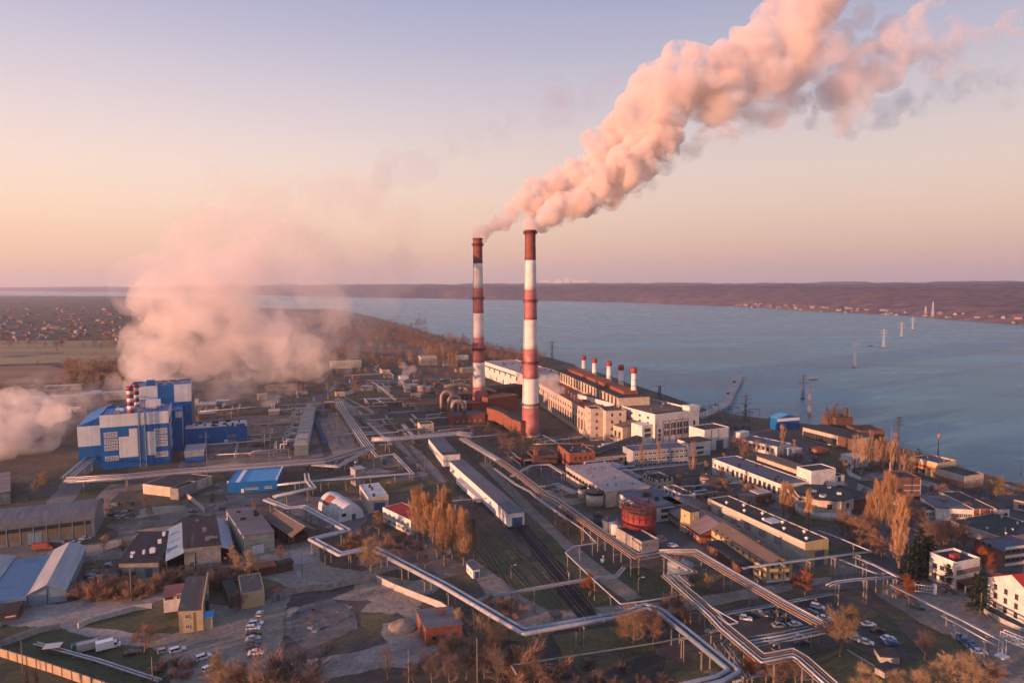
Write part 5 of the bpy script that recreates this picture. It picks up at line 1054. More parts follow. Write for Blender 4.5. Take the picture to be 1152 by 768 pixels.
def pipeline(name,lab,pts,z,pipes,sp=14,sup='T',mat=None,group=None,deck=None,supmat=None,zs=None,first=.5):
    """pts: image pixels, projected at height z; pipes: (lateral offset, height above rack, radius, material)"""
    w_=[P(p[0],p[1],(p[2] if len(p)>2 else z)) for p in pts]
    o0=Vector((w_[0].x,w_[0].y,0)); w_=[p-o0 for p in w_]
    root=thing(name,lab,'pipeline',o0,0,group)
    thin=name!='heating_main'; pipes=[(off*1.02,dz,r*(.62 if thin else .80),m) for off,dz,r,m in pipes]
    for off,dz,r,m in pipes:
        q=fillet(offset(w_,off,dz+r),max(.5,r*1.3)); mb=MB(); mb.tube(q,r,10 if r>.35 else 8)
        if r>=.3:                                    # sheet-metal straps round the lagging
            cb_=mb; qq=offset(w_,off,dz+r)
            for a,b in zip(qq,qq[1:]):
                L_=(b-a).length; d=(b-a).normalized() if L_>0 else None
                for k in range(1,int(L_/5.5)):
                    c=a+d*(k*5.5); cb_.tube([c-d*.13,c+d*.13],r+.045,10,1)
        mb.build('pipe',[m,STEEL],root)
    half=max(abs(p[0])+p[2] for p in pipes)
    if deck:
        mb=MB()
        for a,b in zip(w_,w_[1:]):
            for s in (-half-.2,half+.2):
                d=(b-a).normalized(); n=Vector((-d.y,d.x,0)); mb.bar(a+n*s-Vector((0,0,.2)),b+n*s-Vector((0,0,.2)),.22)
            k=0; L_=(b-a).length
            while k<L_: c=a+d*k; mb.bar(c-n*(half+.2)-Vector((0,0,.2)),c+n*(half+.2)-Vector((0,0,.2)),.13); k+=4
        mb.build('deck_frame',deck,root)
    nS=0
    if sup:
        m=supmat or POST; rest=sp*first
        for a,b in zip(w_,w_[1:]):
            dh=Vector((b.x-a.x,b.y-a.y,0)); L_=dh.length
            if L_<.5: continue
            d=dh.normalized(); n=Vector((-d.y,d.x,0)); s=rest
            while s<L_ and nS<60:
                c=a.lerp(b,s/L_); zt=c.z-.02; mb=MB(); hw_=max(.5,half*.8)
                if sup=='T' and half<.8:
                    mb.bar((c.x,c.y,0),(c.x,c.y,zt-.25),.2); 
                else:
                    for q in (-hw_,hw_): mb.bar((c.x+n.x*q,c.y+n.y*q,0),(c.x+n.x*q,c.y+n.y*q,zt-.3),.24)
                    if sup=='X' : mb.bar((c.x-n.x*hw_,c.y-n.y*hw_,zt*.45),(c.x+n.x*hw_,c.y+n.y*hw_,zt*.45),.15)
                mb.bar((c.x-n.x*(half+.35),c.y-n.y*(half+.35),zt-.3),(c.x+n.x*(half+.35),c.y+n.y*(half+.35),zt-.3),.28)
                mb.build('support',m,root); nS+=1; s+=sp
            rest=max(.1,s-L_)
    return root
PW,PB,PR,PG,PBL=PIPEW,PIPEB,PIPER,PIPEG,PIPEBL
# big twin heating main, left to bottom centre
twinp=[(-.95,0,.8,PW),(.95,0,.8,PW)]
pipeline('heating_main','twin insulated heating main zigzagging from the blue depot to the concrete wall',[(299,563),(324,573),(341,571),(391,598),(351,608),(383,625),(411,619),(421,619)],6,twinp,13,supmat=POST)
pipeline('heating_main','long lit twin heating main running diagonally to the bend below the rail yard',[(421,619),(500,660),(569,701),(590,713),(640,704),(704,693)],6.5,[(-1.05,0,.88,PW),(1.05,0,.88,PB)],14)
pipeline('heating_main','fat twin main coming from behind the bare trees to the corner at bottom right',[(704,693),(726,684),(742,689),(776,716),(826,757),(810,766),(700,792)],6,[(-1.1,0,.85,PB),(1.1,0,.85,PB)],15)
pipeline('heating_main','twin main rising beside the blue depot between the tall dark posts',[(308,560),(353,550),(346,541),(345,534)],6,[(-.9,0,.75,PW),(.9,0,.75,PW)],12)
# wide pipe bridge along the blue boiler house
mixw=[(-3.2,0,.55,PW),(-1.8,0,.45,PW),(-.4,0,.6,PB),(1.1,0,.5,PW),(2.6,0,.55,PW),(-2.4,1.3,.3,PR),(1.8,1.2,.35,PW)]
pipeline('pipe_bridge','wide pipe bridge with many pipes passing in front of the blue boiler house',[(73,541,6),(140,537,6),(200,531,6),(300,524,6),(364,519,6),(413,504,6)],6,mixw,20,sup='X',deck=STEEL)
pipeline('pipe_bridge','short angled pipe bridge leaving the left foot of the blue boiler house',[(76,537),(109,509)],6,[(-3,0,.6,PW),(-1.2,0,.6,PW),(.6,0,.5,PB),(2.2,0,.7,PW)],14,deck=STEEL)
pipeline('pipe_bridge','low wide return loop of pale pipes left of the crossing by the dark pond',[(352,523,5),(380,525,5),(405,511,6),(420,505,6)],5,[(-1.5,0,.5,PW),(0,0,.5,PW),(1.5,0,.5,PW)],14)
pipeline('pipe_bridge','pipe bridge running away from the crossing towards the blue pipe',[(417,506),(413,501),(397,478),(384,459),(381,452)],6,[(-2.6,0,.6,PW),(-1,0,.55,PW),(.6,0,.55,PW),(2.2,0,.6,PW)],16,sup='X',deck=STEEL)
pipeline('pipe_bridge','high straight pipe bridge crossing the tracks from the crossing to the chimney side',[(418,495),(440,494.5),(514,488),(531,489)],7,[(-2.4,0,.6,PW),(-.8,0,.5,PB),(.8,0,.6,PW),(2.4,0,.55,PW),(0,1.4,.4,PW)],18,sup='X',deck=STEEL)
pipeline('pipeline','double pale pipe running from the crossing to the brick-free corner by the rail tracks',[(414,502),(424,514),(443,511),(464,533),(400,538),(350,542),(312,546)],6,[(-.7,0,.55,PW),(.7,0,.55,PW)],13) 
pipeline('pipeline','single thick pipe parallel to the double pipe above the row of small tanks',[(446,531),(411,534),(360,541),(318,545)],5,[(0,0,.75,PB)],15)
pipeline('pipeline','short double pipe north of the crossing beside the dark pond edge',[(414,476),(429,490),(440,500),(426,501)],5,[(-.6,0,.5,PW),(.6,0,.5,PW)],14)
pipeline('pipeline','lit twin pipe running away beside the dusty road below the blue pipe',[(445,450),(430,437),(419,430)],5,[(-.8,0,.6,PW),(.8,0,.6,PW)],16)
pipeline('pipeline','thin cross pipe between the far pipe bridge and the grey pump house',[(390,459),(436,456.5),(423,449),(470,448)],5,[(0,0,.5,PW)],18)
pipeline('pipeline','long thin pale pipe crossing under the steam cloud behind the cooler bank',[(225,463),(300,457),(380,452.5)],6,[(-.6,0,.6,PW),(.6,0,.4,PW)],20)
for i,(y0,y1,lb) in enumerate(((478,476,'first'),(495,491,'second'),(508,505,'third'))):
    pipeline('pipeline',lb+' of three stepped pale pipes from blue annex to cooler bank, counted from the back',[(280,y0+4,1),(285,y0,5),(326,y1,5)],5,[(0,0,.55,PW)],12,group='pipes feeding the cooler bank')
pipeline('pipeline','dull pipe pair lying low along the yard between boiler house and cooler bank',[(230,512),(300,509),(330,507)],2.5,[(-.6,0,.4,PW),(.6,0,.4,PR)],12)
# blue pipe
pipeline('blue_pipe','long bright blue pipe arching across the site towards the farther chimney',[(366,500,1),(353,466,1),(353,447,4),(370,442,6),(376,434,6),(409,428,6),(444,428.5,6),(507,424,6)],6,[(-.5,0,.55,PBL),(.7,0,.5,PBL)],24)
for i,(a,b,lb) in enumerate((((360,462),(369,500),'left'),((363,458),(375,492),'middle'),((372,462),(384,500),'right'))):
    pipeline('blue_pipe',lb+' of three short blue pipes lying on the tan sand strip',[a,b],1.5,[(0,0,.5,PBL)],14,group='blue pipes on the sand')
# main rack down the middle right
pipeline('pipe_bridge','covered pipe bridge running down from the high bridge beside the long white shed',[(520,493),(540,505),(562,518)],7,[(-1.6,0,.6,PW),(0,0,.7,PW),(1.6,0,.6,PW)],13,sup='X',deck=CONC)
pipeline('pipe_rack','orange lit pipe rack going down past the pink roof to the red tank corner',[(562,518),(577,528),(616,558),(624,561),(660,587),(716,626),(742,621.5)],8,[(-1.8,0,.5,PR),(-.7,0,.45,PW),(.5,0,.45,PR),(1.6,0,.4,PW)],13,sup='X',deck=POST)
pipeline('pipe_rack','second sunlit pipe rack hugging the road from the white shed to the red bush',[(556,527),(580,545),(596,553),(604,560),(640,586)],6,[(-.5,0,.4,PW),(.5,0,.4,PW)],12)
pipeline('pipeline','pale pipe loop between brick building and the pink roofed hall',[(576,536),(590,528),(598,524),(618,523),(634,533)],6,[(-.7,0,.5,PW),(.7,0,.5,PW)],12)
pipeline('pipeline','four pale parallel pipes below the loop beside the concrete tanks',[(624,544),(648,555)],3,[(-1.8,0,.4,PW),(-.6,0,.4,PW),(.6,0,.4,PW),(1.8,0,.4,PW)],8)
pipeline('pipeline','thin pipe link between the two racks above the dark yard',[(600,548),(632,545)],6,[(0,0,.4,PB)],12)
pipeline('pipeline','pale pipe link under the nearer chimney leading to the boiler hall',[(600,500),(640,499),(668,502)],4,[(0,0,.55,PW)],14)
pipeline('pipeline','pale pipe in front of the office block along the works road',[(676,532),(720,528),(790,521)],5,[(-.5,0,.45,PW),(.5,0,.45,PW)],14)
pipeline('pipe_rack','zigzag pipe rack from red tank corner around the squat blue grey tank',[(742,621.5),(779,643.5),(761,647),(776,660)],8,[(-.9,0,.45,PW),(.3,0,.45,PW),(1.3,0,.4,PR)],9,sup='X')
pipeline('pipe_rack','long brown and white pipe rack running to the white bend above the car park',[(751,646),(803,692),(816,706),(858,741),(874,738),(892,734.5),(903,741),(941,775)],8,[(-1.7,0,.5,PW),(-.5,0,.45,PW),(.7,0,.4,PR),(1.7,0,.45,PW)],13,sup='X',deck=POST)
pipeline('pipe_loop','white U shaped expansion loop beside the brown and white pipe rack',[(783,668),(801,684),(831,701),(820,703),(808,694)],8.4,[(0,0,.42,PW)],12)
pipeline('pipe_rack','orange topped pipe rack running past the yellow house to the car park',[(742,621.5),(783,621),(820,643),(862,667),(884,680),(925,702)],8,[(-1.8,0,.45,PR),(-.7,0,.45,PW),(.4,0,.45,PW),(1.5,0,.5,PR),(0,1,.3,PW)],13,sup='X',deck=POST)
pipeline('pipe_bridge','flat grey pipe bridge over the parked cars ending at the orange topped rack',[(843,722),(880,715.5),(922,707)],7.5,[(-1.6,0,.55,PB),(0,0,.5,PW),(1.6,0,.5,PG)],18,sup='X',deck=CONC)
# white zigzag over the rail yard
pipeline('pipeline','thin white pipe zigzagging on posts over the lawn beside the rail yard',[(619,571),(641,586),(656,596),(671,611),(645,615),(636,622),(666,651),(698,680),(730,676),(761,671)],7,[(0,0,.42,PW)],12)
pipeline('pipe_gallery','slender ladder like pipe gallery spanning the rail yard up to the red tank rack',[(530,677,6),(549,671,6),(602,661,6),(660,651,6),(694,647,6),(702,637,8)],6,[(-.45,0,.22,PW),(.45,0,.22,PW)],30,deck=STEEL)
pipeline('pipeline','thin pipe on posts crossing low before the long white shed',[(484,566),(520,562.5),(556,560)],5,[(0,0,.3,PW)],14)
# lower right thin lines
pipeline('pipeline','thin dull pipe on tall posts along the bottom behind the dark trees',[(582,760),(575,749),(740,723.5),(767,718),(775,719),(815,711)],6,[(0,0,.42,PG)],38)
pipeline('pipeline','greenish pipe pair curving below the white bend at bottom right',[(820,720),(814,726),(820,733),(842,763)],4,[(-.5,0,.5,PB),(.7,0,.5,PG)],12)
pipeline('pipeline','brownish pipe left of the greenish pair below the white bend',[(812,721),(803,724),(806,730),(838,765)],4,[(0,0,.55,PG)],14)
pipeline('pipeline','low blue grey pipe crossing under the trees at the bottom edge',[(826,768),(848,762),(860,760)],3,[(0,0,.6,PB)],12)
# east racks
pipeline('pipe_rack','pipe line passing the yellow house front to the corner of the east rack',[(836,640),(880,634),(935,627),(981,621)],8,[(0,0,.4,PW),(.9,0,.35,PB)],11,sup='X')
pipeline('pipe_rack','lit pipe running from the round house to the east rack corner',[(921,597),(950,608),(981,621)],8,[(0,0,.4,PW)],11)
pipeline('pipe_rack','sunlit upper line of the east rack ending above the gate',[(961,627),(985,637),(1009,649.5)],8.5,[(0,0,.42,PW),(.9,0,.35,PW)],9,sup='X')
pipeline('pipe_rack','lower inclined line of the east rack from the tan hall to the gate',[(935,626),(965,638),(996,649.5)],7,[(0,0,.5,PB)],12)
pipeline('pipe_rack','near cross line of the east rack with tall legs over the lawn',[(931,659),(940,655),(965,652),(1009,649.5)],8,[(-.7,0,.4,PB),(.5,0,.42,PW)],11,sup='X')
pipeline('pipeline','long low pale pipe along the avenue from the gate to the truss bridge',[(1003,658),(1040,677),(1085,699),(1127,721)],6,[(-.5,0,.45,PW),(.5,0,.4,PB)],14)
pipeline('pipeline','thin white pipe on footed posts parallel to the avenue pipe',[(1059,693),(1085,707),(1121,727)],5,[(0,0,.35,PW)],10,supmat=CONCL)
pipeline('low_pipeline','low double pipe on short blocks between lawn and car park',[(817,690.5),(870,681),(900,675),(936,668)],1.6,[(-.6,0,.4,PW),(.6,0,.4,PB)],8)
# truss bridge
t0=P(1127,716,6); t1=P(1180,738,6); d=(t1-t0); root=thing('truss_bridge','pale steel truss pipe bridge crossing the avenue at the right edge','truss bridge',(t0.x,t0.y,0),math.atan2(d.y,d.x)); Lt=d.length
mb=MB()
for y in (-.9,.9):
    for z in (6,8): mb.bar((0,y,z),(Lt,y,z),.14)
    n=int(Lt/2)
    for k in range(n): a=Lt*k/n; b=Lt*(k+1)/n; mb.bar((a,y,6),(b,y,8) if k%2 else (a,y,8),.08); mb.bar((a,y,8 if k%2 else 6),(b,y,6 if k%2 else 8),.08)
mb.build('truss',WHITEC,root); mb=MB(); mb.tube([(0,0,6.5),(Lt,0,6.5)],.45,8); mb.build('pipe',PW,root)
for x in (.3,Lt*.95):
    mb=MB()
    for dx in (-.6,.6):
        for y in (-.9,.9): mb.bar((x+dx,y,0.4),(x+dx,y,6),.1)
    for k in range(3): mb.bar((x-.6,-.9,k*2),(x+.6,-.9,k*2+2),.06); mb.bar((x-.6,.9,k*2+2),(x+.6,.9,k*2),.06)
    mb.box(x-1.4,x+1.4,-1.6,1.6,0,.45); mb.build('trestle',WHITEC,root)
# row of small vertical vessels behind the single thick pipe
mb=MB(); mb.lathe([(1.3,.8),(1.3,5.2),(.9,5.9),(0,6.1)],n=14); vm1=mb.mesh('shell',pm('vessel_grey',(.30,.30,.31),(.22,.22,.23),scale=.8,rough=.5)); mb=MB(); mb.lathe([(1.5,0),(1.5,.8)],n=14); vm2=mb.mesh('base',CONC)
for i,x in enumerate((345,356,367,378,390,401)):
    p=P(x,530-(x-345)*.06); t=thing('vessel',['leftmost','second','third','fourth','fifth','rightmost'][i]+' of six small grey upright vessels, counted from the left, below the pipe bridge','vessel',p,0,'upright vessels in a row'); ob('shell',vm1,t); ob('base',vm2,t)
tank('green_vessel','small teal green tank on the grass inside the pipe loop',429,522,515,3,pm('teal',(.10,.24,.22),(.07,.18,.17)),STEEL,cone=.4)
tank('grey_tank','left grey tank with a lit side beside the orange bush near the chimneys',474,443,434,5.5,PIPEW,STEEL,cone=.5,group='grey tanks'); tank('grey_tank','right grey tank farther from the orange bush near the chimneys',481,443,435,6,PIPEG,STEEL,cone=.5,group='grey tanks')
tank('green_vessel','little turquoise drum on the lawn left of the red tank rack',680.5,635,629,2.6,pm('teal',(.10,.24,.22),(.07,.18,.17)),STEEL,cone=.2)

pipeline('low_pipeline','pale low double pipe on the dark bank behind the tan boundary wall, lower left',[(40,724),(66,731),(110,743),(180,766)],1.,[(-.5,0,.45,PW),(.5,0,.45,PW)],7)
# ---- thin pipe runs and small plant houses filling the middle yards
pr_=random.Random(21)
def run(px_,py_,along_u,Ln,z,n,lab,g,m=None):
    p=P(px_,py_,0); a=R(19.5); u=Vector((math.cos(a),math.sin(a),0)); v=Vector((-u.y,u.x,0)); d=u if along_u else v; n_=v if along_u else u
    root=thing('pipe_run',lab,'pipe run',p,0,g); k=pr_.random()<.5; e=d*Ln
    for i in range(n):
        o=n_*(i*1.0); pts=[o+Vector((0,0,.3)),o+Vector((0,0,z)),o+e*.55+Vector((0,0,z))]+([o+e*.55+n_*5+Vector((0,0,z)),o+e+n_*5+Vector((0,0,z))] if k else [o+e+Vector((0,0,z))])
        mb=MB(); mb.tube(fillet(pts,.8),.3,8); mb.build('pipe',m or pr_.choice([PIPEW,PIPEW,PIPEB,PIPER]),root)
    for i in range(max(2,int(Ln/9))):
        q=e*((i+.5)/max(2,int(Ln/9)))
        if k and (i+.5)/max(2,int(Ln/9))>.55: q=q+n_*5
        mb=MB(); mb.bar(q,q+Vector((0,0,z-.2)),.16); c=q+n_*(n-1)*.5; mb.bar(c-n_*(n*.5+.3)+Vector((0,0,z-.32)),c+n_*(n*.5+.3)+Vector((0,0,z-.32)),.12); mb.build('support',POST,root)
for (xa,xb,ya,yb,n,lab,g) in [(210,335,462,516,22,'thin pipe run on short posts in the yard between blue annex and cooler bank','pipe runs by the cooler bank'),(385,525,425,500,40,'thin pipe run on posts in the dark yard west of the silver ducts','pipe runs west of the ducts'),(335,470,405,430,12,'thin far pipe run in the scrub beyond the blue pipe','far pipe runs beyond the blue pipe'),(580,700,495,535,16,'low pipe run between nearer chimney and boiler hall','pipe runs under the boiler hall'),(690,800,535,580,14,'low pipe run among the small blocks behind the red tank','pipe runs behind the red tank'),(800,870,545,572,5,'low pipe run along the strip below the white works','pipe runs below the white works')]:
    for k in range(n): run(pr_.uniform(xa,xb),pr_.uniform(ya,yb),pr_.random()<.6,pr_.uniform(18,48),pr_.uniform(2.5,5.5),pr_.randint(1,3),lab,g)
for (xa,xb,ya,yb,n,lab,g) in [(330,525,398,470,26,'small flat roofed plant hut in the yards left of the farther chimney','plant huts left of the chimneys'),(205,330,436,470,8,'small flat roofed plant hut behind the blue annex','plant huts behind the annex'),(700,860,536,575,8,'small flat roofed plant hut among the blocks near the tan hall','plant huts by the tan hall'),(880,1000,500,560,7,'small flat roofed hut in the yard around the oval lawn','huts by the oval lawn'),(0,110,440,470,10,'small pale hut among the sheds at the far left','huts at the far left'),(600,700,500,535,6,'small flat roofed hut between nearer chimney and boiler hall','huts under the boiler hall')]:
    for k in range(n):
        w_,l_,h_=pr_.uniform(5,13),pr_.uniform(4,9),pr_.uniform(3,5.5)
        bld('plant_hut',lab,'hut',P(pr_.uniform(xa,xb),pr_.uniform(ya,yb)),None,None,0,h_,pr_.choice([W_WASH,W_CREAM,W_BRICK,W_GREY,W_WHITE,W_LBLUE]),pr_.choice([R_TAR,R_PALE,R_RUST,R_GREY,R_WHT,R_BRN]),ang=pr_.choice([19.5,23,-71]),w=w_,l=l_,rooft='slab',group=g,door=[('f',.3,1.6,2.2)],win=[('f',1,1,1.4,1.2,1.2,0,.5,.9)])
# ================================================================ TREES
def rdir(r,zb=0): 
    v=Vector((r.gauss(0,1),r.gauss(0,1),r.gauss(0,1)+zb)); return v.normalized()
def twig(mb,p,d,L_,w_,r,m=0):
    s=d.cross(rdir(r))
    if s.length<.05: return
    s=s.normalized()*w_*.5; mb.face([p-s,p+s,p+d*L_],m)
def leafq(mb,p,s,r,m=0):
    a=rdir(r)*s; b=a.cross(rdir(r)).normalized()*s*.7; mb.face([p-a,p+b,p+a,p-b],m)
def branchy(r,h,spread,levels,tips,tb,rad,start=.25,up=.5):
    """grow limbs from a trunk; fills tips with (point, dir) along the thin limbs"""
    tr=[Vector((0,0,0))]; lean=Vector((r.uniform(-.06,.06),r.uniform(-.06,.06),1))
    n=6
    for i in range(1,n+1): tr.append(tr[-1]+lean.normalized()*(h*.72/n)+Vector((r.gauss(0,.01)*h,r.gauss(0,.01)*h,0)))
    tb.tube(tr,rad,6,r2=rad*.25)
    def grow(p,d,L_,rd,lv):
        pts=[p]; dd=d.copy()
        for k in range(3):
            dd=(dd+rdir(r)*.22+Vector((0,0,up*.18))).normalized(); pts.append(pts[-1]+dd*L_/3)
        if rd>.02: tb.tube(pts,rd,4 if lv else 5,r2=rd*.35,caps=False)
        for a,b in zip(pts,pts[1:]):
            for q in range(2): tips.append((a.lerp(b,r.random()),dd))
        if lv>=levels: tips.append((pts[-1],dd)); return
        for k in range(r.randint(3,4)):
            t=r.uniform(.35,1); q=pts[min(3,int(t*3))]; nd=(dd*.8+rdir(r)*.85+Vector((0,0,up*.25))).normalized()
            grow(q,nd,L_*r.uniform(.5,.72),rd*.5,lv+1)
    m=int(9+h*.25)
    for i in range(m):
        t=start+(1-start)*(i+r.random())/m; k=min(n-1,int(t*n)); p=tr[k].lerp(tr[k+1],t*n-k)
        a=i*2.4+r.uniform(-.5,.5); el=r.uniform(.15,.7)+t*.5
        d=Vector((math.cos(a)*math.cos(el),math.sin(a)*math.cos(el),math.sin(el)))
        grow(p,d,spread*(1.05-.45*t)*r.uniform(.75,1.1),rad*.38*(1.1-t*.6),1)
    return tr
TP={}
def proto_tree(kind,var,lod):
    k=(kind,var,lod)
    if k in TP: return TP[k]
    r=random.Random(var*31+lod*7+len(kind)*101); tb=MB(); cb=MB(); dens={0:.8,1:.33,2:.15}[lod]; ws={0:1.,1:1.6,2:2.6}[lod]
    if kind=='poplar':                       # unit tree of 20 m
        h=20; tb.tube([(0,0,0),(.1,0,h*.4),(0,.1,h*.75),(0,0,h*.93)],.32,6,r2=.05)
        nl=int(70*max(.3,dens)); wd=r.uniform(.85,1.1)
        for i in range(nl):
            t=r.uniform(.10,.92); a=r.uniform(0,6.28); z=t*h; rmax=(1.95*math.sin(min(1,(1-t)*1.55+.10)*1.5)+.25)*wd
            p0=Vector((0,0,z*.86)); L_=h*(.10+.13*(1-t)); dr=Vector((math.cos(a),math.sin(a),0)); rr_=rmax*r.uniform(.35,1.05)
            pts=[p0,p0+dr*rr_*.6+Vector((0,0,L_*.35)),p0+dr*rr_+Vector((0,0,L_*1.)),p0+dr*rr_*.95+Vector((0,0,L_*1.5))]
            if lod<2: tb.tube(pts,.06,3,r2=.015,caps=False)
            for q in range(int(62*dens)):
                s=r.random()**.7; k3=min(2,int(s*3)); p=pts[k3].lerp(pts[k3+1],s*3-k3)
                d=(Vector((r.gauss(0,.28),r.gauss(0,.28),1))+dr*.25).normalized()
                twig(cb,p+rdir(r)*r.uniform(0,.35),d,r.uniform(.7,1.7)*(1+.2*ws),.07*ws,r)
        mats=('TRUNKP','F_POP')
    elif kind in('bare','rust','yellow'):
        h=12; tips=[]; branchy(r,h,5.0 if kind=='bare' else 4.,3 if lod<2 else 2,tips,tb,.24)
        n=int((4000 if kind=='bare' else 3800)*dens)
        for q in range(n):
            p,d=tips[r.randrange(len(tips))]
            if kind=='bare': twig(cb,p+rdir(r)*r.uniform(0,.5),(d+rdir(r)*.75+Vector((0,0,.15))).normalized(),r.uniform(.6,1.5),.045*ws,r)
            elif r.random()<.75: leafq(cb,p+rdir(r)*r.uniform(0,.7),r.uniform(.10,.2)*ws**.7,r)
            else: twig(cb,p,(d+rdir(r)*.7).normalized(),r.uniform(.5,1.2),.045*ws,r)
    elif kind=='birch':
        h=14; tips=[]; branchy(r,h,3.6,3 if lod<2 else 2,tips,tb,.2,start=.2,up=1.)
        for q in range(int(4600*dens)):
            p,d=tips[r.randrange(len(tips))]; twig(cb,p+rdir(r)*r.uniform(0,.4),(d+rdir(r)*.6).normalized(),r.uniform(.5,1.4),.045*ws,r)
    elif kind=='shrub':
        for i in range(int(26*max(.4,dens))):
            a=r.uniform(0,6.28); e=r.uniform(.35,1.45); d=Vector((math.cos(a)*math.cos(e),math.sin(a)*math.cos(e),math.sin(e))); b=Vector((r.gauss(0,.5),r.gauss(0,.5),0)); L_=r.uniform(1.8,3.3)
            tb.tube([b,b+d*L_*.5,b+d*L_+Vector((0,0,.3))],.04,3,r2=.01,caps=False)
            for q in range(int(120*dens)): twig(cb,b+d*L_*r.random()**.6+rdir(r)*.25,(d+rdir(r)*.8+Vector((0,0,.3))).normalized(),r.uniform(.4,1.1),.045*ws,r)
    elif kind=='snag':                       # leafless dark tree with a few heavy limbs
        h=13; tips=[]; branchy(r,h,5.5,3,tips,tb,.3,start=.22,up=.6)
        for q in range(int(900*dens)):
            p,d=tips[r.randrange(len(tips))]; twig(cb,p,(d+rdir(r)*.6).normalized(),r.uniform(.6,1.6),.05*ws,r)
    elif kind=='fir':
        h=14; tb.tube([(0,0,0),(0,0,h)],.22,6,r2=.03)
        for i in range(int(150*max(.3,dens))):
            t=r.random()**.8; z=.6+t*(h-.8); a=r.uniform(0,6.28); L_=(1-t)*3.4*r.uniform(.75,1.1)+.25; d=Vector((math.cos(a),math.sin(a),-.22)).normalized(); p=Vector((0,0,z))
            for q in range(int(34*dens)):
                s=r.random()**.6; twig(cb,p+d*L_*s,(d+rdir(r)*.7+Vector((0,0,-.25))).normalized(),r.uniform(.35,.8),.16*ws**.6,r)
    TP[k]=(tb,cb,{},{}); return TP[k]
NAMES={'poplar':'poplar_tree','bare':'bare_tree','rust':'autumn_tree','yellow':'autumn_tree','birch':'birch_tree','shrub':'shrub','snag':'bare_tree','fir':'spruce_tree'}
HT={'poplar':20,'bare':12,'rust':12,'yellow':12,'birch':14,'shrub':3,'snag':13,'fir':14}
TRK={'poplar':TRUNKP,'birch':TRUNKP}
DEF={'poplar':F_POP,'bare':F_BARE,'rust':F_RUST,'yellow':F_YEL,'birch':F_TAN,'shrub':F_GREY,'snag':F_GREY,'fir':F_FIR}
tn=[0]
def tree(kind,p,h,lab,group=None,mat=None,wd=1.,lod=None,var=None):
    if lod is None: lod=0 if p.y<330 else (1 if p.y<620 else 2)
    tn[0]+=1; v=(tn[0]%3) if var is None else var
    tb,cb,tm,cm=proto_tree(kind,v,lod); m=mat or DEF[kind]; bk=TRK.get(kind,TRUNK)
    if bk.name not in tm: tm[bk.name]=tb.mesh('trunk',bk)
    if m.name not in cm: cm[m.name]=cb.mesh('crown',m)
    s=h/HT[kind]; root=thing(NAMES[kind],lab,'shrub' if kind=='shrub' else 'tree',p,rng.uniform(0,6.28),group); root.scale=(s*wd,s*wd,s)
    ob('stems' if kind=='shrub' else 'trunk',tm[bk.name],root); ob('crown',cm[m.name],root); return root
def tr(kind,px,py,h,lab,**k): return tree(kind,P(px,py),h,lab,**k)
# -- singled-out trees, front to back
POPC=[(467,606,549,'leftmost poplar of the dense orange row beside the red roofed office'),(473,611,546,'second poplar from the left in the orange row beside the red roofed office'),(480,615,551,'third poplar in the orange row, tall and thin, before the red roofed office'),
 (488,612,556,'poplar in the left middle of the orange row, lower than its neighbours'),(497,617,545,'tallest poplar of the orange row, just left of its middle'),(503,614,548,'tall poplar standing close right of the tallest in the orange row'),(509,628,566,'broad poplar in the middle of the orange row by the rail yard'),(516,632,568,'poplar right of the middle in the orange row by the rail yard'),(522,636,571,'rightmost poplar of the dense part of the orange row'),(533,628,580,'small slim poplar standing apart at the right end of the orange row'),(500,636,574,'front poplar with low branches before the orange row'),(492,627,566,'second front poplar with low branches before the orange row')]
for x,y,yt,l in POPC: tr('poplar',x,y,hgt(x,y,yt),l,wd=1.15 if x<530 else .75,group='poplars in the orange row by the rail yard')
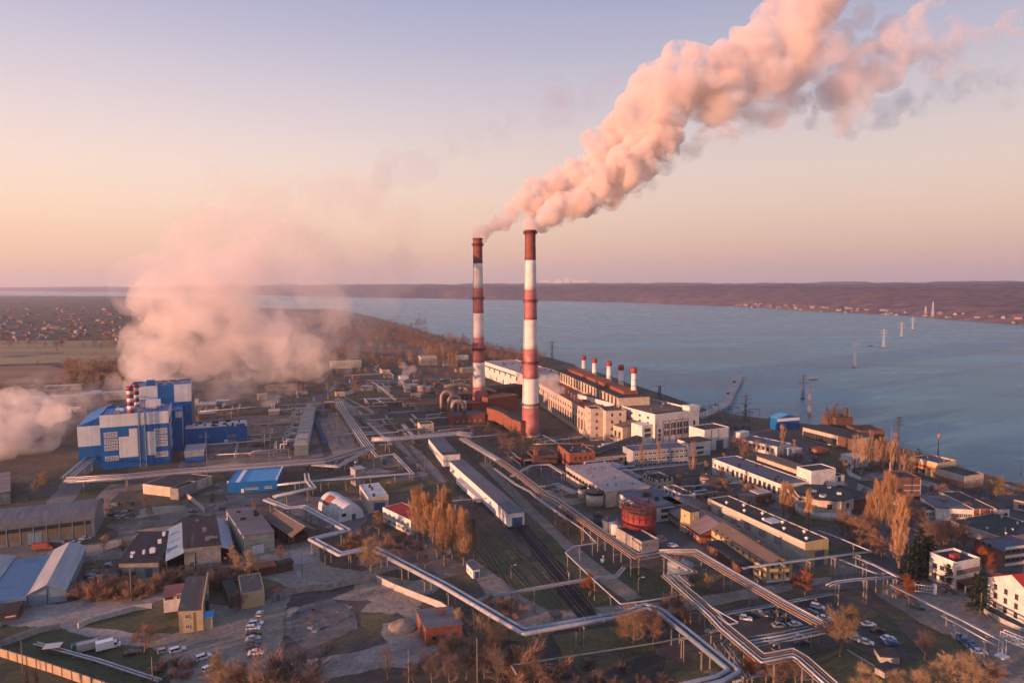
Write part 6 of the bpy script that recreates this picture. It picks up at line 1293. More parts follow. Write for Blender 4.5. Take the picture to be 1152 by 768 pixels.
for x,y,h,kd,m,l,wd in [
 (426,602,13,'birch',F_BARE,'pale stemmed birch with rusty twigs beside the blue gated tan building',1.3),
 (436,592,4,'yellow',None,'small yellow leaved tree behind the pale stemmed birch',1.2),
 (418,652,16,'bare',F_TAN,'large spreading bare tree hiding the bend of the twin heating main',1.25),
 (438,628,10,'bare',F_BARE,'brown bare tree right of the large spreading one over the main',1.3),
 (403,620,8,'shrub',F_BARE,'rusty shrub mass at the foot of the birch',1.3),
 (438,558,9,'bare',F_TAN,'lit round bush like tree beside the white station roof',1.0),
 (436,768,12,'snag',F_GREY,'dark leafless tree with heavy forked limbs at the bottom edge below the sand patch',1.1),
 (478,756,9,'snag',F_GREY,'smaller dark leafless tree left of the ruined brick shed',1.),
 (497,708,7,'bare',F_RUST,'orange red bush like tree right behind the ruined shed',1.4),
 (515,712,8,'bare',F_TAN,'tan bare tree at the right corner of the ruined shed',1.1),
 (540,735,13,'snag',F_TAN,'tangled pale bare tree between ruined shed and bend of the main',1.2),
 (556,745,12,'bare',F_GREY,'grey bare tree with pale stems at the bend of the main',1.2),
 (571,720,9,'bare',F_BARE,'red brown bare tree right under the end of the lit main',1.2),
 (551,692,7,'bare',F_BARE,'small rust tree behind the lit main near the road',1.1),
 (572,690,6,'shrub',F_BARE,'rust shrub on the road corner behind the lit main',1.3),
 (590,760,9,'shrub',F_BARE,'broad brown shrub at the bottom edge by the dull pipe corner',1.5),
 (663,672,9,'rust',None,'rust leaved tree where the white zigzag pipe meets the ladder gallery',1.25),
 (640,594,9,'bare',F_RUST,'red brown tree between the two racks near the red tank',1.2),
 (633,600,7,'bare',F_BARE,'dull brown small tree left of the red brown tree between the racks',1.2),
 (655,603,6,'bare',F_RUST,'low red brown tree under the orange lit rack',1.3),
 (712,734,15,'bare',F_TAN,'big sunlit bare tree in front of the fat twin main',1.25),(735,730,13,'bare',F_BARE,'brown bare tree right behind the big sunlit one at the fat main',1.2),(700,725,11,'birch',F_BARE,'thin stemmed bare tree left of the big sunlit one at the fat main',1.2),
 (797,662,6,'bare',F_TAN,'small pale haze like bare bush on the grass under the zigzag rack',1.3),
 (893,668,8,'rust',None,'left bright rust leaved tree before the yellow house gable',1.0),(906,672,11,'rust',None,'taller bright rust leaved tree before the yellow end wall of the long hall',1.0),
 (945,738,15,'bare',F_TAN,'large golden bare tree in the middle of the lower right car park',1.35),
 (957,712,9,'bare',F_YEL,'low golden bare tree behind the large one in the car park',1.5),
 (1021,683,12,'rust',None,'isolated rust red tree by the white gate at the avenue',1.15),
 (1040,742,9,'bare',F_GREY,'dim purple brown tree on the avenue lawn strip',1.1),
 (1062,780,11,'bare',F_TAN,'golden brown tree at the bottom edge right of the rails',1.5),(1087,784,12,'bare',F_TAN,'broad golden brown tree at the bottom edge near the truss bridge',1.5),(1118,778,9,'bare',F_BARE,'dull brown tree at the bottom edge left of the truss bridge foot',1.2),(1035,788,9,'bare',F_TAN,'tan tree cut by the bottom edge below the bunker',1.5),(972,785,9,'bare',F_TAN,'tan tree cut by the bottom edge left of the hatch hut',1.5),(1008,786,8,'bare',F_TAN,'small tan tree at the bottom edge under the hatch hut',1.5),
 (870,772,9,'bare',F_BARE,'brown tree at the bottom edge under the white pipe bend',1.4),(845,770,8,'bare',F_RUST,'rusty tree at the bottom edge left of the white pipe bend',1.3),(895,772,9,'bare',F_GREY,'grey brown tree at the bottom edge below the white rack',1.3),
 (1148,700,7,'snag',F_TAN,'small bare tree before the red roofed white house',1.),
 (1066,667,11,'fir',None,'dark spruce left of the canopied gate office',1.15),(1103,690,15,'fir',None,'tall dark spruce between gate office and red roofed house',1.25),(1096,682,12,'fir',None,'dark spruce half behind the tall one beside the red roofed house',1.2),
 (1105,652,12,'bare',F_RUST,'reddish bare tree behind the gate office roof',1.),(1118,646,9,'bare',F_GREY,'grey bare tree before the banded brick building',1.1),
 (270,650,10,'yellow',F_TAN,'orange tree pair, left one, at the pinkish roofed garage',1.2),(281,655,13,'rust',F_TAN,'tall sunlit orange tree before the white garage gate',1.),
 (228,652,6,'yellow',None,'small olive yellow tree before the twin winged workshop',1.1),
 (163,735,9,'bare',F_BARE,'round brick brown tree beside the two white cars at the lower left',1.6),
 (246,790,16,'birch',F_TAN,'tan feathery tree at the bottom edge in front of the car park',1.1),(268,785,10,'bare',F_BARE,'brown bush like tree at the bottom edge right of the feathery tree',1.5),(300,784,8,'shrub',F_BARE,'brown shrub at the bottom edge below the row of cars',2.2),(325,780,8,'shrub',F_GREY,'grey brown shrub at the bottom edge in front of the wasteland',2.2),(352,786,9,'bare',F_GREY,'grey bare bush at the bottom edge below the wasteland track',1.5),
 (266,690,8,'bare',F_GREY,'bare dark tree before the low grey store by the car park',1.2),
 (48,555,13,'birch',F_YEL,'ochre poplar like tree half in steam at the far left',1.1),(40,560,11,'birch',F_TAN,'tan tree left of the ochre one half in steam',1.1),
 (30,785,8,'poplar',F_GREY,'thin dark sapling at the lower left fence corner',.8),(42,790,9,'poplar',F_GREY,'second thin dark sapling by the lower left fence',.8),
 (465,456,11,'bare',F_RUST,'round orange lit tree beside the grey tanks near the chimneys',1.5),
 (1118,566,14,'bare',F_YEL,'big golden willow like tree on the river bank at the right',1.5),
 (1000,530,12,'bare',F_FIR,'dark round tree behind the poplar group at the shore',1.3),
 (1148,470+90,9,'bare',F_BARE,'brown tree at the right edge near the bank store',1.1)]:
    tr(kd,x,y,h,l,mat=m,wd=wd)
# poplars on the right
for x,y,h,l in [(880,516,23,'lit poplar rising in front of the purplish roofed hall'),(893,520,15,'shorter reddish poplar right of the first lit poplar'),(722,531,19,'left poplar of the thin pair before the office block'),(741,530,19,'right poplar of the thin pair before the office block'),(779,538,22,'slim orange poplar before the white block at the hall foot'),
 (881,586,20,'poplar before the sunlit wall near the skybridge, left one'),(889,588,19,'poplar crossing in front of the skybridge, middle one'),(909,596,19,'poplar in front of the eight sided house corner'),
 (987,607,hgt(987,607,536),'big golden poplar left of the tall pair by the orange brick block'),(999,609,hgt(999,609,527),'tallest golden poplar beside the orange brick block'),(1011,643,hgt(1011,643,557),'massive feathered golden poplar right before the dark spruces'),(978,603,hgt(978,603,552),'slimmer golden poplar at the left of the tall pair'),
 (950,552,16,'reddish poplar behind the eight sided house')]:
    tr('poplar',x,y,h,l,wd=.95 if h>24 else 1.0,mat=F_POP)
for i in range(14):
    x=962+i*4.9+rng.uniform(-1,1); y=530+(i%3)*3+i*.5
    tr('poplar',x,y,rng.uniform(20,26) if i<10 else rng.uniform(16,20),'autumn poplar of the dense clump beside the oval lawn near the river pylon',group='poplar clump by the oval lawn',wd=1.1)
for i in range(9):
    tr('poplar',930+i*2.7+(3 if i>5 else 0),487+rng.uniform(-.5,.8),rng.uniform(19,24),'grey brown bare poplar of the two tufts behind the shore warehouse',mat=F_GREY,group='grey poplars on the shore')
for k,(x,y,h,m,kd) in enumerate([(1020,660,16,F_FIR,'fir'),(1030,655,18,F_FIR,'fir'),(1040,648,16,F_FIR,'fir'),(1034,640,17,F_FIR,'fir'),(1046,640,14,F_FIR,'fir'),(1025,648,13,F_FIR,'fir')]): tr(kd,x,y,h,'dark spruce of the shaded clump between golden poplar and gate office',group='spruce clump',wd=1.2)
GRP=[('bare',[(960,610),(970,615),(978,620),(967,603),(955,605),(985,625),(975,605),(990,628),(963,620),(948,600)],(8,12),F_BARE,'red brown bare tree of the thicket between eight sided house and poplars','thicket by the eight sided house'),
 ('bare',[(1050,615),(1060,612),(1068,618),(1075,612),(1082,620),(1058,622),(1040,618)],(10,14),F_BARE,'rusty bare tree of the group behind the gate office','trees behind the gate office'),
 ('bare',[(1010,585),(1018,590),(1026,592),(1034,596),(1022,580)],(9,12),F_BARE,'reddish bare tree at the foot of the orange brick block','trees below the orange brick block'),
 ('bare',[(575,508),(568,503),(585,512),(595,511),(580,497),(560,498),(590,502),(572,515),(600,518),(563,510),(550,494),(607,512)],(9,13),F_GREY,'dim brown grey bare tree of the dense grove at the foot of the nearer chimney','grove under the nearer chimney'),
 ('bare',[(825,508),(832,512),(840,516),(835,505),(850,515)],(9,12),F_BARE,'rusty dark bare tree right of the white annex','trees right of the white annex'),
 ('bare',[(885,530),(893,535),(900,530),(905,538),(915,530),(880,526)],(9,13),F_GREY,'purplish bare tree beside the white end block','trees beyond the white end block'),
 ('bare',[(840,560),(848,562),(835,556),(855,566)],(6,8),F_TAN,'tan bush like tree under the sunlit wall of the white works','bushes below the sunlit wall'),
 ('shrub',[(95,668),(105,672),(115,670),(125,672),(135,674),(145,668),(152,672),(110,664),(130,665),(160,668),(172,664),(182,661),(192,657),(140,661)],(4,6.5),F_BARE,'rust and grey shrub in the hedge between workshop and dirt road','shrubs before the workshops'),
 ('shrub',[(200,655),(212,657),(222,660),(235,662),(245,661),(255,660),(240,655)],(4,6),F_GREY,'dark shrub in front of the twin winged workshop','shrubs before the winged workshop'),
 ('bare',[(530,745),(512,745),(500,755),(560,770),(545,762),(575,752),(525,765),(488,770),(465,772),(600,775),(508,775)],(7,10),F_GREY,'dark bare tree in the thicket at the bottom centre','thicket at the bottom centre'),
 ('shrub',[(620,770),(645,775),(670,768),(690,775),(720,772),(745,765),(630,755),(660,750),(700,755),(770,775)],(2,3.5),F_GREY,'low dark shrub on the grass below the dull pipe','low shrubs on the dark grass'),
 ('bare',[(455,612),(460,622),(470,630),(450,632),(445,618),(478,640)],(6,9),F_GREY,'dusky bare tree in the shade left of the orange poplar row','dusky trees by the poplar row'),
 ('bare',[(755,690),(765,695),(770,705),(748,700)],(6,8),F_BARE,'brown bare tree right of the big sunlit one where the fat main emerges','bare trees at the fat main'),
 ('shrub',[(185,752),(200,750),(212,752),(195,760),(175,757),(208,762)],(2,3),F_GREY,'dark low bush on the bank below the white cars','bushes under the white cars')]
for kd,pts,(h0,h1),m,l,g in GRP:
    for x,y in pts: tr(kd,x+rng.uniform(-2,2),y+rng.uniform(-1.5,1.5),rng.uniform(h0,h1),l,mat=m,group=g,wd=rng.uniform(1.05,1.4))
# middle and far distance: belts of trees
FARW=[]
BARE_LEFT=[300-sum(1 for o in bpy.data.objects if o.name.startswith('bare_tree'))-6]
def belt(n,fn,h0,h1,mats,l,g,kinds=('bare',),lod=2):
    for i in range(n):
        x,y=fn(i); kd=rng.choice(kinds)
        if kd=='bare' and (y<424 or BARE_LEFT[0]<=0): FARW.append((x,y,rng.uniform(h0,h1),rng.choice(mats),rng.uniform(1.,1.5))); continue
        if kd=='bare': BARE_LEFT[0]-=1
        tree(kd,P(x,y),rng.uniform(h0,h1),l,group=g,mat=rng.choice(mats) if kd!='poplar' else F_POP,wd=rng.uniform(1.,1.5) if kd!='poplar' else 1.2,lod=lod)
belt(80,lambda i:(75+i*.85+rng.uniform(-2,2),424+rng.uniform(-9,5)),14,20,[F_BARE,F_TAN,F_BARE],'red brown tree of the wood behind the blue boiler house','wood behind the boiler house',('bare','birch'))
belt(24,lambda i:(70+i*3+rng.uniform(-2,2),436+rng.uniform(-2,2)),13,18,[F_TAN,F_POP],'tan tree of the row before the pale sheds at the far left','tree row at the far left',('birch',))
belt(330,lambda i:(372+i*.73+rng.uniform(-3,3),(360+i*.141)+rng.uniform(-2,12)),9,16,[F_BARE,F_GREY,F_BARE],'brown bare tree of the scrub wood along the river shore beyond the chimneys','shore wood beyond the chimneys')
belt(380,lambda i:(335+rng.uniform(0,190),380+rng.uniform(0,34)),8,15,[F_BARE,F_BARE,F_GREY,F_TAN],'rusty bare tree scattered in the scrub between steam cloud and chimneys','scrub trees beyond the plant')
belt(14,lambda i:(363+i*2+rng.uniform(-1,1),354+rng.uniform(-1,1)),18,28,[F_GREY],'dark tall tree of the clump on the far spit of land','trees on the far spit')
belt(24,lambda i:(600-i*2.6,413-i*.55+rng.uniform(-1,1)),9,13,[F_TAN,F_BARE],'thin pale tree of the row along the shore behind the chimneys','row along the shore behind the chimneys',('birch',))
belt(60,lambda i:(300+rng.uniform(0,120),418+rng.uniform(0,26)),7,12,[F_TAN,F_GREY,F_BARE],'dim bare tree near the blue pipe and the steam','dim trees by the blue pipe')
belt(10,lambda i:(478+i*2.3,403+rng.uniform(-2,4)),20,26,[F_POP],'orange poplar of the clump left of the farther chimney','orange poplars left of the farther chimney',('poplar',),1)
belt(5,lambda i:(505+i*2.2,414),20,24,[F_POP],'orange poplar close left of the farther chimney','poplar tuft at the farther chimney',('poplar',),1)
belt(16,lambda i:(528+rng.uniform(-90,0),420+rng.uniform(-8,10)),7,11,[F_RUST,F_BARE],'rust coloured small tree among the sheds left of the farther chimney','small rust trees among far sheds')
belt(30,lambda i:(rng.uniform(0,140),388+rng.uniform(0,4)),10,16,[F_GREY,F_BARE],'brown tree of the hedge line between village and fields','hedge line by the village')
belt(120,lambda i:(rng.uniform(-20,150),342+rng.uniform(0,42)),10,16,[F_GREY,F_BARE],'dim tree standing among the far village houses','trees in the far village')

belt(40,lambda i:(rng.uniform(-10,120),436+rng.uniform(0,34)),7,12,[F_BARE,F_GREY,F_TAN],'dim brown tree scattered between the pale sheds at the far left','scattered trees at the far left')
belt(110,lambda i:(200+rng.uniform(0,190),398+rng.uniform(0,26)),9,15,[F_BARE,F_TAN,F_GREY],'dusky bare tree in the scrub behind the large steam cloud','scrub behind the steam cloud')
belt(24,lambda i:(465+rng.uniform(0,75),425+rng.uniform(0,22)),6,10,[F_RUST,F_BARE],'small rusty tree among the stores by the silver duct arches','rusty trees by the ducts')
belt(26,lambda i:(rng.uniform(-20,150),414+rng.uniform(-22,4)),5,9,[F_BARE,F_TAN],'low bush like tree along the edges of the far left fields','bushes along the far fields')
belt(18,lambda i:(790+rng.uniform(0,75),545+rng.uniform(0,20)),5,8,[F_BARE,F_GREY],'small bare tree in the strip between white works and tan hall','strip trees by the tan hall')
belt(16,lambda i:(1040+rng.uniform(0,110),552+rng.uniform(0,30)),5,9,[F_BARE,F_GREY],'small dusky tree among the low halls near the river at the right','trees among the eastern halls',lod=1)

belt(60,lambda i:(800+rng.uniform(0,250),505+rng.uniform(0,75)),6,11,[F_BARE,F_GREY,F_TAN],'thin bare birch like tree between the low works buildings on the right','thin trees between the works on the right',('birch',),1)
belt(34,lambda i:(400+rng.uniform(0,190),430+rng.uniform(0,80)),6,10,[F_BARE,F_GREY,F_TAN],'thin bare birch like tree in the middle yards near the tracks','thin trees in the middle yards',('birch',),1)
belt(26,lambda i:(100+rng.uniform(0,230),565+rng.uniform(0,95)),5,9,[F_BARE,F_TAN,F_GREY],'thin bare birch like tree among the left workshops','thin trees among the left workshops',('birch',),1)
belt(20,lambda i:(690+rng.uniform(0,150),520+rng.uniform(0,70)),6,9,[F_BARE,F_TAN],'thin bare birch like tree behind the red tank','thin trees behind the red tank',('birch',),1)

belt(300,lambda i:(330+rng.uniform(0,150),353+rng.random()**.7*34),9,16,[F_BARE,F_BARE,F_GREY],'brown tree of the scrub on the far spit','far scrub')
belt(60,lambda i:(rng.uniform(0,140),338+rng.uniform(0,6)),12,18,[F_GREY,F_BARE],'dark tree of the far wood line above the village','far wood line')
wm=[F_BARE,F_GREY,F_RUST,F_TAN,F_FIR]; wb_=MB(); wr_=random.Random(77)
tb0=[]
for v in range(3):
    r=random.Random(900+v); cb=MB(); tips=[]; tbx=MB(); branchy(r,12,5.,2,tips,tbx,.24)
    for q in range(230):
        p,d=tips[r.randrange(len(tips))]; twig(cb,p+rdir(r)*r.uniform(0,.5),(d+rdir(r)*.75+Vector((0,0,.15))).normalized(),r.uniform(1.,2.2),.2,r)
    cb.tube([(0,0,0),(0,0,8)],.25,4,0,r2=.1); tb0.append(cb)
for (x,y,h,m,wd) in FARW:
    p=P(x,y); cb=tb0[wr_.randrange(3)]; s_=h/12; a=wr_.uniform(0,6.28); ca,sa=math.cos(a)*s_*wd,math.sin(a)*s_*wd; k0=len(wb_.v); mi=wm.index(m)
    wb_.v.extend((p.x+v[0]*ca-v[1]*sa,p.y+v[0]*sa+v[1]*ca,v[2]*s_) for v in cb.v); wb_.f.extend(tuple(k0+i for i in f) for f in cb.f); wb_.m.extend([mi]*len(cb.f)); wb_.s.extend([False]*len(cb.f))
o=wb_.build('far_woods',wm); tag(o,'far scrub woods of bare rusty trees beyond the plant and along the shore','woods',None,'stuff')
# ================================================================ VEHICLES
def car_meshes(kind):
    L_,Wd,Hh={'hatchback':(4.0,1.7,1.5),'sedan':(4.5,1.75,1.43),'estate':(4.6,1.75,1.5),'suv':(4.6,1.85,1.72)}[kind]; hw=Wd/2; x0=-L_/2; x1=L_/2; b=.22
    # side profile: lower body and greenhouse
    body=[(x0,.42),(x0+.05,.80),(x0+.25,.90),(x0+(.95 if kind!='sedan' else 1.0),.93),(x1-1.25,.92),(x1-.35,.80),(x1,.62),(x1,.34),(x1-.2,b),(x0+.2,b)]
    mb=MB(); mb.extr([Vector((p[0],0,p[1])) for p in body],(0,-hw,0),(0,hw,0))
    rx0={'hatchback':x0+.35,'sedan':x0+1.25,'estate':x0+.3,'suv':x0+.3}[kind]; bx0={'hatchback':x0+.08,'sedan':x0+.65,'estate':x0+.06,'suv':x0+.06}[kind]; rx1=x1-2.0; bx1=x1-1.15; ti=hw-.2
    z0,z1=.92,Hh
    g=[(bx0,-hw+.04,z0),(bx1,-hw+.04,z0),(bx1,hw-.04,z0),(bx0,hw-.04,z0),(rx0,-ti,z1),(rx1,-ti,z1),(rx1,ti,z1),(rx0,ti,z1)]
    mb.face([g[4],g[5],g[6],g[7]])
    gl=MB()
    for q in ((0,1,5,4),(1,2,6,5),(2,3,7,6),(3,0,4,7)): gl.face([g[i] for i in q])
    rf=[(rx0-.04,-ti-.03,z1-.02),(rx1+.05,-ti-.03,z1-.02),(rx1+.05,ti+.03,z1-.02),(rx0-.04,ti+.03,z1-.02)]
    mb.prism([(p[0],p[1]) for p in rf],z1-.02,z1+.05)
    for i in range(4): mb.bar(g[i],g[i+4],.05)
    for s in (-1,1): mid=(rx0+rx1)/2-.1; mb.bar((mid,s*(hw-.05),z0),(mid,s*(ti+.01),z1),.05)
    wh=MB(); wh.tube([(0,-.1,0),(0,.1,0)],.32,14,0); rm_=MB(); rm_.tube([(0,-.112,0),(0,.112,0)],.19,10,0)
    hl=MB(); hl.box(-.03,.03,-.2,.2,-.08,.08)
    bu=MB(); bu.box(-.06,.06,-hw*.96,hw*.96,0,.16)
    return mb,gl,(wh,rm_),hl,bu,L_,hw
PAINT={n:pm('car_paint_'+n,c,tuple(x*.9 for x in c),scale=1.,rough=.28,bump=0,spec=.6) for n,c in dict(white=(.66,.66,.66),silver=(.36,.37,.39),grey=(.14,.145,.155),black=(.02,.02,.022),dark_blue=(.03,.06,.13),blue=(.04,.13,.33),red=(.28,.03,.03),maroon=(.10,.025,.025),yellow=(.50,.38,.05),green=(.05,.12,.10),beige=(.42,.37,.29)).items()}
HEADL=plain('headlight',(.7,.7,.68),.15); TAILL=plain('taillight',(.3,.02,.02),.3); TYRE=plain('tyre',(.018,.018,.018),.9); RIM=plain('wheel_rim',(.4,.4,.41),.35,.6); CGL=plain('car_glass',(.02,.024,.03),.08,0,.7)
CM={}
def car(kind,paint,px,py,ang,lab,group=None,pos=None):
    if kind not in CM:
        mb,gl,wh,hl,bu,L_,hw=car_meshes(kind); CM[kind]=(mb,gl.mesh('glasshouse',CGL),(wh[0].mesh('wheel',TYRE),wh[1].mesh('rim',RIM)),hl.mesh('headlight',HEADL),hl.mesh('taillight',TAILL),bu.mesh('bumper',DSTEEL),L_,hw,{})
    mb,gl,wh,hl,tl_,bu,L_,hw,cache=CM[kind]
    if paint not in cache: cache[paint]=mb.mesh('body',PAINT[paint])
    p=pos or P(px,py); root=thing('parked_car',lab,'car',(p.x,p.y,.16),R(ang),group)
    ob('body',cache[paint],root); ob('windows',gl,root)
    for x in (-L_/2+.8,L_/2-.85):
        for y in (-hw+.06,hw-.06): ob('rim',wh[1],ob('wheel',wh[0],root,(x,y,.32)))
    for y in (-hw+.32,hw-.32): ob('headlight',hl,root,(L_/2-.03,y,.66)); ob('taillight',tl_,root,(-L_/2+.0,y,.72))
    ob('bumper',bu,root,(L_/2,0,.32)); ob('bumper',bu,root,(-L_/2,0,.36)); return root
RW='cars in the row beside the wasteland'
for i,(x,y,kd,pt,lb) in enumerate([(288,703,'estate','white','white estate at the far end of the car row beside the wasteland'),(285,708,'estate','white','long white car, second from the far end of the row by the wasteland'),(286,714,'sedan','black','black car between white and silver cars in the row by the wasteland'),(285,720,'sedan','silver','silver car in the middle of the row by the wasteland'),(286,725,'hatchback','dark_blue','dark blue car below the silver one in the row by the wasteland'),(286,730,'sedan','black','black car next to the near end of the row by the wasteland'),(288,736,'sedan','white','white saloon at the near end of the row by the wasteland')]):
    car(kd,pt,x,y,8,lb,RW)
car('hatchback','white',292.5,692,95,'white hatchback standing apart near the red roofed guard booth')
car('hatchback','silver',185.5,734,32,'pale silver hatchback left of the white estate at the lower left'); car('estate','white',200,733,34,'white estate car next to the pale silver hatchback at the lower left'); car('estate','white',229,741,40,'white estate alone at the lot edge below the yellow office'); car('hatchback','white',235,754,55,'white small car half behind the feathery tan tree')
car('sedan','black',149,736,20,'black car in shade beside the brick brown tree')
for x,y,kd,pt,a,lb in [(839,697,'hatchback','white',-20,'white hatchback under the big pipe bridge, nearest the white expansion loop'),(849,692,'sedan','green',-25,'dark green car behind the white hatchback in the pipe bridge lot'),(856,692,'sedan','silver',-25,'silver car right of the dark green car in the pipe bridge lot'),(864,693,'sedan','dark_blue',-25,'dark blue car right of the silver one in the pipe bridge lot'),(876,693,'estate','maroon',-10,'maroon car under the orange topped pipe rack'),(876,705,'sedan','silver',10,'silver saloon left of a white saloon above the grey pipe bridge'),(894,704,'sedan','white',10,'white saloon above the middle of the grey pipe bridge'),(884,699,'sedan','black',10,'black car behind the silver saloon above the grey pipe bridge'),(899,719,'sedan','white',8,'white saloon just below the grey pipe bridge'),(867,724,'hatchback','silver',-60,'silver hatchback half hidden below the grey pipe bridge'),(902,724,'sedan','dark_blue',8,'dark blue car in shade below the white saloon under the bridge'),
 (920,684,'estate','white',-35,'white estate at the upper end of the lot by the low double pipe'),(927,697,'sedan','white',-15,'white car right of the pipe rack end in the car park'),(938,702,'sedan','grey',-10,'grey car behind the golden tree in the car park'),(948,711,'sedan','red',-10,'dull red car right of the golden tree crown'),(958,716,'sedan','yellow',5,'yellow car beside the trunk of the large golden tree'),(964,720,'sedan','silver',-15,'silver car right of the yellow car in the car park'),(974,724,'sedan','white',-30,'white car at the lower right of the silver one near the kerb line'),(947,717,'sedan','blue',0,'blue car left of the yellow car behind the tree trunk'),(977,704,'sedan','white',3,'bright white saloon alone in the middle of the right car park'),(988,711,'sedan','maroon',0,'maroon saloon right below the lone white saloon'),(999,720,'sedan','white',5,'white saloon beside a blue one near the rails'),(1003,725,'sedan','blue',5,'blue saloon next to the white one near the rails'),(935,708,'sedan','black',-10,'black car between grey car and golden tree in the car park'),(912,690,'sedan','grey',-25,'grey car below the white estate near the pipe rack end'),
 (1032,684,'sedan','green',-25,'dark green car beside the isolated rust red tree'),(1079,717,'sedan','silver',-15,'silver car at the far end of the avenue side row'),(1086,722,'sedan','blue',-15,'dark blue car second in the avenue side row'),(1096,731,'sedan','blue',-15,'bright blue car third in the avenue side row'),(1101,735,'sedan','white',-15,'white saloon at the near end of the avenue side row'),(1104,751,'hatchback','black',-10,'black hatchback on the avenue below the white saloon'),(1128,760,'sedan','dark_blue',5,'dark blue saloon at the right bottom of the avenue'),
 (96,607,'sedan','silver',5,'silver car before the big grey arched hall'),(84,612,'sedan','white',8,'white car left of the silver car before the big grey arched hall'),(757,615,'hatchback','white',10,'white car behind the red tank by the lab building'),(432,573,'hatchback','white',15,'white car at the right corner of the blue gated tan building'),(446,575,'sedan','grey',10,'grey car between tan building and red roofed office')]:
    car(kd,pt,x,y,a,lb)
def van(px,py,ang,lab,boxm,cabm,L_=6.2,Hb=2.8,rear=None,name='box_van'):
    p=P(px,py); root=thing(name,lab,'van',(p.x,p.y,.12),R(ang)); mb=MB(); mb.box(-L_/2,L_/2-1.9,-1.05,1.05,.55,Hb); mb.build('cargo_box',boxm,root)
    mb=MB(); mb.extr([Vector((L_/2-1.88,0,.45)),Vector((L_/2,0,.45)),Vector((L_/2,0,1.15)),Vector((L_/2-.45,0,1.3)),Vector((L_/2-1.0,0,2.15)),Vector((L_/2-1.88,0,2.2))],(0,-.98,0),(0,.98,0)); mb.build('cab',cabm,root)
    mb=MB(); mb.face([(L_/2-.42,-.85,1.33),(L_/2-.42,.85,1.33),(L_/2-.96,.8,2.1),(L_/2-.96,-.8,2.1)]); [mb.face([(L_/2-1.7,s*.985,1.3),(L_/2-.75,s*.985,1.3),(L_/2-1.1,s*.985,2.0),(L_/2-1.7,s*.985,2.05)]) for s in (-1,1)]; mb.build('windscreen',CGL,root)
    mb=MB(); mb.box(-L_/2-.03,-L_/2-.002,-.98,.98,.62,Hb-.1); mb.build('rear_door',rear or boxm,root)
    wh=CM['sedan'][2]
    for x in (-L_/2+1.1,L_/2-.95):
        for y in (-.9,.9): w_=ob('wheel',wh[0],root,(x,y,.4)); ob('rim',wh[1],w_); w_.scale=(1.25,1.2,1.25)
    mb=MB(); mb.box(-L_/2+.1,L_/2-.1,-.5,.5,.4,.55); mb.build('chassis',DSTEEL,root)
van(122,730,32,'bright white box van with dark open rear, rightmost of three at lower left',plain('van_white',(.7,.7,.69),.4),plain('van_white',(.7,.7,.69),.4),6.5,2.9,plain('open_rear',(.03,.03,.03),.8))
van(103,731,32,'long grey box van with tan rear, middle of three at lower left',pm('van_grey',(.34,.34,.35)),pm('van_grey',(.34,.34,.35)),7.5,2.9,pm('van_tan',(.30,.24,.16)))
van(92,731,40,'small teal lorry with white roof, leftmost of three at lower left',pm('lorry_teal',(.03,.13,.17)),pm('lorry_white',(.6,.6,.6)),5.,2.6,name='small_lorry')
van(49,618,10,'red bus like lorry before the big grey arched hall',pm('lorry_red',(.30,.07,.05)),pm('lorry_red',(.30,.07,.05)),8,2.9,name='lorry'); van(68,615,10,'grey lorry with windows before the big grey arched hall',pm('lorry_grey',(.13,.14,.15)),pm('lorry_grey',(.13,.14,.15)),8,3,name='lorry')
# bus stop like frame shelter lower left
p=P(60,735); t=thing('frame_shelter','small frame shelter with a pale flat roof left of the teal lorry','shelter',p,R(15)); mb=MB(); [mb.bar((x,y,0),(x,y,2.5),.07) for x in (-2,2) for y in (-1.2,1.2)]; mb.build('post',DSTEEL,t); mb=MB(); mb.box(-2.3,2.3,-1.5,1.5,2.5,2.7); mb.build('roof',R_WHT,t)
# ================================================================ FENCES AND WALLS
def wall(name,lab,pts,h,mat,t=.3,pan=3.,pier=None,capm=None):
    q=[P(*p) for p in pts]; o0=q[0].copy(); root=thing(name,lab,'wall' if 'wall' in name else 'fence',o0); mb=MB(); pb=MB()
    for a,b in zip(q,q[1:]):
        d=(b-a); L_=d.length; d.normalize(); n=Vector((-d.y,d.x,0)); k=0
        while k<L_-.1:
            e=min(L_,k+pan-.06); hh=h*(1+.03*math.sin(k*3.1)); c0=a-o0+d*k; c1=a-o0+d*e
            mb.prism([((c0-n*t/2).x,(c0-n*t/2).y),((c1-n*t/2).x,(c1-n*t/2).y),((c1+n*t/2).x,(c1+n*t/2).y),((c0+n*t/2).x,(c0+n*t/2).y)],0,hh)
            if pier: pb.box(c0.x-t*.8,c0.x+t*.8,c0.y-t*.8,c0.y+t*.8,0,hh+.25)
            k+=pan
    mb.build('wall_panels',mat,root)
    if pier: pb.build('fence_piers',pier,root)
    return root
wall('boundary_wall','lit tan panel wall with brown piers crossing the bottom left corner',[(-40,727),(0,738),(60,757),(120,778),(170,795)],2.6,pm('tan_panel',(.42,.31,.20),(.30,.22,.15),scale=.5),.3,4.2,pm('brown_pier',(.20,.12,.08)))
wall('block_wall','row of pale concrete blocks curving round the grass plot left of the yellow office',[(88,707),(100,701),(113,697),(136,691),(150,687),(171,684)],1.9,CONCL,.5,3.4)
wall('panel_fence','pale concrete panel fence joining the tan wall at the lower left',[(0,728),(28,718),(44,712),(68,707)],2.2,CONC,.3,3.)
wall('boundary_wall','crooked concrete wall along the wasteland below the lit heating main',[(424,654),(445,664),(480,678),(496,684),(510,694)],2.4,CONCL,.35,4.)
wall('boundary_wall','patchy white wall with a dark gate between pad and wasteland',[(313,672),(330,668),(346,665),(372,663),(392,658),(424,652)],2.6,W_WASH,.35,5.)
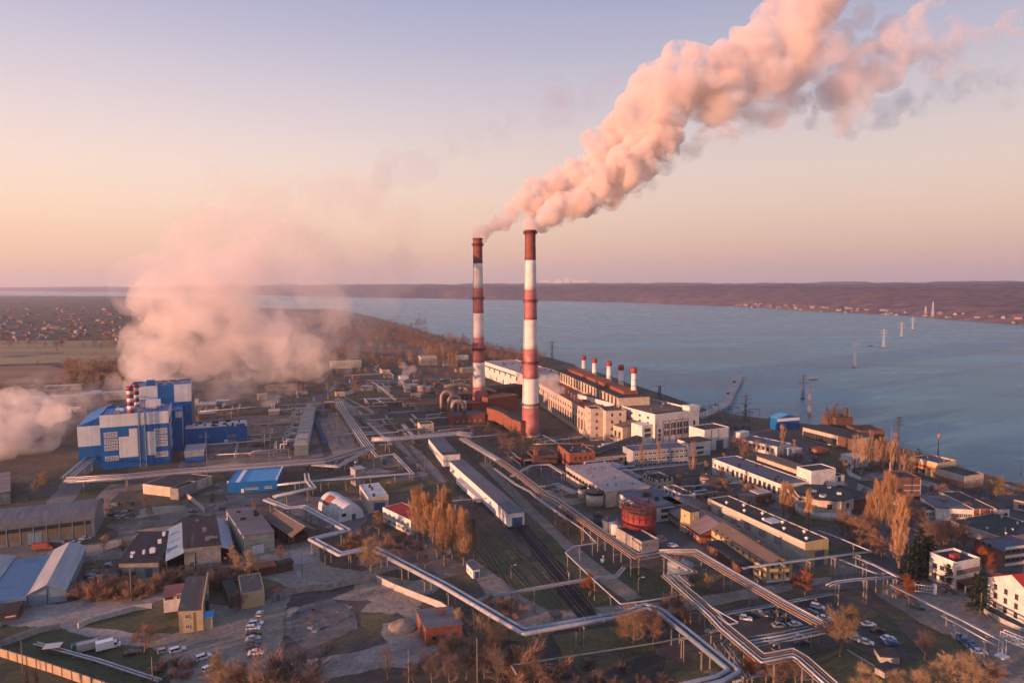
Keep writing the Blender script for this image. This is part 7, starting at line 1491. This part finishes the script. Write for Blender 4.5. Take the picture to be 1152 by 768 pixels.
wall('boundary_wall','broken pale wall behind the orange lit roofless hall',[(200,552),(214,562),(230,576)],2.2,W_CREAM,.4,5.)
wall('avenue_wall','low concrete retaining wall before the red roofed white house',[(1107,689),(1130,702),(1175,722)],1.6,CONCL,.4,3.5)
wall('bank_wall','pale embankment wall along the river at the right edge',[(1088,537),(1120,545),(1160,556)],1.8,CONCL,.4,5.)
t=thing('iron_gate','white framed gate with piers at the end of the works road','gate',P(1027,665),R(-20)); mb=MB(); [mb.box(x,x+.8,-.5,.5,0,3.4) for x in (0,)]; mb.build('pier',WHITEC,t); mb=MB(); mb.box(6.2,7.2,-.6,.6,0,3.6); mb.build('pier',WHITEC,t); mb=MB(); [mb.bar((.8,0,z),(6.2,0,z),.12) for z in (.4,1.5,2.8)]; [mb.bar((.8+k*.9,0,.4),(.8+k*.9,0,2.8),.07) for k in range(7)]; mb.build('gate_leaf',WHITEC,t)
# ================================================================ PYLONS, MASTS, POLES
def lattice(mb,b0,b1,z0,z1,n,r,m=0,tw=None):
    w_=lambda z: b0+(b1-b0)*(z-z0)/(z1-z0)
    for sx_ in (-1,1):
        for sy_ in (-1,1): mb.bar((sx_*b0,sy_*b0,z0),(sx_*b1,sy_*b1,z1),r)
    for k in range(n):
        a=z0+(z1-z0)*k/n; b=z0+(z1-z0)*(k+1)/n; wa,wb=w_(a),w_(b)
        for s in (-1,1):
            mb.bar((-wa,s*wa,a),(wb,s*wb,b),r*.6); mb.bar((wa,s*wa,a),(-wb,s*wb,b),r*.6); mb.bar((s*wa,-wa,a),(s*wb,wb,b),r*.6); mb.bar((s*wa,wa,a),(s*wb,-wb,b),r*.6)
            mb.bar((-wb,s*wb,b),(wb,s*wb,b),r*.6); mb.bar((s*wb,-wb,b),(s*wb,wb,b),r*.6)
def pylon(px,py,pyt,lab,mat,arms=3,base=None,z=0,bw=.046,rz=.3,group=None,armw=.26,top=None,r=.14):
    p=P(px,py,z); h=at(px,pyt,p.y).z-z; t=thing('pylon',lab,'pylon',p,rz,group); r_=r*max(1,p.y/1500)
    mb=MB(); lattice(mb,h*bw,h*.016,0 if not base else 1.2,h*.92,6,r_); mb.bar((0,0,h*.92),(0,0,h),r_); mb.build('lattice_mast',mat,t)
    for k in range(arms):
        zz=h*(.62+.13*k); L_=h*armw*(1-.18*abs(k-.6)); mb=MB()
        for s in (-1,1): mb.bar((0,s*.4,zz),(L_,0,zz+.25),r_*1.5,r2=r_*.7); mb.bar((0,s*.4,zz),(-L_,0,zz+.25),r_*1.5,r2=r_*.7); mb.bar((0,s*.2,zz+h*.05),(s*L_,0,zz+.3),r_*.5)
        for s in (-.95,.95,.55,-.55): mb.bar((s*L_,0,zz),(s*L_,0,zz-h*.045),.16)
        mb.build('crossarm',top or mat,t)
    if base:
        mb=MB(); w_=h*bw*1.7
        for sx_ in (-1,1):
            mb.lathe([(w_*.42,-3),(w_*.42,1.4),(0,1.4)],c=(sx_*w_*.62,0),n=12)
        mb.box(-w_,w_,-w_*.3,w_*.3,.2,1.39); mb.build('pier_base',base,t)
    return t
STB=pm('pylon_steel',(.10,.13,.155),(.07,.09,.11),rough=.6,metal=.3); STW=plain('pylon_white',(.62,.58,.56),.5)
pylon(838.5,474,441,'grey lattice pylon on the shore right of the turbine hall near the pier',STB); pylon(1010,497,466,'dark lattice pylon on the shore behind the poplar clump',STB); 
pylon(903,449,419,'dark blue lattice pylon standing in the water beyond the blue boathouse',STB,z=-2,base=DSTEEL); pylon(621,405,382,'slender pylon on the shore between chimney and river',STB,r=.2)
for px,py,pt,lb in [(961,413.5,384,'nearest of the white pylons on red bases crossing the river'),(994,391.5,369,'second white pylon on a red base crossing the river'),(1014,379.5,361,'third white pylon on a red base crossing the river'),(1026.5,371,356,'fourth and farthest white pylon on a red base in the river')]:
    pylon(px,py,pt,lb,STW,z=-2,base=REDP,group='pylons crossing the river',top=STW)
for px,dd,hh,lb in [(1049,25,48,'tall white pylon on the far bank at the end of the line'),(1041,40,30,'lower grey pylon on the far bank beside the tall white one')]:
    q=hill_at(px,dd); t=thing('pylon',lb,'pylon',q,0); mb=MB(); lattice(mb,3.2,.7,0,hh,6,.28); mb.build('lattice_mast',STW,t)
p=P(910,476); t=thing('signal_mast','red and white lattice mast beside the pylon at the boathouse','mast',p); h=hgt(910,476,436)
for k in range(6):
    mb=MB(); lattice(mb,1.2-.13*k,1.2-.13*(k+1),h*k/6,h*(k+1)/6-.01,2,.085); mb.build('mast_section',REDT if k%2 else CONC,t)
p=P(1055,515); h=hgt(1055,515,478); t=thing('antenna_mast','thin dark mast with a bulge standing by the yellow building','mast',p); mb=MB(); mb.tube([(0,0,0),(0,0,h*.5),(0,0,h)],.35,8,r2=.1); mb.build('pole',DSTEEL,t); mb=MB(); mb.lathe([(.3,h*.55),(.7,h*.6),(.7,h*.7),(.2,h*.75)],n=10); mb.build('antenna_head',REDF,t)
p=P(742,448); h=hgt(742,448,434); t=thing('line_gantry','dark T shaped gantry on the shore behind the front hall','gantry',p); mb=MB(); lattice(mb,1.4,.8,0,h,5,.22); mb.build('lattice_mast',STB,t); mb=MB(); [mb.bar((-5,y,h),(5,y,h),.25) for y in (-.6,.6)]; mb.build('crossarm',STB,t)
# switchyard by the shore: blue grey gantries
for i in range(9):
    x=788+i*7.5; p=P(x,473-3+i*.9); t=thing('switchyard_gantry','blue grey steel gantry of the switchyard row between front hall and boathouse','gantry',p,R(-8),'switchyard gantries'); hh=8+2*(i%3)
    mb=MB(); [mb.bar((s*3.6,0,0),(s*3.6,0,hh),.2) for s in (-1,1)]; mb.bar((-4.4,0,hh),(4.4,0,hh),.25); mb.bar((-3.6,0,hh*.6),(3.6,0,hh),.1); mb.build('frame',STB,t)
for i in range(6):
    x=795+i*9; p=P(x,479+i*.8); t=thing('transformer','squat grey blue transformer of the switchyard row by the shore','transformer',p,R(-8),'switchyard transformers'); mb=MB(); mb.box(-2.2,2.2,-1.5,1.5,.3,3.2); mb.build('tank',pm('transformer_grey',(.13,.17,.20),(.09,.12,.15)),t); mb=MB(); [mb.box(-2.7,-2.21,-1.2+k*.6,-.9+k*.6,.5,2.8) for k in range(4)]; mb.build('radiator',STB,t); mb=MB(); [mb.lathe([(.18,3.2),(.25,4.3),(.06,4.6)],c=(x_,0),n=8) for x_ in (-1.2,0,1.2)]; mb.build('bushing',R_BRN,t)
# street lamps and plain poles
def pole(px,py,pyt,lab,lamp=False,mat=None,group=None,cross=False):
    p=P(px,py); h=max(5,hgt(px,py,pyt)); t=thing('street_lamp' if lamp else 'utility_pole',lab,'lamp post' if lamp else 'pole',p,rng.uniform(-.4,.4),group); mb=MB(); mb.tube([(0,0,0),(0,0,h)],.16,8,r2=.09); mb.build('pole',mat or POST,t)
    if lamp: mb=MB(); mb.tube([(0,0,h-.1),(.9,0,h+.25),(1.6,0,h+.3)],.06,6); mb.build('arm',STEEL,t); mb=MB(); mb.box(1.3,2.1,-.16,.16,h+.22,h+.38); mb.build('lamp_head',WHITEC,t)
    if cross: mb=MB(); mb.bar((-1,0,h-.6),(1,0,h-.6),.08); mb.build('crossarm',DSTEEL,t)
for a in [(26,758,720,'lit wooden pole on the tan wall at the lower left corner',False,WOOD),(172,770,738,'pale pole at the bottom edge in front of the brick brown tree'),(537,775,716,'tall pale pole at the bottom edge right of the ruined shed'),(460,775,731,'short pale pole at the bottom edge left of the ruined shed'),(148,676,640,'pole in front of the whitewashed workshop'),(340,650,612,'thin dark pole on the concrete pad by the open shelter',False,DSTEEL),(421,534,488,'tall pole inside the pipe loop at the crossing'),(234,548,485,'tall pale pole between blue annex and pipe bridge'),(304,508,462,'tall thin pole beside the cooler bank yard'),(327,452,424,'tall thin pole standing in the steam drift'),(369,455,420,'tall thin pole near the start of the blue pipe'),(380,500,458,'tall pole beside the sand strip'),(718,672,650,'green pole with lamp on the lawn below the red tank',True),(969,548,508,'tall pale pole inside the poplar clump'),(999,575,520,'white pole in front of the orange brick block',False,WHITEC),(1148,535,522,'dark post on the river bank at the right edge',False,DSTEEL),(601,689,664,'wooden post in the grass under the ladder gallery',False,WOOD),(640,658,649,'small white signal post beside the rail yard',False,WHITEC),(575,651,643,'short post with a pale head on the grass by the rails',True),(470,530,515,'pole between the rails north of the long shed'),(478,528,512,'second pole between the rails north of the long shed'),(842,478,455,'slim dark pole beside the shore pylon',False,DSTEEL),(878,478,462,'slim dark pole rising behind the blue boathouse',False,DSTEEL),(1002,508,480,'thin red and white pole by the shore pylon',False,REDF),(1130,612,592,'roof high pole before the dark green roof',False,POST),(630,560,545,'pole beside the orange lit pipe rack'),(873,700,680,'pole by the car park under the orange topped rack')]:
    pole(*a[:4],lamp=(len(a)>4 and a[4]),mat=(a[5] if len(a)>5 else None))
for x,y in ((700,722),(648,740),(769,745),(556,752)): pole(x,y,y-30,'pale concrete post standing alone in the dark grass at the bottom',group='lone posts in the grass')
# pier in the river
pb_=[(783,466),(800,460),(812,452),(824,421),(836,421),(835,426),(822,454),(812,461),(790,470)]
q=[P(x,y,1.2) for x,y in pb_]; mb=MB(); mb.prism([(p.x,p.y) for p in q],-4,1.4,0,1); o=struct('pier',mb,[CONC,pm('pier_top',(.48,.40,.35),(.30,.25,.22),scale=.12,coord='World',spots=((.12,.10,.09),.08,.6))])
for i,(x,y) in enumerate(((819,443),(805,455),(826,430))):
    p=P(x,y,1.4); mb=MB(); mb.box(-1.5,1.5,-1.,1.,0,1.2); mb.box(-.9,.9,-.6,.6,1.203,1.8); o=mb.build('cargo_pile',[R_RUST,CONC,R_TAR][i%3],None,p); o.rotation_euler.z=i; tag(o,'small block of stored goods lying on the concrete pier','cargo','goods on the pier')
for x,y,lb in ((979,389,'small dark boat on the river left of the second white pylon'),(915,427,'small dark boat on the water right of the dark blue pylon')):
    p=P(x,y,-2); t=thing('boat',lb,'boat',p,.2); mb=MB(); mb.prism([(-5,-1.2),(3,-1.3),(5.5,0),(3,1.3),(-5,1.2)],-.3,.9); mb.build('hull',DSTEEL,t); mb=MB(); mb.box(-3,0,-.9,.9,.903,2.4); mb.build('cabin',STEEL,t)
# ================================================================ YARD CLUTTER
cr=random.Random(5)
CL=[R_RUST,R_TAR,CONC,STEEL,W_WASH,R_BLUE,W_BRICKD,WOOD,R_PALE]
def heap(px,py,s,lab,group,mat=None):
    p=P(px,py); mb=MB(); r2=cr
    for k in range(r2.randint(4,8)):
        a,b,c=r2.uniform(.3,1.3)*s,r2.uniform(.3,1.1)*s,r2.uniform(.3,.9)*s; x,y=r2.uniform(-1.6,1.6)*s,r2.uniform(-1.2,1.2)*s; rz=r2.uniform(0,3); cs,sn=math.cos(rz),math.sin(rz); n0=len(mb.v)
        mb.box(-a,a,-b,b,0,c); mb.v[n0:]=[(x+v[0]*cs-v[1]*sn,y+v[0]*sn+v[1]*cs,v[2]) for v in mb.v[n0:]]
    o=mb.build('scrap_heap',mat or cr.choice(CL),None,(p.x,p.y,.1)); tag(o,lab,'scrap',group)
ZONES=[((118,160),(566,585),26,'loose scrap and crates of the yard above the dark roofed workshop','scrap in the north yard'),((96,124),(634,668),18,'loose scrap in the strip between pale shed and workshop','scrap beside the pale shed'),((205,255),(568,585),16,'rusty scrap on the yard behind the twin winged workshop','scrap behind the winged workshop'),((300,420),(470,500),0,'',''),
 ((460,530),(455,492),26,'clutter of parts in the yard below the silver ducts','clutter below the ducts'),((590,700),(500,530),22,'clutter in the yard between chimney and boiler hall','clutter by the boiler hall'),((600,660),(545,560),10,'boxes lying beside the concrete tanks','boxes by the concrete tanks'),((740,800),(540,575),20,'clutter among the small blocks near the tan hall','clutter by the tan hall'),((800,870),(540,570),18,'scrap in the strip below the sunlit white works','scrap below the white works'),((905,1000),(505,560),22,'scattered goods in the yard near the oval lawn','goods by the oval lawn'),((1040,1110),(552,566),12,'scattered goods in the yard by the rose walled store','goods by the rose walled store'),((210,330),(478,515),34,'plant equipment lying between blue annex and cooler bank','equipment by the cooler bank'),((330,520),(425,450),30,'small plant equipment near the long blue pipe','equipment near the blue pipe'),((320,390),(680,715),12,'rubble lying on the wasteland','rubble on the wasteland'),((0,30),(664,690),8,'scrap around the dark brick shed at the left edge','scrap at the left edge'),((480,540),(415,432),24,'sheds clutter left of the farther chimney','clutter left of the farther chimney')]
for (xa,xb),(ya,yb),n,lb,g in ZONES:
    for k in range(n): heap(cr.uniform(xa,xb),cr.uniform(ya,yb),cr.uniform(.5,1.) if 'rubble' not in lb else cr.uniform(.2,.5),lb,g)
p=P(455,704); mb=MB(); rr=random.Random(3)
for k in range(6): pass
n=18; prof=[]
for i in range(7):
    t=i/6; prof.append((6.5*(1-t)**.8+.01,2.6*t**.9))
mb.lathe(prof,n=20); mb.v=[(v[0]*(1+.25*mnoise.noise(Vector(v)*.3)),v[1]*(1+.25*mnoise.noise(Vector(v)*.3+Vector((5,0,0)))),v[2]+.4*mnoise.noise(Vector(v)*.5)) for v in mb.v]
o=mb.build('sand_heap',SAND,None,(p.x,p.y,.1)); o.scale=(.8,.8,.7); tag(o,'pale sand heap at the edge of the wasteland beside the bare trees','sand heap')
# ================================================================ SMOKE, STEAM, HAZE
def puff(name,lab,balls,vox,bill,density,colr=(.99,.905,.845),aniso=.1,seed=0.,ero=None,step=1.):
    """closed billowing body of evenly dense smoke, grown from many overlapping balls"""
    bm=bmesh.new(); sh=.42*sum(a for a,_ in bill); balls=[(c,max(r-sh,vox*1.25)) for c,r in balls]
    for c,r in balls:
        bmesh.ops.create_icosphere(bm,subdivisions=2,radius=r,matrix=Matrix.Translation(c))
    me=bpy.data.meshes.new('tmp'); bm.to_mesh(me); bm.free()
    t=bpy.data.objects.new('tmp',me); col.objects.link(t); md=t.modifiers.new('r','REMESH'); md.mode='VOXEL'; md.voxel_size=vox
    dg=bpy.context.evaluated_depsgraph_get(); me2=bpy.data.meshes.new_from_object(t.evaluated_get(dg)); bpy.data.objects.remove(t); bpy.data.meshes.remove(me)
    sv=Vector((seed*17.3,seed*5.1,seed*9.7)); nr=[v.normal.copy() for v in me2.vertices]; sA=.25*sum(a for a,_ in bill)
    for v,n in zip(me2.vertices,nr):
        p=v.co; d=0
        for A,lam in bill: d+=A*abs(mnoise.noise(p/lam+sv))*2.4
        v.co=p+n*d
    t=bpy.data.objects.new('tmp',me2); col.objects.link(t); md=t.modifiers.new('r','REMESH'); md.mode='VOXEL'; md.voxel_size=vox*.8   # heal folds
    dg=bpy.context.evaluated_depsgraph_get(); me3=bpy.data.meshes.new_from_object(t.evaluated_get(dg)); bpy.data.objects.remove(t); bpy.data.meshes.remove(me2); me2=me3
    me2.name=name
    for pl in me2.polygons: pl.use_smooth=True
    m=bpy.data.materials.new(name+'_volume'); m.use_nodes=True; N=m.node_tree.nodes; N.remove(N['Principled BSDF']); pv=N.new('ShaderNodeVolumePrincipled'); pv.inputs['Color'].default_value=(*colr,1); pv.inputs['Density'].default_value=density; pv.inputs['Anisotropy'].default_value=aniso
    m.node_tree.links.new(pv.outputs[0],N['Material Output'].inputs['Volume'])
    if ero:                                        # torn, uneven density
        sc_,lo,hi=ero; Lk=m.node_tree.links; tc=N.new('ShaderNodeTexCoord'); nz=N.new('ShaderNodeTexNoise'); nz.inputs['Scale'].default_value=sc_; nz.inputs['Detail'].default_value=3; nz.inputs['Roughness'].default_value=.6; Lk.new(tc.outputs['Object'],nz.inputs['Vector'])
        mr=N.new('ShaderNodeMapRange'); mr.interpolation_type='SMOOTHSTEP'; mr.inputs[1].default_value=lo; mr.inputs[2].default_value=hi; mr.inputs[4].default_value=density; Lk.new(nz.outputs[0],mr.inputs[0]); Lk.new(mr.outputs[0],pv.inputs['Density']); m.cycles.volume_step_rate=step
    me2.materials.clear(); me2.materials.append(m); o=ob(name,me2); tag(o,lab,'smoke',None,'stuff'); return o
def along(path,n,seed,jit=.55,rk=(.5,.85)):
    """balls strewn along a path of (point, radius); denser where it is thin"""
    r=random.Random(seed); out=[]; L_=[0]
    for (a,_),(b,_2) in zip(path,path[1:]): L_.append(L_[-1]+(b-a).length)
    for i in range(n):
        s=((i+r.random())/n)**1.35*L_[-1]
        for k in range(len(path)-1):
            if s<=L_[k+1]+1e-6: break
        t=(s-L_[k])/(L_[k+1]-L_[k]); c=path[k][0].lerp(path[k+1][0],t); R_=path[k][1]+(path[k+1][1]-path[k][1])*t
        q=rdir(r)*R_*jit*r.random()**.5; out.append((c+q,R_*r.uniform(*rk)))
    return out
def px(l): return [(at(x,y,Y),r/768*Y) for x,y,Y,r in l]       # (px, px, distance, radius in px)
# chimney smoke: dense lower part, thinner upper bands, torn tail
puff('smoke_plume','dense salmon smoke leaving the nearer chimney and rising to the upper right',along(px([(596,256,500,4.5),(612,249,502,9.0),(638,236,505,15.3),(668,214,508,21.6),(700,190,510,25.2),(728,168,512,23.4),(750,146,514,16.2)]),120,1,.85,(.35,.75)),1.5,[(3.6,22),(2.2,10),(1.1,4.2),(.55,1.9)],.26,seed=1,ero=(.07,.40,.56),step=.22)
puff('smoke_plume','smoke from the farther chimney merging into the big plume from behind',along(px([(538,264,630,3.6),(553,256,625,8.1),(585,236,615,14.4),(622,212,605,19.8),(660,186,600,24.3),(700,158,600,27.0),(735,122,600,25.2)]),110,2,.85,(.35,.75)),1.8,[(3.8,24),(2.4,11),(1.2,4.6),(.6,2)],.2,seed=2,ero=(.06,.40,.56),step=.22)
puff('smoke_plume','tall puffed lump of smoke in the middle of the plume below the lavender sky',along(px([(728,142,520,27.0),(745,108,522,32.4),(762,80,525,28.8),(790,92,525,30.6),(815,78,528,23.4)]),90,3,.85,(.35,.72)),1.9,[(4.5,26),(2.6,11),(1.2,4.6),(.6,2)],.13,seed=3,ero=(.05,.40,.56),step=.3)
puff('smoke_plume','thick orange band of smoke running up to the top edge of the sky',along(px([(790,128,530,19.8),(820,108,532,30.6),(850,82,535,37.8),(880,48,540,39.6),(905,14,545,39.6),(925,-30,550,41.4)]),110,31,.85,(.3,.68)),2.,[(5,28),(2.8,12),(1.3,5),(.7,2.2)],.10,seed=31,ero=(.042,.41,.58),step=.3)
puff('smoke_plume','pale thin fringe of smoke hanging under the orange band',along(px([(690,215,520,12.6),(735,190,520,18.0),(775,165,522,21.6),(830,145,525,23.4),(885,118,528,25.2)]),85,4,1.1,(.16,.45)),1.9,[(4,18),(2.4,8),(1.1,3.6)],.036,seed=4,ero=(.06,.43,.62),step=.4)
puff('smoke_wisp','pink torn tail of the chimney smoke right of the orange band',along(px([(925,132,560,16.2),(945,112,560,27.0),(968,82,560,30.6),(995,56,560,27.0),(1020,30,560,23.4),(1050,10,560,21.6)]),95,5,1.,(.2,.55)),2.,[(5,24),(2.8,10),(1.3,4.4)],.07,(.985,.915,.88),seed=5,ero=(.04,.37,.58),step=.35)
puff('smoke_wisp','thin pink veil of smoke reaching the right edge near the top',along(px([(1000,66,560,21.6),(1060,50,560,23.4),(1110,38,560,21.6),(1170,25,560,21.6)]),75,51,1.1,(.16,.5)),2.2,[(5,22),(2.8,10),(1.3,4.4)],.06,(.98,.90,.86),seed=51,ero=(.05,.43,.64),step=.45)
puff('smoke_wisp','bluish grey shreds of smoke below the tail at the right edge',along(px([(960,140,600,10.8),(1020,118,600,16.2),(1075,98,600,21.6),(1130,95,600,18.0),(1170,70,600,23.4)]),75,6,1.2,(.12,.38)),2.2,[(5,18),(2.6,8),(1.2,3.6)],.022,(.80,.80,.84),seed=6,ero=(.05,.42,.62),step=.45)
puff('smoke_wisp','faint mauve smoke drifting in the open sky left of the main plume',along(px([(430,190,900,18),(500,190,900,22),(520,165,900,20),(580,130,900,26),(640,115,900,28),(690,95,900,22)]),80,7,1.3,(.14,.42)),5,[(10,44),(6,20),(3,9)],.006,(.70,.64,.73),seed=7,ero=(.022,.42,.64),step=.45)
puff('smoke_wisp','soft pink veil of smoke joining the orange band to its torn tail',along([(a,b) for a,b in px([(845,118,545,24),(885,95,550,34),(930,70,555,36),(975,45,560,30)])],80,52,1.1,(.2,.5)),2.2,[(5,22),(2.8,10),(1.3,4.4)],.05,(.98,.90,.86),seed=52,ero=(.045,.40,.62),step=.4)
# steam behind the boiler house
puff('steam_cloud','large soft pink steam cloud billowing behind the blue boiler house',along(px([(166,430,500,14),(178,415,505,28),(190,392,510,40),(198,366,515,46),(205,340,515,46),(232,352,520,50),(265,372,525,46),(300,392,525,34)]),130,8,.85,(.3,.66)),2.2,[(5,30),(3,13),(1.5,6),(.8,2.6)],.036,seed=8,ero=(.045,.36,.56),step=.3)
puff('steam_cloud','paler upper body of the steam cloud above the blue boiler house',along(px([(185,345,512,36),(205,315,515,48),(240,295,520,54),(285,300,525,60),(325,335,525,60),(320,380,525,50)]),120,16,.95,(.28,.62)),2.8,[(7,34),(3.6,14),(1.8,6),(.9,2.8)],.017,seed=16,ero=(.035,.38,.62),step=.35)
puff('steam_cloud','broad translucent steam dissolving to the upper right of the large cloud',along(px([(230,280,540,45),(290,275,545,66),(345,265,550,70),(385,250,555,62),(425,230,560,44),(400,320,560,60)]),120,9,1.05,(.2,.52)),3.4,[(9,40),(5,18),(2.6,8)],.0095,seed=9,ero=(.028,.40,.66),step=.4)
puff('steam_cloud','low steam drifting over the pipe yard at the foot of the large cloud',along(px([(225,425,500,26),(260,418,505,36),(300,405,510,44),(345,400,515,36),(385,395,520,26)]),95,10,1.05,(.16,.45)),2.6,[(6,24),(3.4,11),(1.7,5)],.02,seed=10,ero=(.05,.42,.64),step=.4)
puff('steam_cloud','low white steam puff drifting in from the left edge',along(px([(-60,505,440,50),(-20,500,440,42),(20,488,440,36),(50,470,440,24),(70,455,440,14)]),90,11,.9,(.28,.62)),1.7,[(4,20),(2.4,9),(1.2,4),(.6,1.8)],.06,seed=11,ero=(.06,.36,.58),step=.35)
puff('steam_cloud','thin torn top of the steam puff at the left edge',along(px([(25,455,450,24),(60,440,450,22),(90,445,450,22),(105,465,450,18),(60,480,450,26)]),80,12,1.15,(.14,.42)),1.9,[(4,18),(2.2,8),(1.1,3.6)],.016,seed=12,ero=(.07,.42,.62),step=.4)
puff('steam_jet','small white steam jet at the roof edge of the long cream boiler hall',along(px([(636,448,560,3),(630,440,560,8),(618,434,560,13),(610,428,560,10)]),40,13,.9,(.25,.6)),1.2,[(1.6,7),(.8,3)],.07,seed=13)
puff('steam_jet','tiny steam wisp above the grey pump house near the blue pipe',along(px([(450,432,640,2),(452,424,640,4),(456,417,640,7),(462,415,640,8)]),30,14,.9,(.3,.6)),1.2,[(1.5,6),(.8,3)],.05,seed=14)
puff('steam_jet','thin steam around the twin striped stacks on the boiler house',along(px([(140,440,440,6),(132,436,445,9),(124,430,450,10),(160,455,430,8)]),40,15,1.,(.25,.55)),1.4,[(2,8),(1,3.5)],.022,seed=15)
hzb=MB(); hzb.box(-FAR-400,FAR+400,-1000,FAR+400,-8,560)
m=bpy.data.materials.new('haze_air'); m.use_nodes=True; N_=m.node_tree.nodes; N_.remove(N_['Principled BSDF']); pv=N_.new('ShaderNodeVolumePrincipled'); pv.inputs['Color'].default_value=(.86,.81,.87,1); pv.inputs['Density'].default_value=5.5e-5; pv.inputs['Anisotropy'].default_value=.25
m.node_tree.links.new(pv.outputs[0],N_['Material Output'].inputs['Volume'])
hz=hzb.build('haze',m); tag(hz,'pale evening haze filling the air over the plant and river','haze',None,'stuff')
